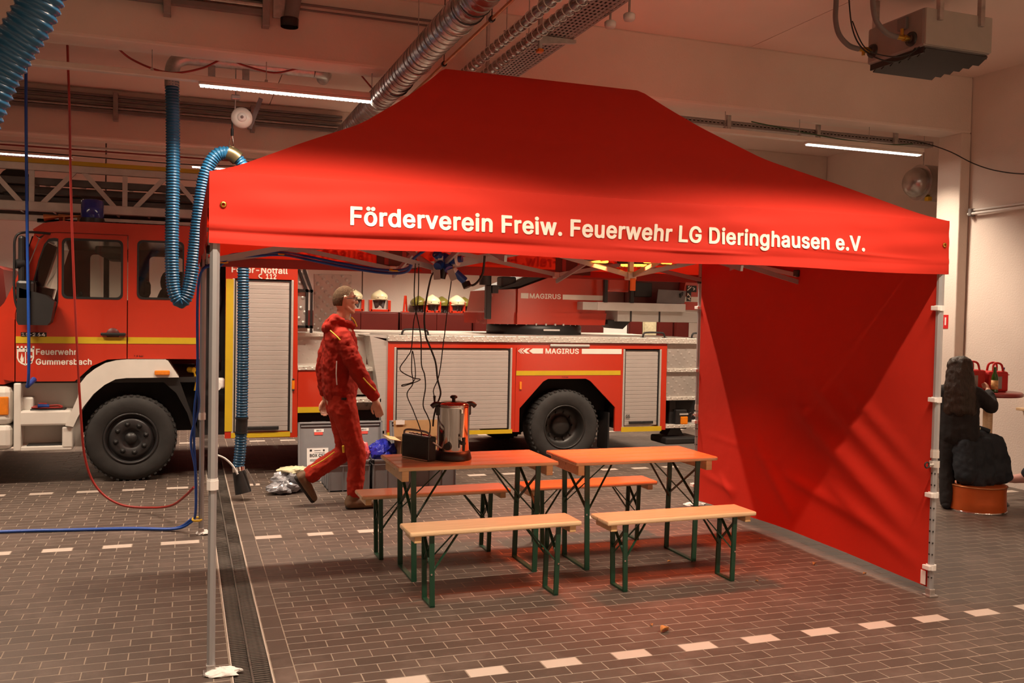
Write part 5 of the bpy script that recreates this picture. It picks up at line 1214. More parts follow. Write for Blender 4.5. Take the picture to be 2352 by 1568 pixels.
T('corner_panel', MB().prism([(-1.405, 1.02), (-1.405, 1.68), (-1.34, 1.96), (-1.42, 1.96), (-1.50, 1.78), (-1.60, 1.66), (-1.80, 1.62), (-1.86, 1.3), (-1.84, 1.08), (-1.70, 1.00), (-1.5, 0.99)], YS + 0.03, YF - 0.03).prism([(-1.405, 1.02), (-1.405, 1.62), (-1.46, 1.66), (-1.50, 1.60), (-1.50, 1.04)], YS + 0.005, YS + 0.06), 'red')
T('front_pillar', MB().prism([(-1.35, 1.95), (-1.28, 2.18), (-1.20, 2.41), (-1.24, 2.45), (-1.33, 2.18), (-1.43, 1.93)], YS + 0.01, YS + 0.09), 'red')
T('windscreen', MB().prism([(-1.41, 1.96), (-1.27, 2.44), (-1.255, 2.44), (-1.395, 1.96)], YS + 0.10, YF - 0.10), 'glass')
T('cab_floor', MB().box((-1.38, YS + 0.05, 1.0), (0.27, YF - 0.05, 1.05)), 'black')
T('dashboard', MB().box((-1.36, YS + 0.06, 1.05), (-1.08, YF - 0.06, 1.72), 0.05), 'black')
for y in (5.75, 7.1):
    T('seat', MB().box((-0.75, y - 0.24, 1.05), (-0.25, y + 0.24, 1.42), 0.06).box((-0.36, y - 0.22, 1.40), (-0.22, y + 0.22, 1.88), 0.06).box((-0.35, y - 0.12, 1.88), (-0.24, y + 0.12, 2.08), 0.05), 'seat')
T('steering_wheel', MB().tube([(-0.95 + 0.08 * math.sin(a), 5.85 + 0.21 * math.cos(a), 1.70 + 0.20 * math.sin(a)) for a in [2 * PI * k / 24 for k in range(25)]], 0.014, 8), 'black')
T('sun_visor', MB().box((-0.72, 5.6, 2.30), (-0.44, 6.4, 2.38), 0.02).box((-0.70, 6.6, 2.30), (-0.42, 7.4, 2.38), 0.02), 'pinkish')
T('mid_pillar', MB().box((-0.80, YF - 0.12, 1.6), (-0.74, YF - 0.06, 2.45)), 'black')
T('hanging_coats', MB().ell((-0.02, 6.5, 2.05), (0.10, 0.10, 0.14), 12, 8).ell((-0.02, 6.5, 1.8), (0.14, 0.16, 0.22), 12, 8).ell((0.10, 6.6, 2.06), (0.08, 0.1, 0.12), 12, 8).ell((0.1, 6.6, 1.75), (0.12, 0.16, 0.22), 12, 8), 'dark')
# stripes and lettering on the cab
T('stripe', MB().box((-1.393, YS - 0.004, 1.394), (-0.404, YS - 0.001, 1.459)), 'yellow', door)
T('stripe', MB().box((-0.391, YS - 0.003, 1.396), (0.258, YS + 0.001, 1.461)), 'yellow', side)
hd = T('door_handle', MB().box((-0.64, YS - 0.045, 1.475), (-0.41, YS - 0.018, 1.505), 0.008).box((-0.635, YS - 0.03, 1.478), (-0.60, YS + 0.005, 1.502)).box((-0.44, YS - 0.03, 1.478), (-0.41, YS + 0.005, 1.502)), 'black', door)
T('recess_shade', MB().lathe([(0.001, -0.003), (0.06, -0.003), (0.062, 0.0)], (-0.53, YS, 1.49), 'y', 20), 'darkred', door)  # raised disc; its darker red paints the shade of a hollow
T('model_plate', MB().box((-1.35, YS - 0.006, 1.458), (-1.125, YS - 0.001, 1.50)), 'black', door)
text('lettering', '15·264', 'chrome', door, (-1.345, YS - 0.009, 1.464), (1, 0, 0), (0, 0, 1), 0.212, 0.030, 0.004, 0.03)
text('lettering', 'Feuerwehr', 'letter', door, (-1.217, YS - 0.003, 1.283), (1, 0, 0), (0, 0, 1), 0.36, 0.055, 0.002, 0.028)
text('lettering', 'Gummersbach', 'letter', door, (-1.217, YS - 0.003, 1.186), (1, 0, 0), (0, 0, 1), 0.50, 0.055, 0.002, 0.028)
def shield(sc, cx, cz):
    pts = [(-0.5, 0.42), (0.5, 0.42), (0.5, -0.05), (0.42, -0.28), (0.25, -0.44), (0, -0.55), (-0.25, -0.44), (-0.42, -0.28), (-0.5, -0.05)]
    return [(cx + a * sc, cz + b * sc) for a, b in pts]
cr_ = MB().prism(shield(0.150, -1.309, 1.258), YS - 0.003, YS - 0.001, holes=[shield(0.122, -1.309, 1.258)])
for k in range(5):
    cr_.box((-1.385 + k * 0.034, YS - 0.003, 1.335), (-1.367 + k * 0.034, YS - 0.001, 1.366))
cr_.box((-1.385, YS - 0.003, 1.322), (-1.233, YS - 0.001, 1.345)).box((-1.313, YS - 0.003, 1.185), (-1.305, YS - 0.001, 1.325))
fl = [(-1.355, 1.235), (-1.340, 1.30), (-1.330, 1.245), (-1.322, 1.265), (-1.325, 1.215), (-1.34, 1.20)]
cr_.prism(fl, YS - 0.003, YS - 0.001)
for k in range(4):
    cr_.prism([(-1.297 + 0.022 * (k % 2), 1.29 - 0.028 * k), (-1.282 + 0.022 * (k % 2), 1.305 - 0.028 * k), (-1.268 + 0.022 * (k % 2), 1.29 - 0.028 * k), (-1.282 + 0.022 * (k % 2), 1.275 - 0.028 * k)], YS - 0.003, YS - 0.001)
T('town_crest', cr_, 'letter', door)
# fender, step, bumper
fend = [(-0.955, 0.585), (-0.90, 0.72), (-0.842, 0.87), (-0.822, 1.0), (-0.765, 1.08), (-0.69, 1.145), (-0.60, 1.20), (-0.50, 1.228), (-0.40, 1.238), (-0.036, 1.238), (-0.01, 1.225), (0.095, 1.056), (-0.40, 1.052), (-0.50, 1.04), (-0.60, 0.985), (-0.70, 0.895), (-0.79, 0.77), (-0.845, 0.66), (-0.882, 0.572)]
T('fender', MB().prism(fend, YS - 0.035, YS + 0.02).prism([(a, b) for a, b in fend], YS + 0.02, YS + 0.40), 'white')
T('indicator', MB().box((-0.138, YS - 0.055, 1.078), (0.008, YS - 0.03, 1.128), 0.012), 'amber')
T('mud_flap', MB().prism([(-0.15, 1.05), (0.09, 1.05), (0.30, 0.43), (0.255, 0.43), (0.18, 0.68), (0.07, 0.89), (-0.05, 1.0)], YS + 0.02, YS + 0.45), 'black')
st = T('step_block', MB().box((-1.41, YS + 0.22, 0.34), (-0.83, YS + 0.30, 1.01)).box((-1.41, YS - 0.01, 0.34), (-1.345, YS + 0.25, 1.005), 0.012)
       .box((-1.36, YS - 0.01, 0.585), (-0.90, YS + 0.25, 0.735), 0.02).box((-1.36, YS + 0.0, 0.335), (-0.895, YS + 0.25, 0.385), 0.012).box((-0.985, YS - 0.005, 0.36), (-0.89, YS + 0.25, 0.57), 0.015).box((-1.385, YS + 0.08, 0.72), (-1.25, YS + 0.25, 0.86), 0.02), 'white')
T('step_mat', MB().box((-1.27, YS + 0.01, 0.732), (-0.96, YS + 0.16, 0.748), 0.006), 'black', st)
T('step_mat', MB().box((-1.30, YS + 0.015, 0.384), (-0.985, YS + 0.16, 0.398), 0.006), 'black', st)
bp = T('bumper', MB().box((-1.95, YS - 0.02, 0.355), (-1.425, YF + 0.02, 0.60), 0.05).box((-1.93, YS - 0.01, 0.595), (-1.425, YF + 0.01, 0.975), 0.06), 'white')
T('turn_lamp', MB().box((-1.62, YS - 0.022, 0.695), (-1.452, YS + 0.03, 0.875), 0.012), 'amber', bp)
tag(obj('charging_plug', MB().tube(crom([(-1.26, YS + 0.05, 0.76), (-1.16, YS + 0.03, 0.758), (-1.0, YS + 0.05, 0.757), (-1.03, YS + 0.09, 0.775), (-1.12, YS + 0.10, 0.77), (-1.25, YS + 0.09, 0.765)], 6), 0.010, 7).cyl((-1.2, YS + 0.05, 0.785), (-1.13, YS + 0.06, 0.78), 0.022, n=10), 'cabler'), 'red cable end with plug lying on the white cab step', 'cable')
tag(obj('plug_connector', MB().cyl((-1.205, YS + 0.035, 0.776), (-1.105, YS + 0.04, 0.772), 0.020, n=12), 'blue'), 'blue connector lying on the white cab step', 'plug')
# mirrors
mr = T('mirror_arm', MB().tube(crom([(-1.10, YS, 2.465), (-1.28, 5.18, 2.455), (-1.365, 5.15, 2.40), (-1.375, 5.15, 2.2), (-1.372, 5.15, 1.85), (-1.33, 5.16, 1.70), (-1.25, 5.22, 1.64)], 8), 0.012, 8), 'black')
T('main_mirror', MB().box((-1.345, 5.14, 1.97), (-1.285, 5.36, 2.42), 0.025), 'black', mr)
T('mirror_bracket', MB().cyl((-1.365, 5.15, 2.15), (-1.30, 5.18, 2.16), 0.045, n=14), 'black', mr)
T('side_mirror', MB().prism([(-1.355, 1.62), (-1.335, 1.575), (-1.09, 1.575), (-1.06, 1.61), (-1.03, 1.80), (-1.10, 1.86), (-1.345, 1.93)], 5.12, 5.30), 'black', mr)
T('wide_mirror', MB().box((-1.36, 5.12, 1.80), (-1.20, 5.26, 2.0), 0.03), 'blackm', mr)
# front wheel
def wheel(cx, r, y0, wdt, dish, seed):
    wh = T('wheel', MB().lathe([(r * 0.60, y0 + 0.01), (r * 0.64, y0), (r * 0.80, y0 - 0.012), (r * 0.92, y0 + 0.0), (r * 0.975, y0 + 0.022), (r, y0 + 0.045), (r, y0 + wdt - 0.04), (r * 0.95, y0 + wdt), (r * 0.6, y0 + wdt)], (cx, 0, r), 'y', 48), 'rubber')
    mb = MB()
    for k in range(44):
        a = 2 * PI * k / 44
        d = Vector((math.cos(a), 0, math.sin(a))); s = Vector((-d.z, 0, d.x))
        p = Vector((cx, y0 + 0.012, r)) + d * (r * 0.99)
        mb.bar(p, p + Vector((0, wdt * 0.6, 0)), 0.026, 0.018, up=d)
    T('tread_blocks', mb, 'rubber', wh)['kind'] = 'stuff'
    if not dish:
        rm = T('rim', MB().lathe([(r * 0.60, y0 + 0.012), (r * 0.585, y0 - 0.004), (r * 0.55, y0 + 0.01), (r * 0.53, y0 + 0.06), (r * 0.50, y0 + 0.065), (r * 0.47, y0 + 0.03), (r * 0.42, y0 + 0.015), (r * 0.25, y0 + 0.015), (r * 0.22, y0 + 0.035), (r * 0.001, y0 + 0.035)], (cx, 0, r), 'y', 40), mat('rim_grey', (0.035, 0.033, 0.034), 0.4, 0.3, var=0.1), wh)
        T('hub_cap', MB().lathe([(r * 0.14, y0 + 0.036), (r * 0.13, y0 + 0.005), (r * 0.001, y0 + 0.0)], (cx, 0, r), 'y', 20), 'black', wh)
        for k in range(8):
            a = 2 * PI * (k + 0.3) / 8
            T('wheel_nut', MB().lathe([(0.028, y0 + 0.018), (0.026, y0 + 0.006), (0.016, y0 + 0.002), (0.014, y0 - 0.012), (0.001, y0 - 0.014)], (cx + r * 0.335 * math.cos(a), 0, r + r * 0.335 * math.sin(a)), 'y', 10), 'blackm', wh)
    else:
        T('rim', MB().lathe([(r * 0.60, y0 + 0.012), (r * 0.585, y0 - 0.002), (r * 0.56, y0 + 0.01), (r * 0.53, y0 + 0.06), (r * 0.48, y0 + 0.15), (r * 0.40, y0 + 0.165), (r * 0.30, y0 + 0.17), (r * 0.27, y0 + 0.135), (r * 0.22, y0 + 0.12), (r * 0.001, y0 + 0.118)], (cx, 0, r), 'y', 40), mat('dish_grey', (0.035, 0.032, 0.03), 0.4, 0.4, var=0.1), wh)
        for k in range(10):
            a = 2 * PI * k / 10
            T('wheel_nut', MB().cyl((cx + r * 0.37 * math.cos(a), y0 + 0.17, r + r * 0.37 * math.sin(a)), (cx + r * 0.37 * math.cos(a), y0 + 0.145, r + r * 0.37 * math.sin(a)), 0.013, n=8), 'blackm', wh)
wheel(-0.357, 0.435, YS + 0.015, 0.30, False, 1)
wheel(4.408, 0.440, YS + 0.02, 0.30, True, 2)
wheel(4.408, 0.440, YF - 0.32, 0.30, True, 2)
wheel(-0.357, 0.435, YF - 0.315, 0.30, True, 2)
# roof: beacon, horns
bc = T('beacon', MB().lathe([(0.001, 2.83), (0.085, 2.83), (0.105, 2.815), (0.108, 2.66), (0.108, 2.64)], (-0.735, YS + 0.14, 0), n=28), 'bluelens')
T('beacon_base', MB().lathe([(0.11, 2.645), (0.115, 2.62), (0.115, 2.59)], (-0.735, YS + 0.14, 0), n=24), 'black', bc)
T('beacon_lamp', MB().cyl((-0.735, YS + 0.06, 2.66), (-0.735, YS + 0.06, 2.75), 0.02, 0.012, n=10), 'chrome', bc)
for k, (x0, dz) in enumerate(((-1.10, 0.0), (-0.98, 0.02))):
    T('horn', MB().tube([(x0 + 0.22, YS + 0.2 + k * 0.12, 2.665 + dz), (x0 + 0.05, YS + 0.2 + k * 0.12, 2.65 + dz), (x0 - 0.08, YS + 0.2 + k * 0.12, 2.632 + dz)], 0.01, 10, True, lambda s_, i: (0.010, 0.014, 0.038)[i]).cyl((x0 + 0.1, YS + 0.2 + k * 0.12, 2.59), (x0 + 0.1, YS + 0.2 + k * 0.12, 2.65 + dz), 0.012, n=8), 'copper')
# ---- compartments with roller shutters
def shutter(x0, x1, z0, z1, y, pitch, label=None):
    fr = T('shutter_frame', MB().box((x0 - 0.030, y - 0.012, z0 - 0.02), (x0 - 0.006, y + 0.02, z1 + 0.01), 0.004).box((x1 + 0.006, y - 0.012, z0 - 0.02), (x1 + 0.030, y + 0.02, z1 + 0.01), 0.004).box((x0 - 0.006, y + 0.012, z0), (x1 + 0.006, y + 0.03, z1)), 'alum')
    T('gap_seal', MB().box((x1 - 0.014, y - 0.002, z0), (x1 + 0.006, y + 0.013, z1)).box((x0 - 0.006, y - 0.002, z0), (x0 + 0.006, y + 0.013, z1)).box((x0, y + 0.004, z1 - 0.012), (x1, y + 0.013, z1)), 'black', fr)
    z = z0 + 0.004; n = 0
    first = None
    while z + pitch * 0.9 < z1:
        if first is None:
            first = obj('slat', MB().box((x0 + 0.008, y - 0.002, 0.0012), (x1 - 0.016, y + 0.012, pitch - 0.0012), 0.0025), 'shut', truck)
            first.parent = fr; first.location = (0, 0, z + truck.location.z)
        else:
            c = dup_mesh(first, (0, 0, z), fr)
        z += pitch; n += 1
    return fr
lk = T('front_compartment', MB().prism([(0.548, 0.412), (1.292, 0.405), (1.270, 2.62), (0.540, 2.62)], YS + 0.004, YS + 0.03, holes=[[(0.622, 0.47), (1.215, 0.47), (1.215, 2.085), (0.625, 2.085)]]).box((0.56, YS + 0.03, 0.42), (0.60, YF, 2.6)).box((1.24, YS + 0.03, 0.42), (1.268, YF, 2.6)).box((0.56, YS + 0.05, 2.56), (1.26, YF, 2.61)).box((0.57, YS + 0.28, 0.42), (1.25, YF - 0.1, 2.55)), 'red')
shutter(0.640, 1.205, 0.475, 2.072, YS + 0.012, 0.050)
T('pull_bar', MB().box((0.735, YS - 0.022, 0.495), (1.095, YS - 0.002, 0.532), 0.006), 'black')
T('bar_lock', MB().lathe([(0.012, -0.028), (0.014, -0.02)], (0.915, YS, 0.514), 'y', 12), 'chrome')
T('stripe', MB().box((0.546, YS - 0.001, 0.485), (0.622, YS + 0.005, 2.076)), 'yellow', lk)
T('stripe', MB().box((0.61, YS - 0.001, 0.415), (1.215, YS + 0.005, 0.468)), 'yellow', lk)
text('lettering', 'Feuer-Notfall', 'letter', lk, (0.60, YS + 0.0, 2.148), (1, 0, 0), (0, 0, 1), 0.57, 0.062, 0.002, 0.045)
text('lettering', '112', 'letter', lk, (0.945, YS + 0.0, 2.088), (1, 0, 0), (0, 0, 1), 0.112, 0.052, 0.002, 0.045)
T('phone_symbol', MB().tube(crom([(0.905, YS, 2.138), (0.878, YS, 2.125), (0.878, YS, 2.102), (0.908, YS, 2.090)], 5), 0.007, 6), 'letter', lk)
T('side_marker', MB().box((1.226, YS - 0.012, 0.92), (1.256, YS + 0.006, 1.02), 0.006), 'amber', lk)
T('latch', MB().box((1.230, YS - 0.016, 1.02), (1.252, YS + 0.006, 1.035), 0.003).box((1.230, YS - 0.016, 0.905), (1.252, YS + 0.006, 0.92), 0.003), 'black', lk)
T('hose_coupling', MB().box((0.42, YS + 0.04, 0.93), (0.545, YS + 0.14, 1.04), 0.02).cyl((0.46, YS + 0.0, 0.96), (0.46, YS + 0.08, 0.96), 0.05, n=14), 'wplastic')
T('hose_reel_lines', MB().tube(crom([(0.50, YS + 0.2, 1.2), (0.44, YS + 0.2, 1.6), (0.50, YS + 0.2, 1.85), (0.45, YS + 0.2, 2.2)], 6), 0.02, 8).tube(crom([(0.40, YS + 0.2, 1.0), (0.48, YS + 0.2, 1.4), (0.42, YS + 0.2, 1.8), (0.50, YS + 0.2, 2.3)], 6), 0.014, 8), 'black')
T('yellow_valve', MB().cyl((0.19, YS + 0.2, 1.12), (0.24, YS + 0.15, 1.12), 0.03, n=12).tube(crom([(0.24, YS + 0.2, 1.10), (0.26, YS + 0.2, 1.0), (0.25, YS + 0.2, 0.9)], 5), 0.012, 6), 'tape')
T('gap_shade_fill', MB().box((0.30, YS + 0.3, 1.0), (0.55, YF - 0.1, 2.5)), 'under')  # black box stands in for the dark in the gap behind the cab
# middle section: low red panel, alu step and stairs
T('low_panel', MB().box((1.292, YS + 0.01, 0.665), (1.80, YS + 0.04, 1.124)), 'red')
T('stripe', MB().box((1.292, YS + 0.006, 0.667), (1.80, YS + 0.011, 0.728)), 'yellow')
T('step_ledge', MB().box((1.285, YS - 0.005, 1.124), (1.86, YS + 0.42, 1.172), 0.006), 'tread')
T('step_wall', MB().box((1.285, YS + 0.42, 1.16), (2.10, YS + 0.45, 1.50)), 'treadlow')
T('step_cap', MB().box((1.285, YS + 0.38, 1.475), (2.13, YF, 1.520), 0.005), 'tread')
for z, y in ((1.135, 0.16), (0.80, 0.02)):
    T('stair_tread', MB().box((1.80, YS + y, z - 0.035), (2.20, YS + 0.42, z + 0.010), 0.005), 'tread')
    T('stair_riser', MB().box((1.80, YS + 0.24, z - 0.30), (2.17, YS + 0.27, z - 0.04)), 'treadlow')
T('stair_cheek', MB().prism([(2.06, 1.50), (2.262, 1.44), (2.262, 0.45), (2.21, 0.45), (2.18, 0.80)], YS + 0.02, YS + 0.45), 'alum')
T('stair_back', MB().box((1.80, YS + 0.40, 0.45), (2.24, YS + 0.43, 1.16)), 'alum')
T('tread_panel', MB().box((1.60, 6.55, 1.52), (2.05, 6.58, 2.205), 0.004), 'treadlow')
mb = MB()
for a, b in (((1.285, 5.62, 1.585), (1.46, 5.62, 1.585)), ((1.455, 5.62, 1.53), (1.455, 5.62, 1.98)), ((1.405, 5.62, 1.585), (1.405, 5.62, 1.985)), ((1.455, 5.62, 1.975), (1.36, 5.62, 2.25)), ((1.40, 5.62, 1.985), (1.30, 5.62, 2.25)), ((1.285, 5.62, 1.985), (1.45, 5.62, 1.975)), ((1.36, 5.62, 2.25), (1.29, 5.62, 2.25))):
    mb.bar(a, b, 0.028, 0.028, ext=0.012)
T('cage_frame', mb, 'blackm')
T('cage_panel', MB().box((1.285, 5.66, 1.53), (1.42, 5.68, 2.2)), 'treadlow')
# rear body
arch = [(3.79, 0.395), (3.825, 0.395), (3.822, 0.672), (4.11, 0.985), (4.17, 1.016), (4.66, 1.016), (4.72, 0.985), (5.045, 0.668), (5.045, 0.380), (5.09, 0.38)]
rb = T('rear_body', MB().prism([(2.262, 0.42), (2.330, 0.42), (2.330, 1.372), (3.715, 1.372), (3.715, 0.42), (3.745, 0.40), (3.765, 0.40), (3.765, 1.375), (5.745, 1.375), (5.745, 1.435), (2.262, 1.435)], YS + 0.004, YS + 0.03)
       .prism([(3.765, 0.40), (3.820, 0.40), (3.820, 0.675), (4.11, 0.985), (4.17, 1.016), (4.66, 1.016), (4.72, 0.985), (5.05, 0.668), (5.05, 0.376), (5.125, 0.376), (5.125, 1.378), (3.770, 1.378)], YS, YS + 0.03)
       .prism([(5.128, 0.378), (5.150, 0.378), (5.150, 1.376), (5.128, 1.376)], YS + 0.004, YS + 0.03).prism([(5.66, 0.378), (5.748, 0.378), (5.742, 1.376), (5.66, 1.376)], YS + 0.004, YS + 0.03)
       .box((2.28, YS + 0.28, 0.44), (3.74, YF - 0.05, 1.43)).box((5.13, YS + 0.28, 0.40), (5.73, YF - 0.05, 1.43)).box((2.265, YS + 0.03, 0.44), (2.29, YS + 0.3, 1.43)).box((5.70, YS + 0.03, 0.40), (5.74, YS + 0.3, 1.43)), 'red')
T('wheel_housing', MB().box((3.78, YS + 0.36, 0.46), (5.08, YS + 0.42, 1.30)).box((3.78, YS + 0.03, 1.03), (5.08, YS + 0.42, 1.06)).box((3.76, YS + 0.03, 0.44), (3.79, YS + 0.4, 1.03)).box((5.09, YS + 0.03, 0.40), (5.12, YS + 0.4, 1.03)), 'under')
T('mud_flap', MB().box((4.98, YS + 0.04, 0.14), (5.0, YS + 0.34, 0.60)), 'black')
shutter(2.362, 3.690, 0.442, 1.366, YS + 0.012, 0.047)
shutter(5.178, 5.640, 0.438, 1.360, YS + 0.012, 0.047)
T('pull_bar', MB().box((5.235, YS - 0.022, 0.462), (5.565, YS - 0.002, 0.495), 0.006), 'black')
T('bar_lock', MB().lathe([(0.010, -0.028), (0.012, -0.02)], (5.41, YS, 0.478), 'y', 12), 'chrome')
text('lettering', 'G5', 'black', rb, (5.20, YS - 0.001, 0.535), (1, 0, 0), (0, 0, 1), 0.055, 0.038, 0.001, 0.0)
T('stripe', MB().box((2.265, YS - 0.001, 0.385), (3.735, YS + 0.005, 0.432)), 'yellow', rb)
T('stripe', MB().box((5.14, YS - 0.001, 0.365), (5.69, YS + 0.006, 0.425)), 'yellow', rb)
T('stripe', MB().box((3.770, YS - 0.004, 1.058), (5.112, YS - 0.0005, 1.112)), 'yellow', rb)
text('lettering', 'MAGIRUS', 'letter', rb, (4.130, YS - 0.002, 1.314), (1, 0, 0), (0, 0, 1), 0.43, 0.058, 0.002, 0.055)
mb = MB()
zc, zh = 1.343, 0.030
def arrow(mb, x0, x1, tip):
    return mb.prism([(x0, zc), (x0 + tip, zc + zh), (x1, zc + zh), (x1, zc - zh), (x0 + tip, zc - zh)], YS - 0.004, YS - 0.0005)
def chev(mb, x0, wd, tip):
    return mb.prism([(x0, zc), (x0 + tip, zc + zh), (x0 + tip + wd, zc + zh), (x0 + wd, zc), (x0 + tip + wd, zc - zh), (x0 + tip, zc - zh)], YS - 0.004, YS - 0.0005)
chev(mb, 3.785, 0.012, 0.04); chev(mb, 3.810, 0.016, 0.04); chev(mb, 3.845, 0.045, 0.045); arrow(mb, 3.925, 4.098, 0.045)
T('logo_arrows', mb, 'letter', rb)
T('logo_bar', MB().box((4.595, YS - 0.004, 1.312), (5.120, YS - 0.0005, 1.372)), 'letter', rb)
T('side_lamp', MB().box((4.182, YS - 0.02, 1.392), (4.695, YS + 0.006, 1.424), 0.012), 'alum', rb)
T('side_marker', MB().box((3.812, YS - 0.014, 0.895), (3.840, YS + 0.002, 0.985), 0.005), 'amber', rb)
text('lettering', '7,5 bar', 'darkred', rb, (4.345, YS - 0.001, 1.028), (1, 0, 0), (0, 0, 1), 0.085, 0.016, 0.001, 0.0)
text('lettering', '7,5 bar', 'darkred', side, (-0.335, YS, 1.262), (1, 0, 0), (0, 0, 1), 0.09, 0.018, 0.001, 0.0)
# platform
T('platform', MB().box((2.255, YS - 0.02, 1.442), (6.3, YF + 0.02, 1.512), 0.005), 'tread')
T('platform_slope', MB().prism([(1.99, 1.508), (2.255, 1.508), (2.255, 1.47), (2.10, 1.49)], YS + 0.05, YF), 'alum')
T('rear_panel', MB().box((5.76, YS + 0.03, 0.78), (6.3, YS + 0.06, 1.44)), 'treadlow')
for z in (1.125, 0.775, 0.43):
    T('rear_step', MB().box((5.75, YS - 0.005, z - 0.035), (6.28, YS + 0.28, z + 0.008), 0.004), 'tread')
T('rear_riser', MB().box((5.76, YS + 0.10, 0.82), (6.3, YS + 0.12, 0.98)).box((5.76, YS + 0.10, 1.17), (6.3, YS + 0.12, 1.32)), 'alum')
T('rear_underframe', MB().box((5.78, YS + 0.22, 0.40), (6.3, YS + 0.9, 0.76)), 'under')
for x, y in ((1.62, YS + 0.5), (2.42, YS + 0.03), (5.42, YS + 0.03), (6.12, YS + 0.06), (5.25, YF - 0.2)):
    w_ = 0.27 if x < 2 else 0.30
    T('grab_handle', MB().tube(crom([(x, y, 1.515), (x + 0.01, y, 1.555), (x + 0.05, y, 1.575), (x + w_ - 0.05, y, 1.575), (x + w_ - 0.01, y, 1.555), (x + w_, y, 1.515)], 4), 0.012, 7).box((x - 0.03, y - 0.02, 1.51), (x + 0.03, y + 0.02, 1.518)).box((x + w_ - 0.03, y - 0.02, 1.51), (x + w_ + 0.03, y + 0.02, 1.518)), 'black')
# jack
jk = T('outrigger', MB().box((5.84, YS + 0.08, 0.36), (5.93, YS + 0.22, 0.98), 0.01).prism([(5.80, 0.30), (6.03, 0.30), (5.96, 0.42), (5.87, 0.42)], YS + 0.05, YS + 0.25).box((5.90, YS + 0.02, 0.38), (6.06, YS + 0.16, 0.62), 0.01), 'blackm')
T('support_plate', MB().box((5.72, YS - 0.06, 0.20), (6.23, YS + 0.34, 0.285), 0.02), 'black', jk)
T('warning_lamp', MB().box((5.965, YS + 0.0, 0.44), (6.062, YS + 0.03, 0.535), 0.008), 'amber', jk)
T('lamp_hood', MB().box((5.95, YS + 0.01, 0.555), (6.07, YS + 0.05, 0.575)), 'alum', jk)
# turret
YT = 6.22
T('slew_ring', MB().lathe([(0.62, 1.512), (0.63, 1.52), (0.63, 1.62), (0.60, 1.64), (0.001, 1.64)], (4.51, 6.75, 0), n=48), 'black')
T('ring_plate', MB().box((4.40, 6.11, 1.565), (4.62, 6.122, 1.585)), 'wplastic')
mb = MB()
for k in range(30):
    a = 2 * PI * k / 30
    mb.cyl((4.51 + 0.60 * math.cos(a), 6.75 + 0.60 * math.sin(a), 1.63), (4.51 + 0.60 * math.cos(a), 6.75 + 0.60 * math.sin(a), 1.655), 0.014, n=6)
T('ring_bolts', mb, 'alu')['kind'] = 'stuff'
tb = T('turret_body', MB().prism([(4.085, 1.70), (4.95, 1.70), (5.30, 1.72), (5.30, 2.42), (4.95, 2.42), (4.50, 2.24), (4.085, 2.085)], YT, 7.30), 'red')
T('turret_skirt', MB().prism([(4.075, 1.64), (5.29, 1.645), (5.31, 1.80), (4.95, 1.80), (4.95, 1.795), (4.075, 1.79)], YT - 0.02, 7.32).box((4.075, YT - 0.024, 1.735), (5.29, YT - 0.018, 1.745)), 'red')
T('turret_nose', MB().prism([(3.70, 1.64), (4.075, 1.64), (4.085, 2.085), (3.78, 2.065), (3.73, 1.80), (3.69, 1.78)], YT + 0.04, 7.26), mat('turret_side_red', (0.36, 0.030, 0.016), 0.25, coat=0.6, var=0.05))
T('turret_ramp', MB().prism([(3.80, 2.07), (4.12, 2.12), (4.55, 2.29), (4.95, 2.45), (4.95, 2.50), (4.5, 2.34), (4.05, 2.16)], YT + 0.03, 7.25), 'black')
T('work_lamp', MB().box((3.90, YT + 0.10, 2.10), (4.10, YT + 0.30, 2.24), 0.02), 'black')
T('logo_square', MB().box((4.125, YT - 0.004, 1.968), (4.228, YT - 0.0005, 2.035)), 'letter', tb)
text('lettering', 'MAGIRUS', 'letter', tb, (4.243, YT - 0.002, 1.972), (1, 0, 0), (0, 0, 1), 0.43, 0.060, 0.002, 0.055)
T('logo_bar', MB().box((4.695, YT - 0.004, 1.966), (5.29, YT - 0.0005, 2.030)), 'letter', tb)
T('post', MB().box((5.19, 6.02, 1.94), (5.235, 6.07, 2.40)), 'blackm')
T('post', MB().box((5.565, 6.02, 1.94), (5.61, 6.07, 2.46)), 'blackm')
T('operator_box', MB().box((5.27, 6.14, 2.08), (5.60, 6.5, 2.40), 0.02).box((5.30, 6.13, 2.11), (5.57, 6.145, 2.38), 0.008), 'red')
T('operator_seat', MB().box((5.62, 6.3, 1.90), (6.46, 6.9, 2.40), 0.03), 'darkred')
T('console', MB().box((5.72, 6.22, 2.03), (5.98, 6.30, 2.22), 0.01), 'black')
T('foot_rail', MB().box((4.90, 6.04, 1.84), (5.10, 6.6, 1.942), 0.006), 'alum')
T('foot_rail', MB().box((5.10, 6.035, 1.838), (6.385, 6.6, 1.944), 0.006), 'alu')
T('outer_rail', MB().box((5.42, 6.10, 1.70), (7.2, 6.5, 1.842), 0.006), 'alum')
for x in (5.60, 6.02):
    T('rail_joint', MB().box((x, 6.094, 1.70), (x + 0.022, 6.104, 1.842)), 'black')
T('rail_bracket', MB().prism([(5.33, 1.66), (5.40, 1.61), (5.55, 1.60), (5.66, 1.70), (5.33, 1.72)], 6.2, 6.45), 'blackm')
T('grey_shield', MB().prism([(5.98, 1.95), (6.395, 1.95), (6.42, 2.12), (6.0, 2.13)], 6.09, 6.10), 'cond')  # darker grey than its own, with its shade put into the colour
T('shield_knob', MB().cyl((6.33, 6.09, 2.07), (6.33, 6.05, 2.07), 0.02, n=10).bar((6.31, 6.06, 2.03), (6.35, 6.06, 2.10), 0.02), 'black')
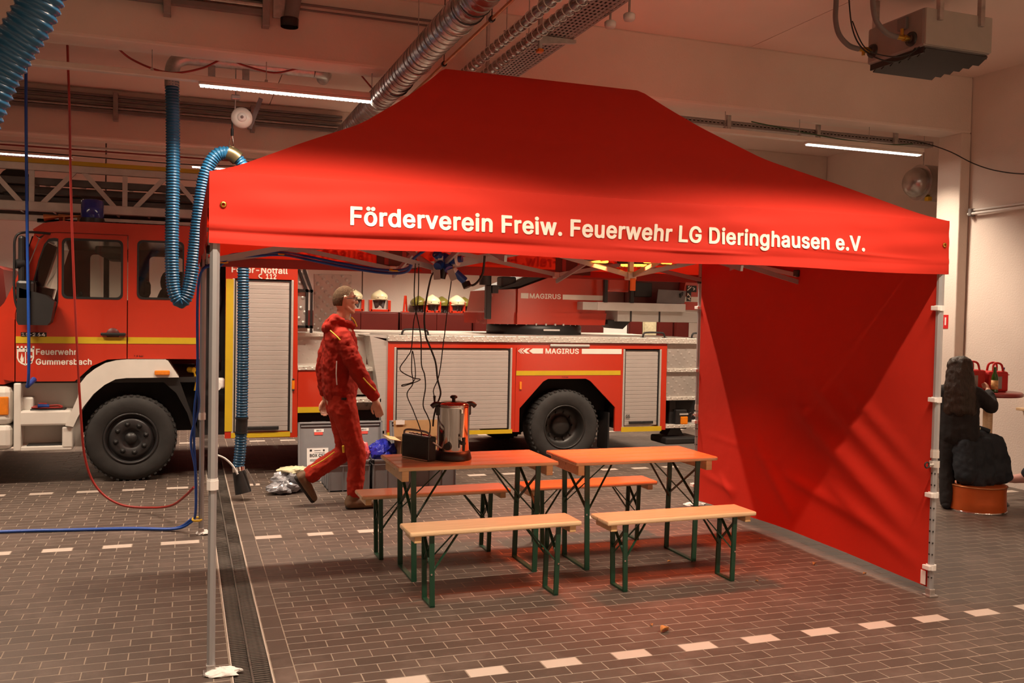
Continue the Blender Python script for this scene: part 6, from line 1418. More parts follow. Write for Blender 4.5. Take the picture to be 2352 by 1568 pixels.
br = T('basket_body', MB().prism([(6.37, 1.87), (7.3, 1.87), (7.3, 2.35), (6.47, 2.35), (6.40, 2.0)], 6.16, 7.2).box((6.38, 6.154, 1.925), (7.3, 6.16, 1.932)), 'red')
T('white_band', MB().prism([(6.385, 1.978), (7.3, 1.978), (7.3, 2.046), (6.405, 2.046)], 6.152, 6.1595), 'letter', br)
T('marking_patch', MB().box((6.46, 6.149, 2.11), (6.61, 6.152, 2.195)).box((6.46, 6.149, 1.985), (6.53, 6.152, 2.11)), 'black', br)
mb = MB()
for k, (a, b) in enumerate((((6.47, 2.13), (6.53, 2.18)), ((6.48, 2.17), (6.50, 2.19)), ((6.55, 2.17), (6.585, 2.155)), ((6.585, 2.155), (6.56, 2.135)), ((6.47, 2.09), (6.52, 2.05)), ((6.47, 2.06), (6.49, 2.09)), ((6.475, 2.03), (6.52, 2.0)), ((6.52, 2.045), (6.50, 2.02)))):
    mb.bar((a[0], 6.148, a[1]), (b[0], 6.148, b[1]), 0.003, 0.012, up=(0, 0.3, 1))
T('patch_lines', mb, 'letter', br)
T('mast', MB().box((3.63, 6.1, 1.70), (3.70, 6.18, 2.12), 0.01).cyl((3.62, 6.12, 2.12), (3.62, 6.12, 2.24), 0.075, n=16).box((3.70, 6.08, 2.02), (3.78, 6.16, 2.12), 0.006), 'black')
# ladder on the roof
def ladder(y0, y1, x0, x1, zb, zt, main):
    ld_ = T('ladder_section', MB().box((x0, y0 - 0.03, zt - 0.075), (x1, y0 + 0.03, zt), 0.006).box((x0, y0 - 0.03, zb), (x1, y0 + 0.03, zb + 0.095), 0.006)
            .box((x0, y1 - 0.03, zt - 0.075), (x1, y1 + 0.03, zt), 0.006).box((x0, y1 - 0.03, zb), (x1, y1 + 0.03, zb + 0.095), 0.006), 'ladder')
    if main:
        T('top_cover', MB().box((x0, y0 - 0.035, zt), (x1, y0 + 0.035, zt + 0.045), 0.006), 'yellow', ld_)
        T('lower_rail', MB().box((x0, y0 - 0.05, zb - 0.11), (x1, y0 + 0.02, zb - 0.045), 0.006), 'ladder', ld_)
    return ld_
LX0, LX1 = -3.1, 5.2
l1 = ladder(6.05, 7.25, LX0, LX1, 2.740, 3.232, True)
for k in range(-2, 7):
    xn = -0.912 + k * 0.89
    for y in (6.05, 7.25):
        T('ladder_post', MB().bar((xn + 0.445, y, 2.82), (xn + 0.445, y, 3.17), 0.05, 0.03, up=(0, 1, 0)), 'ladder', l1)
        for s in (-1, 1):
            T('ladder_brace', MB().bar((xn + s * 0.035, y, 3.18), (xn + s * 0.345, y, 2.82), 0.03, 0.048, up=(0, 0, 1)), 'ladder', l1)
for i, (ya, yb_, zb, zt) in enumerate(((6.18, 7.12, 2.77, 3.10), (6.30, 7.0, 2.82, 3.02))):
    l2 = ladder(ya, yb_, LX0, LX1 - 0.3, zb, zt, False); l2.data.materials[0] = M['laddershade']
    x = LX0 + 0.2
    pr = None
    while x < LX1 - 0.4:
        if pr is None:
            pr = obj('rung', MB().cyl((0, ya, zb + 0.05), (0, yb_, zb + 0.05), 0.018, n=8), 'ladder', truck, world=False)
            pr.parent = l2
            pr.location = (x - truck.location.x, -truck.location.y, 0)
            pr.data.materials[0] = M['laddershade']
        else:
            dup_mesh(pr, (x - truck.location.x, -truck.location.y, 0), l2)
        x += 0.33
mb = MB()
for k in range(5):
    mb.cyl((LX0, 6.4 + k * 0.13, 2.86 + 0.05 * (k % 3)), (LX1 - 1, 6.4 + k * 0.13, 2.86 + 0.05 * (k % 3)), 0.014, n=6)
T('ladder_cables', mb, 'black')['kind'] = 'stuff'
T('ladder_pulley', MB().cyl((-1.55, 6.3, 3.05), (-1.55, 6.9, 3.05), 0.16, n=20), 'black')
T('ladder_rest', MB().box((-1.3, 6.0, 2.62), (5.0, 6.1, 2.66)).box((-0.2, 6.0, 2.605), (0.1, 7.3, 2.66)).box((-1.1, 6.0, 2.595), (-0.95, 7.3, 2.66)).box((0.62, 6.0, 2.61), (0.80, 7.3, 2.66)), 'blackm')
T('ladder_mount', MB().box((4.5, 6.4, 2.40), (5.2, 7.1, 2.70)), 'blackm')
# ================================================================ CRATES BEHIND THE TABLES
LIDS = [(1.254, 'C', 'leftmost upright grey crate lid with a BOX C sheet, by the foil bag', 0.03), (1.705, 'D', 'upright grey crate lid behind the walking man, with a paper sheet', 0.03), (2.215, 'E', 'upright grey crate lid behind the cardboard box and urn', 0.0)]
for i, (x0, ch, lab, _) in enumerate(LIDS):
    wd, hh, y = 0.430, 0.615, 4.92
    tl = lambda z: y + 0.10 * z / hh            # leans back
    t = thing('crate_lid', lab, 'lid', (x0 + wd / 2, y, 0), 'grey crate lids standing behind the crates')
    m4 = Matrix.Translation((x0, y, 0.0)) @ Matrix.Rotation(-math.atan(0.10 / hh), 4, 'X')
    obj('panel', MB().box((0, 0, 0), (wd, 0.014, hh), 0.006).xf(m4), 'grey', t)
    obj('rim', MB().box((0, -0.022, 0.0), (0.022, 0.0, hh), 0.006).box((wd - 0.022, -0.022, 0), (wd, 0.0, hh), 0.006).box((0, -0.022, hh - 0.022), (wd, 0.0, hh), 0.006).box((0.03, -0.012, hh - 0.05), (wd - 0.03, 0.0, hh - 0.035), 0.003).xf(m4), 'grey', t)
    obj('catch', MB().box((0.14, -0.01, hh - 0.002), (0.29, 0.012, hh + 0.006), 0.003).xf(m4), 'black', t)
    if i < 2:
        lb = obj('label_sticker', MB().box((0.165 + 0.02 * i, -0.004, hh - 0.105), (0.265 + 0.02 * i, -0.0005, hh - 0.075)).xf(m4), 'paper', t)
        obj('red_sticker', MB().box((0.168 + 0.02 * i, -0.004, hh - 0.135), (0.255 + 0.02 * i, -0.0005, hh - 0.107)).xf(m4), mat('label_red', (0.72, 0.08, 0.06), 0.6, var=0.03), t)
        sh = obj('paper_sheet', MB().box((0.09, -0.005, 0.06), (0.31, -0.0008, 0.345)).xf(m4), 'paper', t)
        W = lambda q: m4 @ Vector(q)
        xd = m4.to_3x3() @ Vector((1, 0, 0)); ud = m4.to_3x3() @ Vector((0, 0, 1))
        text('lettering', 'BOX ' + ch, 'black', lb, W((0.19 + 0.02 * i, -0.005, hh - 0.097)), xd, ud, 0.05, 0.014, 0.001, 0.01)
        text('lettering', 'BOX ' + ch, 'black', sh, W((0.12, -0.006, 0.255)), xd, ud, 0.115, 0.030, 0.001, 0.0)
        mb = MB()
        for k in range(2): mb.box((0.12, -0.0065, 0.225 - 0.012 * k), (0.205 - 0.03 * k, -0.0052, 0.229 - 0.012 * k))
        mb.box((0.12, -0.0065, 0.312), (0.142, -0.0052, 0.332)).box((0.255, -0.0065, 0.312), (0.272, -0.0052, 0.330)).box((0.165, -0.0065, 0.318), (0.23, -0.0052, 0.322)).box((0.165, -0.0065, 0.296), (0.272, -0.0052, 0.298))
        obj('print_lines', mb.xf(m4), 'black', sh)['kind'] = 'stuff'
def crate(x0, x1, y0, y1, h, lab):
    t = thing('grey_crate', lab, 'crate', ((x0 + x1) / 2, (y0 + y1) / 2, 0), 'open grey crates behind the tables')
    e = 0.008; q = 0.012
    b = MB().box((x0 + q, y0 + q, 0.0), (x1 - q, y0 + q + e, h)).box((x0 + q, y1 - q - e, 0), (x1 - q, y1 - q, h)).box((x0 + q, y0 + q, 0), (x0 + q + e, y1 - q, h)).box((x1 - q - e, y0 + q, 0), (x1 - q, y1 - q, h)).box((x0 + q, y0 + q, 0), (x1 - q, y1 - q, 0.012))
    obj('walls', b, 'grey', t)
    def ringb(z0, z1, o_):
        return MB().box((x0 + o_, y0 + o_, z0), (x1 - o_, y0 + 0.022, z1), 0.003).box((x0 + o_, y1 - 0.022, z0), (x1 - o_, y1 - o_, z1), 0.003).box((x0 + o_, y0 + o_, z0), (x0 + 0.022, y1 - o_, z1), 0.003).box((x1 - 0.022, y0 + o_, z0), (x1 - o_, y1 - o_, z1), 0.003)
    obj('top_rim', ringb(h - 0.014, h + 0.004, 0.0), 'grey', t)
    obj('rib_ring', ringb(h - 0.052, h - 0.044, 0.002), 'grey', t)
    for k in range(4):
        x = x0 + 0.012 + (x1 - x0 - 0.032) * k / 3
        obj('rib', MB().box((x, y0 + 0.004, 0.0), (x + 0.008, y0 + 0.014, h - 0.05)), 'grey', t)
        yy = y0 + 0.012 + (y1 - y0 - 0.032) * k / 3
        obj('rib', MB().box((x0 + 0.004, yy, 0.0), (x0 + 0.014, yy + 0.008, h - 0.05)), 'grey', t)
    return t
crate(1.472, 1.890, 4.33, 4.83, 0.30, 'open grey crate behind the man, left of the row of three')
crate(1.905, 2.325, 4.33, 4.83, 0.30, 'open grey crate with blue bag, middle of the row of three')
crate(2.345, 2.785, 4.36, 4.83, 0.29, 'open grey crate under the cardboard box, right of the row of three')
crumple('red_film_bag', 'clear bag with red cloth in the left crate', 'bag', (1.78, 4.42, 0.36), (0.10, 0.10), 0.13, mat('pinkish_film', (0.62, 0.10, 0.10), 0.2, var=0.6, vscale=18, bump=0.8, bscale=20), 11)
crumple('blue_plastic_bag', 'blue plastic bag on the middle crate', 'bag', (2.03, 4.45, 0.35), (0.13, 0.12), 0.12, 'bluebag', 12)
t = thing('foil_bag_bundle', 'bundle of silver grey plastic bags with cream cloth on the floor', 'bags', (1.13, 4.48, 0))
o = crumple('bag', None, None, (1.13, 4.50, 0.09), (0.16, 0.13), 0.10, 'silver', 21, spike=0.6); o.parent = t; o.location = -t.location
o = crumple('bag', None, None, (1.06, 4.40, 0.05), (0.15, 0.10), 0.06, 'silver', 23, spike=0.6); o.parent = t; o.location = -t.location
o = crumple('cloth', None, None, (1.17, 4.52, 0.20), (0.14, 0.08), 0.035, 'creamcl', 22, spike=0.5); o.parent = t; o.location = -t.location
t = thing('cardboard_box', 'open brown cardboard box on the right crate behind the radio', 'box', (2.30, 4.40, 0.30))
x0, x1, y0, y1, z0, z1 = 2.16, 2.62, 4.20, 4.52, 0.298, 0.50
obj('walls', MB().box((x0, y0, z0), (x1, y0 + 0.005, z1)).box((x0, y1 - 0.005, z0), (x1, y1, z1)).box((x0, y0, z0), (x0 + 0.005, y1, z1)).box((x1 - 0.005, y0, z0), (x1, y1, z1)).box((x0, y0, z0), (x1, y1, z0 + 0.005)), 'carton', t)
obj('flap', MB().bar((2.39, y1, z1), (2.39, y1 + 0.05, z1 + 0.16), 0.46, 0.005, up=(0, 1, -0.3)), 'carton', t)
obj('flap', MB().bar((x0, (y0 + y1) / 2, z1), (x0 - 0.11, (y0 + y1) / 2, z1 + 0.02), 0.30, 0.005), mat('cardboard_light', (0.60, 0.38, 0.20), 0.85, var=0.05), t)
obj('flap', MB().bar((x1, (y0 + y1) / 2, z1), (x1 + 0.10, (y0 + y1) / 2, z1 + 0.07), 0.30, 0.005), 'carton', t)
obj('flap', MB().bar((2.39, y0, z1), (2.39, y0 - 0.06, z1 - 0.12), 0.44, 0.005, up=(0, -1, 0.3)), 'carton', t)
obj('label', MB().box((2.18, y1 + 0.02, z1 + 0.12), (2.27, y1 + 0.025, z1 + 0.165)), 'paper', t)

# ================================================================ PEOPLE
def remesh(o, vox, smooth=4, disp=0.0, dsize=0.2):
    r = o.modifiers.new('voxel', 'REMESH'); r.mode = 'VOXEL'; r.voxel_size = vox; r.use_smooth_shade = True
    s = o.modifiers.new('smooth', 'SMOOTH'); s.iterations = smooth; s.factor = 0.6
    if disp:
        tx = bpy.data.textures.new('folds', 'CLOUDS'); tx.noise_scale = dsize; tx.noise_depth = 2
        d = o.modifiers.new('folds', 'DISPLACE'); d.texture = tx; d.strength = disp; d.mid_level = 0.5; d.texture_coords = 'GLOBAL'
    return o
def head_mb(mb, c, fwd, hw=0.075, hd=0.098, hh=0.125, up=(0, 0, 1)):
    """head with brow, eye sockets, nose, lips, chin, jaw and ears; c = centre, fwd = the way it faces"""
    f = Vector(fwd).normalized(); u = Vector(up); u = (u - f * u.dot(f)).normalized(); s = u.cross(f)   # s: its left
    c = Vector(c)
    at = lambda a, b, h: c + f * a + s * b + u * h
    def skull(q):
        d = q - c
        x, y, z = d.dot(f), d.dot(s), d.dot(u)
        if z < 0:
            k = -z / hh
            y *= 1 - 0.30 * k * k
            x = x * (1 - 0.10 * k) + 0.012 * k
        if x > 0: x *= 0.93
        if x < 0: x *= 1.06
        return at(x, y, z)
    n0 = len(mb.v)
    m2 = MB()
    m2.ell(c, (1, 1, 1), 22, 16)
    m2.v = [tuple(skull(c + f * (q[0] - c.x) * hd + s * (q[1] - c.y) * hw + u * (q[2] - c.z) * hh)) for q in m2.v]
    mb.add(m2.v, m2.f, True)
    mb.cap(at(hd * 0.86, 0, 0.028), at(hd * 1.13, 0, -0.018), 0.010, 0.014)          # nose
    for k in (-1, 1):
        mb.cap(at(hd * 0.98, k * 0.010, -0.022), at(hd * 0.95, k * 0.014, -0.022), 0.008, 0.006)     # nostril wing
        mb.cap(at(hd * 0.90, k * 0.012, 0.036), at(hd * 0.78, k * 0.052, 0.036), 0.009, 0.007)       # brow
        mb.cap(at(hd * 0.80, k * 0.036, -0.010), at(hd * 0.62, k * 0.055, -0.02), 0.013, 0.012)      # cheek
        mb.cap(at(-0.012, k * hw * 0.98, 0.022), at(-0.004, k * hw * 0.93, -0.026), 0.016, 0.009)    # ear
        mb.cap(at(hd * 0.1, k * hw * 0.80, -0.07), at(hd * 0.70, k * 0.028, -hh * 0.86), 0.018, 0.016)  # jaw
    mb.cap(at(hd * 0.30, 0, -0.055), at(hd * 0.66, 0, -hh * 0.72), 0.052, 0.032)
    for k in (-1, 1): mb.cap(at(hd * 0.25, k * 0.028, -0.03), at(hd * 0.58, k * 0.020, -0.055), 0.044, 0.034)
    mb.cap(at(hd * 0.90, -0.014, -0.052), at(hd * 0.90, 0.014, -0.052), 0.007)
    mb.cap(at(hd * 0.88, -0.012, -0.064), at(hd * 0.88, 0.012, -0.064), 0.008)
    mb.cap(at(hd * 0.80, -0.012, -hh * 0.88), at(hd * 0.80, 0.012, -hh * 0.88), 0.017)
    return at
def hand_mb(mb, wrist, d, palm_n, side, sc=1.0, curl=0.5):
    """palm with five fingers; d = the way the hand points, palm_n = palm normal, side = +1/-1 where the thumb is along d x palm_n"""
    d = Vector(d).normalized(); n = Vector(palm_n); n = (n - d * n.dot(d)).normalized(); s = d.cross(n) * side
    w = Vector(wrist)
    P = lambda a, b, c_: w + d * a * sc + s * b * sc + n * c_ * sc
    mb.cap(w - d * 0.02, P(0.02, 0, 0), 0.026 * sc, 0.028 * sc)
    for b in (-0.028, -0.010, 0.010, 0.026):
        mb.cap(P(0.015, b * 0.7, 0), P(0.085, b, 0), 0.016 * sc, 0.0125 * sc)
    for b, ln in ((-0.031, 0.060), (-0.011, 0.075), (0.010, 0.080), (0.030, 0.070)):
        a0 = curl * 0.5; p0 = P(0.085, b, 0)
        dirs = [d * math.cos(a) + n * math.sin(a) for a in (a0, a0 + curl * 0.8, a0 + curl * 1.5)]
        p = p0; r = 0.0098 * sc
        for k, dd in enumerate(dirs):
            q = p + dd * ln * (0.42, 0.33, 0.25)[k] * sc
            mb.cap(p, q, r, r * 0.9, 8); p = q; r *= 0.9
    p0 = P(0.022, 0.030, 0.004); p1 = P(0.052, 0.052, 0.016); p2 = P(0.078, 0.056, 0.026); p3 = P(0.100, 0.052, 0.034)
    mb.cap(p0, p1, 0.015 * sc, 0.012 * sc, 8); mb.cap(p1, p2, 0.012 * sc, 0.010 * sc, 8); mb.cap(p2, p3, 0.010 * sc, 0.008 * sc, 8)
    return mb
def chain(mb, pts, n=12):
    for (a, ra), (b, rb_) in zip(pts, pts[1:]): mb.cap(a, b, ra, rb_, n)
    return mb
# ---- the walking man, facing +x
MY = 3.66
man = thing('person', 'man in red work suit and glasses walking right behind the left table', 'person', (1.55, MY, 0))
V = lambda x, dy, z: Vector((x, MY + dy, z))
HC = (1.500, MY, 1.868)
body = MB()
head_mb(body, HC, (1, 0.04, -0.04), 0.076, 0.098, 0.122)
chain(body, [(V(1.492, 0, 1.79), 0.060), (V(1.472, 0, 1.60), 0.068)])
chain(body, [(V(1.46, 0, 1.55), 0.13), (V(1.455, 0, 1.25), 0.13), (V(1.47, 0, 0.98), 0.13)])
chain(body, [(V(1.465, -0.145, 1.515), 0.045), (V(1.575, -0.235, 1.245), 0.042), (V(1.72, -0.235, 1.01), 0.034), (V(1.742, -0.23, 0.975), 0.028)])
chain(body, [(V(1.44, 0.15, 1.52), 0.048), (V(1.36, 0.235, 1.23), 0.045), (V(1.372, 0.235, 0.985), 0.034), (V(1.370, 0.23, 0.955), 0.028)])
hand_mb(body, V(1.748, -0.23, 0.965), (0.30, 0, -1), (0.25, 0.95, 0), -1, 1.0, 0.55)
hand_mb(body, V(1.370, 0.23, 0.945), (-0.12, 0, -1), (0.25, -0.95, 0), 1, 1.0, 0.6)
chain(body, [(V(1.475, -0.09, 0.93), 0.09), (V(1.605, -0.10, 0.50), 0.06), (V(1.590, -0.10, 0.14), 0.045)])
chain(body, [(V(1.465, 0.09, 0.93), 0.09), (V(1.535, 0.10, 0.47), 0.06), (V(1.225, 0.11, 0.30), 0.045)])
remesh(obj('body', body, 'skin', man), 0.0065, 3)
# hair: close cropped cap over the skull
hr = MB()
def hairfn(q):
    d = q - Vector(HC)
    x, z = d.x, d.z
    k = 1.0
    if x > 0.03: z = max(z, 0.062 + 0.5 * (x - 0.03)); 
    if -0.02 < x <= 0.03: z = max(z, 0.030)
    if x <= -0.02: z = max(z, -0.055)
    if x < 0: x *= 1.10
    return Vector(HC) + Vector((x if x < 0.085 else 0.085, d.y, z))
hr.ell(HC, (0.1015, 0.0795, 0.1275), 32, 26, hairfn)
ho = obj('hair', hr, 'hair', man)
# jacket
jk_ = MB()
chain(jk_, [(V(1.44, -0.05, 1.53), 0.125), (V(1.445, -0.04, 1.30), 0.150), (V(1.465, -0.04, 1.05), 0.150)])
chain(jk_, [(V(1.44, 0.05, 1.53), 0.125), (V(1.445, 0.04, 1.30), 0.150), (V(1.465, 0.04, 1.05), 0.150)])
chain(jk_, [(V(1.475, 0, 1.52), 0.135), (V(1.485, 0, 1.30), 0.150), (V(1.478, 0, 1.06), 0.150)])
chain(jk_, [(V(1.460, -0.15, 1.530), 0.082), (V(1.52, -0.215, 1.38), 0.080), (V(1.585, -0.245, 1.235), 0.076), (V(1.655, -0.245, 1.12), 0.070), (V(1.722, -0.24, 1.03), 0.058)])
chain(jk_, [(V(1.435, 0.16, 1.545), 0.088), (V(1.375, 0.225, 1.36), 0.082), (V(1.352, 0.245, 1.225), 0.074), (V(1.368, 0.24, 1.03), 0.056)])
chain(jk_, [(V(1.40, -0.09, 1.60), 0.055), (V(1.42, 0, 1.635), 0.065), (V(1.40, 0.09, 1.60), 0.055)])
# collar ring and hood behind the neck
for k in range(13):
    a = -PI * 0.98 + 1.96 * PI * k / 12
    p = V(1.487 + 0.085 * math.cos(a), 0.085 * math.sin(a), 1.668 - 0.032 * math.cos(a))
    if k: jk_.cap(pp, p, 0.034, 0.034, 8)
    pp = p
chain(jk_, [(V(1.41, -0.075, 1.70), 0.045), (V(1.355, -0.085, 1.625), 0.045), (V(1.345, 0, 1.60), 0.05), (V(1.355, 0.085, 1.625), 0.045), (V(1.41, 0.075, 1.70), 0.045)])
chain(jk_, [(V(1.395, -0.03, 1.68), 0.045), (V(1.395, 0.03, 1.68), 0.045)])
jo = remesh(obj('jacket', jk_, 'jacket', man), 0.009, 4, 0.024, 0.055)
sur = lambda pts, r, m, n: obj(n, MB().tube(crom(pts, 6), r, 6), m, man)
sur([V(1.345, -0.185, 1.595), V(1.39, -0.235, 1.55), V(1.42, -0.262, 1.515)], 0.006, 'piping', 'shoulder_piping')
sur([V(1.615, -0.318, 1.19), V(1.665, -0.312, 1.135), V(1.73, -0.292, 1.075)], 0.006, 'piping', 'sleeve_piping')
sur([V(1.405, -0.200, 1.33), V(1.400, -0.206, 1.22), V(1.408, -0.205, 1.12)], 0.005, 'wplastic', 'reflective_strip')
sur([V(1.545, -0.075, 1.715), V(1.578, -0.055, 1.68), V(1.600, -0.045, 1.63)], 0.007, 'piping', 'collar_piping')
obj('collar_lining', MB().cap(V(1.48, -0.075, 1.675), V(1.555, -0.06, 1.655), 0.028, 0.024), 'dark', man)
# trousers
tr = MB()
chain(tr, [(V(1.472, -0.06, 1.02), 0.125), (V(1.478, -0.07, 0.90), 0.128)]); chain(tr, [(V(1.472, 0.06, 1.02), 0.125), (V(1.478, 0.07, 0.90), 0.128)])
chain(tr, [(V(1.488, -0.095, 0.90), 0.118), (V(1.555, -0.10, 0.66), 0.098), (V(1.612, -0.10, 0.47), 0.082), (V(1.605, -0.10, 0.30), 0.078), (V(1.596, -0.10, 0.155), 0.074)])
chain(tr, [(V(1.480, 0.095, 0.90), 0.118), (V(1.525, 0.10, 0.66), 0.098), (V(1.545, 0.105, 0.475), 0.085), (V(1.40, 0.105, 0.395), 0.082), (V(1.235, 0.11, 0.285), 0.078)])
to = remesh(obj('trousers', tr, 'trouser', man), 0.009, 4, 0.022, 0.05)
sur([V(1.425, -0.005, 0.50), V(1.33, 0.018, 0.425), V(1.22, 0.028, 0.365)], 0.006, 'piping', 'leg_piping')
sur([V(1.470, -0.195, 0.58), V(1.478, -0.180, 0.52)], 0.010, 'piping', 'knee_piping')
obj('belt_patch', MB().box((1.452, MY - 0.200, 0.985), (1.495, MY - 0.186, 1.005), 0.004), 'dark', man)
# boots
def boot(ank, toe, heel, lat, m):
    b = MB()
    a = V(ank[0], lat, ank[1]); t_ = V(toe[0], lat, toe[1]); h = V(heel[0], lat, heel[1])
    d = (t_ - h).normalized(); n = Vector((-d.z, 0, d.x))
    chain(b, [(a, 0.055), (h + d * 0.05 + n * 0.055, 0.052)])
    for k in (-0.018, 0.018):
        L = Vector((0, k, 0))
        chain(b, [(h + d * 0.045 + n * 0.045 + L, 0.042), (h + d * 0.15 + n * 0.048 + L, 0.044), (t_ - d * 0.045 + n * 0.036 + L, 0.034)])
    o_ = remesh(obj('boot', b, 'boot', man), 0.008, 3)
    s_ = MB()
    for k in (-0.02, 0.02):
        L = Vector((0, k, 0))
        chain(s_, [(h + d * 0.035 + n * 0.016 + L, 0.026), (h + d * 0.14 + n * 0.014 + L, 0.024), (t_ - d * 0.035 + n * 0.016 + L, 0.026)])
    remesh(obj('sole', s_, 'sole', o_), 0.008, 2)
boot((1.595, 0.145), (1.825, -0.002), (1.505, -0.002), -0.10, 0)
boot((1.225, 0.285), (1.255, 0.012), (1.080, 0.275), 0.11, 1)
gl = MB()
for k in (-1, 1):
    gl.tube([(HC[0] + 0.100 + 0.004 * math.sin(a), MY + k * 0.033 + 0.026 * math.cos(a), HC[2] + 0.012 + 0.017 * math.sin(a)) for a in [2 * PI * j / 16 for j in range(17)]], 0.0026, 6)
    gl.tube([(HC[0] + 0.100, MY + k * 0.058, HC[2] + 0.018), (HC[0] + 0.06, MY + k * 0.079, HC[2] + 0.017), (HC[0] - 0.008, MY + k * 0.084, HC[2] + 0.012)], 0.0028, 6)
gl.tube([(HC[0] + 0.103, MY - 0.008, HC[2] + 0.016), (HC[0] + 0.103, MY + 0.008, HC[2] + 0.016)], 0.0025, 6)
obj('glasses', gl, 'black', man)
for k in (-1, 1):
    obj('eye', MB().ell((HC[0] + 0.081, MY + k * 0.032, HC[2] + 0.010), (0.011, 0.012, 0.009), 12, 8), 'wplastic', man)
    obj('eyebrow', MB().cap((HC[0] + 0.090, MY + k * 0.016, HC[2] + 0.040), (HC[0] + 0.078, MY + k * 0.050, HC[2] + 0.040), 0.006, 0.004, 8), 'hair', man)

# ---- the woman at the bar table, seen from behind
WX, WY = 7.06, 2.12
wo = thing('person', 'woman in black with long dark hair seen from behind at the bar table', 'person', (WX, WY, 0))
U = lambda dx, dy, z: Vector((WX + dx, WY + dy, z))
fd = Vector((0.62, 0.78, 0)); sd = Vector((-0.78, 0.62, 0))       # facing away; sd = her left
W3 = lambda f, s, z: U(f * fd.x + s * sd.x, f * fd.y + s * sd.y, z)
b = MB()
head_mb(b, W3(0.02, 0, 1.335), fd, 0.066, 0.085, 0.108)
chain(b, [(W3(0.0, 0, 1.26), 0.045), (W3(-0.01, 0, 1.15), 0.05)])
chain(b, [(W3(0, 0, 1.10), 0.10), (W3(0, 0, 0.80), 0.10)])
chain(b, [(W3(0, -0.15, 1.10), 0.045), (W3(0.03, -0.27, 0.99), 0.036), (W3(0.22, -0.28, 1.12), 0.027)])
chain(b, [(W3(0, 0.15, 1.10), 0.045), (W3(0.03, 0.20, 0.90), 0.036), (W3(0.22, 0.14, 1.04), 0.027)])
hand_mb(b, W3(0.235, -0.285, 1.13), fd * 0.9 + Vector((0, 0, 0.35)), sd, 1, 0.82, 0.8)
hand_mb(b, W3(0.23, 0.14, 1.05), fd, -sd, 1, 0.82, 0.7)
for k in (-1, 1):
    chain(b, [(W3(0, k * 0.075, 0.74), 0.07), (W3(0.01, k * 0.075, 0.40), 0.05), (W3(-0.01, k * 0.075, 0.08), 0.036)])
    chain(b, [(W3(-0.02, k * 0.08, 0.04), 0.03), (W3(0.11, k * 0.085, 0.03), 0.026)])
remesh(obj('body', b, 'skin', wo), 0.007, 3)
h = MB()
chain(h, [(W3(0.0, 0.02, 1.365), 0.095), (W3(0.0, -0.02, 1.365), 0.095), (W3(-0.035, 0, 1.28), 0.105), (W3(-0.075, 0, 1.12), 0.105), (W3(-0.095, 0, 0.97), 0.085)])
for k in (-1, 1):
    chain(h, [(W3(-0.02, k * 0.03, 1.33), 0.085), (W3(-0.055, k * 0.065, 1.15), 0.075), (W3(-0.085, k * 0.085, 0.95), 0.060)])
remesh(obj('hair', h, 'hairdark', wo), 0.010, 4, 0.02, 0.05)
c_ = MB()
chain(c_, [(W3(0, -0.05, 1.10), 0.12), (W3(0, -0.05, 0.90), 0.135), (W3(0, -0.05, 0.72), 0.14)]); chain(c_, [(W3(0, 0.05, 1.10), 0.12), (W3(0, 0.05, 0.90), 0.135), (W3(0, 0.05, 0.72), 0.14)])
chain(c_, [(W3(0, -0.15, 1.11), 0.07), (W3(0.02, -0.275, 0.995), 0.070), (W3(0.18, -0.28, 1.09), 0.055)])
chain(c_, [(W3(0, 0.15, 1.11), 0.07), (W3(0.02, 0.205, 0.90), 0.066), (W3(0.18, 0.15, 1.02), 0.052)])
remesh(obj('pullover', c_, 'dark', wo), 0.011, 4, 0.02, 0.08)
p_ = MB()
for k in (-1, 1):
    chain(p_, [(W3(0, k * 0.06, 0.72), 0.125), (W3(0.0, k * 0.078, 0.62), 0.10), (W3(0.01, k * 0.078, 0.38), 0.075), (W3(-0.01, k * 0.078, 0.08), 0.06)])
remesh(obj('trousers', p_, 'dark', wo), 0.011, 4, 0.014, 0.08)
for k in (-1, 1):
    s_ = MB(); chain(s_, [(W3(-0.03, k * 0.08, 0.042), 0.042), (W3(0.06, k * 0.083, 0.04), 0.042), (W3(0.13, k * 0.085, 0.032), 0.032)])
    remesh(obj('shoe', s_, 'dark', wo), 0.008, 2)
# ---- seated person at the right edge of the picture: only a foot and shin are inside the frame
SX, SY = 8.15, 2.35
se = thing('person', 'seated person at the right edge, pale pink shoe and dark trouser leg', 'person', (SX + 0.35, SY - 0.55, 0))
S = lambda x, y, z: Vector((SX + x, SY + y, z))
b = MB()
head_mb(b, S(0.08, -0.75, 1.33), (-0.3, 0.95, 0), 0.07, 0.09, 0.115)
chain(b, [(S(0.08, -0.76, 1.25), 0.05), (S(0.08, -0.78, 1.10), 0.06)]); chain(b, [(S(0.08, -0.78, 1.02), 0.10), (S(0.08, -0.78, 0.60), 0.11)])
for k in (-1, 1):
    chain(b, [(S(0.08 + k * 0.16, -0.78, 1.06), 0.045), (S(0.08 + k * 0.22, -0.68, 0.80), 0.037), (S(0.08 + k * 0.10, -0.44, 0.70), 0.028)])
    hand_mb(b, S(0.08 + k * 0.10, -0.43, 0.69), (-k * 0.3, 0.9, -0.2), (0, -0.1, -1), k, 0.9, 0.5)
chain(b, [(S(0.02, -0.74, 0.54), 0.08), (S(0.03, -0.30, 0.54), 0.06), (S(0.02, -0.05, 0.25), 0.04), (S(-0.02, 0.0, 0.22), 0.035)])
chain(b, [(S(0.18, -0.74, 0.54), 0.08), (S(0.22, -0.28, 0.52), 0.06), (S(0.22, -0.25, 0.10), 0.04)])
remesh(obj('body', b, 'skin', se), 0.008, 3)
c_ = MB(); chain(c_, [(S(0.08, -0.78, 1.06), 0.13), (S(0.08, -0.78, 0.66), 0.15)])
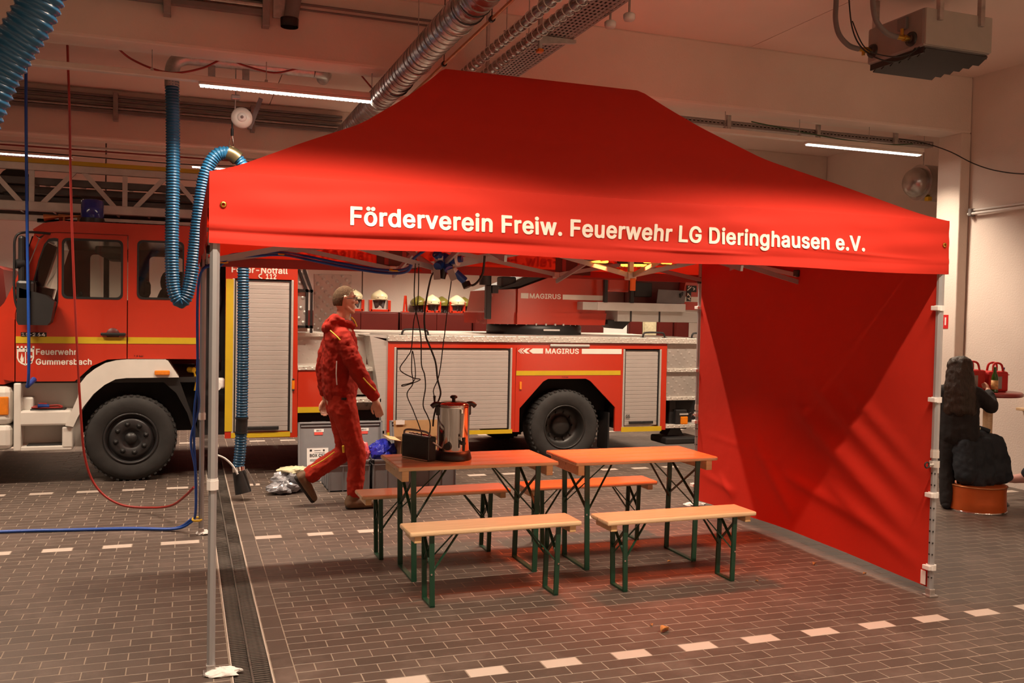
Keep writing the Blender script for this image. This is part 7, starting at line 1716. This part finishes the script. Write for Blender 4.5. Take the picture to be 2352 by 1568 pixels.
for k in (-1, 1): chain(c_, [(S(0.08 + k * 0.16, -0.78, 1.07), 0.07), (S(0.08 + k * 0.22, -0.68, 0.80), 0.062), (S(0.08 + k * 0.12, -0.48, 0.71), 0.05)])
remesh(obj('pullover', c_, 'dark', se), 0.012, 4, 0.015, 0.08)
c_ = MB(); chain(c_, [(S(0.02, -0.74, 0.56), 0.11), (S(0.03, -0.30, 0.55), 0.085), (S(0.02, -0.06, 0.27), 0.065)]); chain(c_, [(S(0.18, -0.74, 0.56), 0.11), (S(0.22, -0.28, 0.53), 0.085), (S(0.22, -0.25, 0.12), 0.065)])
remesh(obj('trousers', c_, 'navy', se), 0.012, 4, 0.015, 0.08)
c_ = MB(); chain(c_, [(S(0.08, -0.77, 1.37), 0.10), (S(0.08, -0.80, 1.24), 0.085)])
remesh(obj('hair', c_, 'hair', se), 0.01, 3)
for a_, b_ in ((S(0.02, -0.02, 0.215), S(-0.17, 0.05, 0.20)), (S(0.22, -0.26, 0.055), S(0.20, -0.04, 0.035))):
    s_ = MB(); chain(s_, [(a_, 0.052), (a_.lerp(b_, 0.5) + Vector((0, 0, -0.006)), 0.044), (b_, 0.034)])
    remesh(obj('shoe', s_, 'pink', se), 0.008, 2)
t = thing('wooden_bench', 'wooden bench under the seated person, outside the right edge', 'bench', (SX + 0.25, SY - 0.8, 0))
obj('seat_plank', MB().box((SX - 0.2, SY - 0.98, 0.40), (SX + 0.36, SY - 0.64, 0.435), 0.006), 'wood', t)
for x in (SX - 0.12, SX + 0.28):
    obj('leg', MB().box((x - 0.02, SY - 0.95, 0), (x + 0.02, SY - 0.67, 0.40), 0.004), 'green', t)
t = thing('wall_shelf', 'wooden shelf edge on the right wall, cut by the edge of the picture', 'shelf', (8.55, 2.4, 0.85))
obj('shelf_plank', MB().box((8.505, 1.9, 0.852), (8.598, 2.76, 0.88), 0.005), 'wood', t)
for y in (2.0, 2.65):
    obj('bracket', MB().prism([(8.598, 0.852), (8.52, 0.852), (8.598, 0.78)], y - 0.01, y + 0.01), 'blackm', t)

# ================================================================ BAR TABLE GROUP
BX, BY = 7.60, 2.28
t = thing('bar_table', 'round dark red bar table by the right wall', 'table', (BX, BY, 0))
obj('table_top', MB().lathe([(0.001, 1.105), (0.29, 1.105), (0.305, 1.092), (0.305, 1.070), (0.29, 1.062), (0.001, 1.062)], (BX, BY, 0), n=40), mat('red_table_top', (0.30, 0.035, 0.03), 0.35, coat=0.3, var=0.05), t)
obj('column', MB().cyl((BX, BY, 0.03), (BX, BY, 1.065), 0.045, n=18), 'wood', t)
obj('base_plate', MB().lathe([(0.001, 0.035), (0.20, 0.03), (0.22, 0.0)], (BX, BY, 0), n=28), 'blackm', t)
def tote(x, y, z, L, W, H, rz, lab):
    m4 = Matrix.Translation((x, y, z)) @ Matrix.Rotation(rz, 4, 'Z')
    t = thing('cooler_bag', lab, 'bag', (x, y, z), 'red bags on the bar table')
    obj('bag_body', MB().box((-L / 2, -W / 2, 0), (L / 2, W / 2, H), 0.02).xf(m4), 'bagred', t)
    obj('lid_seam', MB().box((-L / 2 - 0.003, -W / 2 - 0.003, H - 0.035), (L / 2 + 0.003, W / 2 + 0.003, H - 0.028)).xf(m4), 'signred', t)
    for k in (-1, 1):
        obj('strap', MB().tube(crom([(-L * 0.25, k * W * 0.4, H - 0.02), (-L * 0.2, k * W * 0.3, H + 0.06), (0, k * W * 0.25, H + 0.08), (L * 0.2, k * W * 0.3, H + 0.06), (L * 0.25, k * W * 0.4, H - 0.02)], 6), 0.011, 6).xf(m4), 'bagred', t)
    obj('pocket_window', MB().box((-L * 0.3, -W / 2 - 0.006, 0.03), (L * 0.15, -W / 2 - 0.001, H * 0.75), 0.002).xf(m4), 'pinkish', t)
    return t
tote(7.44, 2.36, 1.105, 0.24, 0.16, 0.21, -0.32, 'red carrier bag beside the woman, left of two on the bar table')
tote(7.66, 2.27, 1.105, 0.20, 0.15, 0.20, -0.32, 'red carrier bag behind the green bottle, right of two on the bar table')
t = thing('green_bottle', 'green glass bottle with orange label held on the bar table', 'bottle', (7.51, 2.13, 1.105))
bx, by, bz = 7.51, 2.13, 1.106
obj('glass_body', MB().lathe([(0.001, bz), (0.030, bz), (0.031, bz + 0.01), (0.031, bz + 0.135), (0.026, bz + 0.165), (0.014, bz + 0.195), (0.0125, bz + 0.24), (0.014, bz + 0.245), (0.001, bz + 0.246)], (bx, by, 0), n=20), 'bottleg', t)
obj('bottle_label', MB().lathe([(0.0316, bz + 0.03), (0.0318, bz + 0.03), (0.0318, bz + 0.12), (0.0316, bz + 0.12)], (bx, by, 0), n=20), 'label', t)
t = thing('water_bottle', 'clear plastic bottle with blue cap at the right end of the bar table', 'bottle', (7.80, 2.30, 1.105))
bx, by = 7.80, 2.30
obj('bottle_body', MB().lathe([(0.001, bz), (0.032, bz), (0.033, bz + 0.02), (0.030, bz + 0.08), (0.033, bz + 0.14), (0.022, bz + 0.19), (0.012, bz + 0.205), (0.012, bz + 0.215)], (bx, by, 0), n=18), 'film', t)
obj('bottle_cap', MB().cyl((bx, by, bz + 0.212), (bx, by, bz + 0.232), 0.015, n=14), 'blue', t)
obj('paper_label', MB().lathe([(0.0335, bz + 0.06), (0.0345, bz + 0.06), (0.0345, bz + 0.13), (0.0335, bz + 0.13)], (bx, by, 0), n=18), 'paper', t)
tag(obj('mobile_phone', MB().box((6.915, 2.32, 1.20), (6.985, 2.33, 1.33), 0.006), 'blue'), 'phone with lit blue screen left of the woman', 'phone')
t = thing('orange_barrel', 'low round orange copper barrel on the floor under the dark jacket', 'barrel', (7.25, 2.0, 0))
QX, QY = 7.25, 2.05
obj('drum', MB().lathe([(0.255, 0.012), (0.258, 0.02), (0.252, 0.10), (0.250, 0.20), (0.255, 0.235), (0.258, 0.245), (0.25, 0.25), (0.001, 0.25)], (QX, QY, 0), n=44), 'barrel', t)
obj('bottom_ring', MB().lathe([(0.24, 0.0), (0.262, 0.0), (0.264, 0.014), (0.25, 0.02)], (QX, QY, 0), n=44), 'chrome', t)
obj('rim_ring', MB().tube([(QX + 0.257 * math.cos(a), QY + 0.257 * math.sin(a), 0.243) for a in [2 * PI * k / 40 for k in range(41)]], 0.007, 6), 'copper', t)
t = thing('draped_jacket', 'dark navy jacket draped over a chair back above the orange barrel', 'jacket', (7.27, 2.1, 0.25))
c_ = MB()
chain(c_, [(Vector((7.08, 2.08, 0.62)), 0.10), (Vector((7.25, 2.10, 0.665)), 0.105), (Vector((7.43, 2.08, 0.60)), 0.105)])
for x0_, x1_, z1_ in ((7.06, 7.06, 0.36), (7.16, 7.17, 0.30), (7.27, 7.28, 0.31), (7.38, 7.41, 0.34), (7.44, 7.49, 0.36)):
    chain(c_, [(Vector((x0_, 2.04, 0.60)), 0.11), (Vector((x1_, 2.0, z1_)), 0.105)])
chain(c_, [(Vector((7.47, 2.05, 0.58)), 0.085), (Vector((7.545, 2.03, 0.40)), 0.07), (Vector((7.56, 2.02, 0.31)), 0.055)])
remesh(obj('cloth', c_, 'navy', t), 0.012, 4, 0.05, 0.11)
obj('collar', MB().tube(crom([(7.14, 2.0, 0.755), (7.18, 2.07, 0.785), (7.27, 2.09, 0.78), (7.36, 2.03, 0.745)], 6), 0.022, 8), 'navy', t)
obj('collar_tag', MB().box((7.225, 2.045, 0.765), (7.265, 2.050, 0.785)), 'creamcl', t)
tag(obj('fire_sign', MB().box((8.448, 3.66, 1.70), (8.4515, 3.80, 1.86), 0.001), 'signred'), 'small red square sign on the pillar beside the tent leg', 'sign')
sg = [o for o in scn.objects if o.name == 'fire_sign'][0]
obj('pictogram', MB().box((8.4465, 3.69, 1.74), (8.448, 3.71, 1.83)).box((8.4465, 3.73, 1.72), (8.448, 3.77, 1.76)).box((8.4465, 3.73, 1.79), (8.448, 3.77, 1.83)), 'wplastic', sg)

# ================================================================ BEHIND THE TRUCK
LK = ((-0.35, 0.85, 'dark red locker seen between the cab and the front compartment'), (0.88, 2.15, 'dark red locker behind the walking man'), (2.18, 3.41, 'dark red locker with the lone cream helmet on top'),
      (3.44, 4.66, 'dark red locker under the left two of three cream helmets'), (4.69, 5.88, 'dark red locker behind the turret nose'), (5.91, 7.08, 'dark red locker behind the turret slewing ring'),
      (7.58, 7.85, 'narrow dark red locker between white board and pale cabinet'), (8.15, 8.47, 'narrow dark red locker just right of the pale cabinet'), (8.51, 8.80, 'narrow dark red locker farthest right, beside the tent leg'))
for xa, xb, lab in LK:
    t = thing('equipment_locker', lab, 'locker', ((xa + xb) / 2, 10.2, 0))
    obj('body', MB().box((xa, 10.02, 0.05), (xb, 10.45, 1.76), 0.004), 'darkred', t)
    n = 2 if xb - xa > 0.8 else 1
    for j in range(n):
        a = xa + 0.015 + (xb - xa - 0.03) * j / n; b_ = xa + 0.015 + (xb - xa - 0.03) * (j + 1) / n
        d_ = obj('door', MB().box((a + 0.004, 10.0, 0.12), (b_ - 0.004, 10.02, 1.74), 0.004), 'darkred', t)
        obj('handle', MB().box((b_ - 0.06, 9.985, 1.05), (b_ - 0.04, 10.0, 1.2), 0.003), 'black', d_)
    obj('plinth', MB().box((xa, 10.04, 0.0), (xb, 10.43, 0.06)), 'black', t)
t = thing('pale_cabinet', 'narrow pale cabinet between dark red lockers below the turret rail', 'cabinet', (8.0, 10.2, 0))
obj('body', MB().box((7.865, 10.02, 0.0), (8.135, 10.45, 1.9), 0.004), 'creamcl', t)
obj('door', MB().box((7.885, 10.0, 0.08), (8.115, 10.02, 1.86), 0.004), 'creamcl', t)
t = thing('white_noticeboard', 'white board with blue lines seen below the turret rail', 'board', (7.34, 10.1, 0))
obj('panel', MB().box((7.10, 10.05, 0.9), (7.56, 10.08, 1.75), 0.004), 'paper', t)
mb = MB()
for j in range(3): mb.box((7.12 + 0.15 * j, 10.045, 1.40), (7.23 + 0.15 * j, 10.05, 1.412))
obj('blue_lines', mb, 'blue', t)
obj('stand', MB().box((7.14, 10.06, 0.0), (7.18, 10.10, 0.92)).box((7.48, 10.06, 0), (7.52, 10.10, 0.92)), 'cond', t)
HGRP = 'helmets above the lockers'
def helmet(x, y, z, m, lab, rz=0.0, s=1.0):
    t = thing('fire_helmet', lab, 'helmet', (0, 0, 0), HGRP)
    cap_ = MB()
    def fn(q):
        zz = max(q.z, 0.0)
        ridge = 0.012 * math.exp(-(q.x / 0.022) ** 2) * max(0, zz / 0.13)
        k = 1 + 0.20 * math.sin(PI * min(1, zz / 0.13))
        return Vector((q.x * k, q.y * k - (0.02 if zz == 0.0 and q.y < 0 else 0), zz + ridge))
    cap_.ell((0, 0, 0.0), (0.108 * s, 0.125 * s, 0.130 * s), 30, 24, fn)
    obj('shell', cap_, m, t)
    obj('brim', MB().lathe([(0.10 * s, 0.012), (0.118 * s, 0.004), (0.128 * s, -0.006), (0.104 * s, -0.008)], (0, -0.004, 0), n=26), m, t)
    for k in (-1, 1): obj('vent', MB().box((k * 0.045 - 0.016, -0.124 * s, 0.022), (k * 0.045 + 0.016, -0.10 * s, 0.036), 0.006), 'black', t)
    obj('badge', MB().cyl((0, -0.13 * s, 0.03), (0, -0.11 * s, 0.03), 0.019, n=14), m, t)
    obj('badge_centre', MB().cyl((0, -0.134 * s, 0.03), (0, -0.129 * s, 0.03), 0.010, n=12), 'black', t)
    nk = MB().grid(lambda u, v: ((0.095 - 0.035 * v + 0.012 * math.sin(u * 19)) * math.cos(PI + u * PI), (0.095 - 0.02 * v + 0.012 * math.sin(u * 23)) * math.sin(PI + u * PI), -0.004 - (0.10 + 0.02 * math.sin(u * 11)) * v), 26, 6)
    o_ = obj('neck_cloth', nk, 'neck', t); sd_ = o_.modifiers.new('thickness', 'SOLIDIFY'); sd_.thickness = 0.004
    t.location = (x, y, z); t.rotation_euler = (0, 0, rz); t.scale = (1.14, 1.14, 1.14)
    return t
def rack(x, y, lab, w_=0.26):
    t = thing('helmet_rack', lab, 'rack', (x, y, 1.76), 'red helmet holders on the lockers')
    for k in (-1, 1): obj('upright', MB().box((x + k * w_ / 2 - 0.025, y - 0.01, 1.765), (x + k * w_ / 2 + 0.025, y + 0.12, 1.95), 0.004), 'red', t)
    obj('foot', MB().box((x - w_ / 2, y - 0.01, 1.76), (x + w_ / 2, y + 0.12, 1.80), 0.004), 'red', t)
rack(2.70, 10.03, 'red helmet holder just right of the man\'s face'); rack(3.11, 10.03, 'red helmet holder under the lone cream helmet', 0.30)
helmet(2.70, 10.10, 1.955, 'cream', 'cream helmet half hidden by the man\'s head', 0.15)
helmet(3.11, 10.10, 1.955, 'cream', 'lone cream helmet between the man and the hanging cables', 0.1)
for x, lab, rz in ((3.99, 'cream helmet, left of the three in a row', 0.1), (4.41, 'cream helmet, middle of the three in a row', 0.35), (4.80, 'cream helmet, right of the three, beside the black mast', 0.4)):
    helmet(x, 10.10, 1.90, 'cream', lab, rz)
for x, lab in ((3.84, 'olive helmet behind the left cream helmet of the row'), (4.24, 'olive helmet between left and middle cream helmets'), (4.63, 'olive helmet between middle and right cream helmets')):
    helmet(x, 10.42, 1.88, 'olive', lab, 0.2)
helmet(0.42, 10.10, 1.955, 'cream', 'cream helmet glimpsed left of the front tent leg', 0.0)
t = thing('helmet_stand', 'narrow red upright holder left of the three helmets', 'rack', (3.53, 10.1, 1.76), None)
obj('upright', MB().bar((3.51, 10.08, 1.765), (3.53, 10.08, 2.03), 0.03, 0.02).bar((3.575, 10.14, 1.765), (3.545, 10.08, 2.03), 0.025, 0.02), 'red', t)
obj('foot', MB().box((3.48, 10.06, 1.76), (3.60, 10.18, 1.775)), 'red', t)
for x in (3.99, 4.41, 4.80, 0.42):
    rack(x, 10.03, {3.99: 'red helmet holder under the left helmet of the three', 4.41: 'red helmet holder under the middle helmet of the three', 4.80: 'red helmet holder under the right helmet of the three', 0.42: 'red helmet holder left of the front tent leg'}[x], 0.22)
# another red vehicle behind, its tail just showing at the left edge
VO = 0.30
t = thing('red_van', 'dark red vehicle behind the cab at the left edge, partly shown', 'vehicle', (-3.4, 9.2, 0))
vp = [(a + VO, b) for a, b in ((-4.9, 0.45), (-2.45, 0.45), (-2.36, 0.9), (-2.32, 1.5), (-2.34, 1.62), (-2.40, 2.22), (-2.5, 2.28), (-4.9, 2.30))]
obj('van_body', MB().prism(vp, 8.95, 10.3, holes=[rrect(-4.6 + VO, 1.76, -2.46 + VO, 2.18, 0.05)]), 'darkred', t)
obj('van_window', MB().box((-4.62 + VO, 8.96, 1.74), (-2.44 + VO, 8.975, 2.20)), 'black', t)
obj('van_stripe', MB().box((-4.9 + VO, 8.943, 1.58), (-2.36 + VO, 8.949, 1.62)), 'letter', t)
text('lettering', 'FEUERWEHR', 'letter', t, (-3.62 + VO, 8.946, 1.40), (1, 0, 0), (0, 0, 1), 1.24, 0.13, 0.002, 0.05)
for x in (-4.4, -2.9):
    obj('van_wheel', MB().lathe([(0.001, 8.96), (0.2, 8.96), (0.33, 8.95), (0.35, 8.97), (0.35, 9.15), (0.001, 9.15)], (x, 0, 0.35), 'y', 28), 'rubber', t)
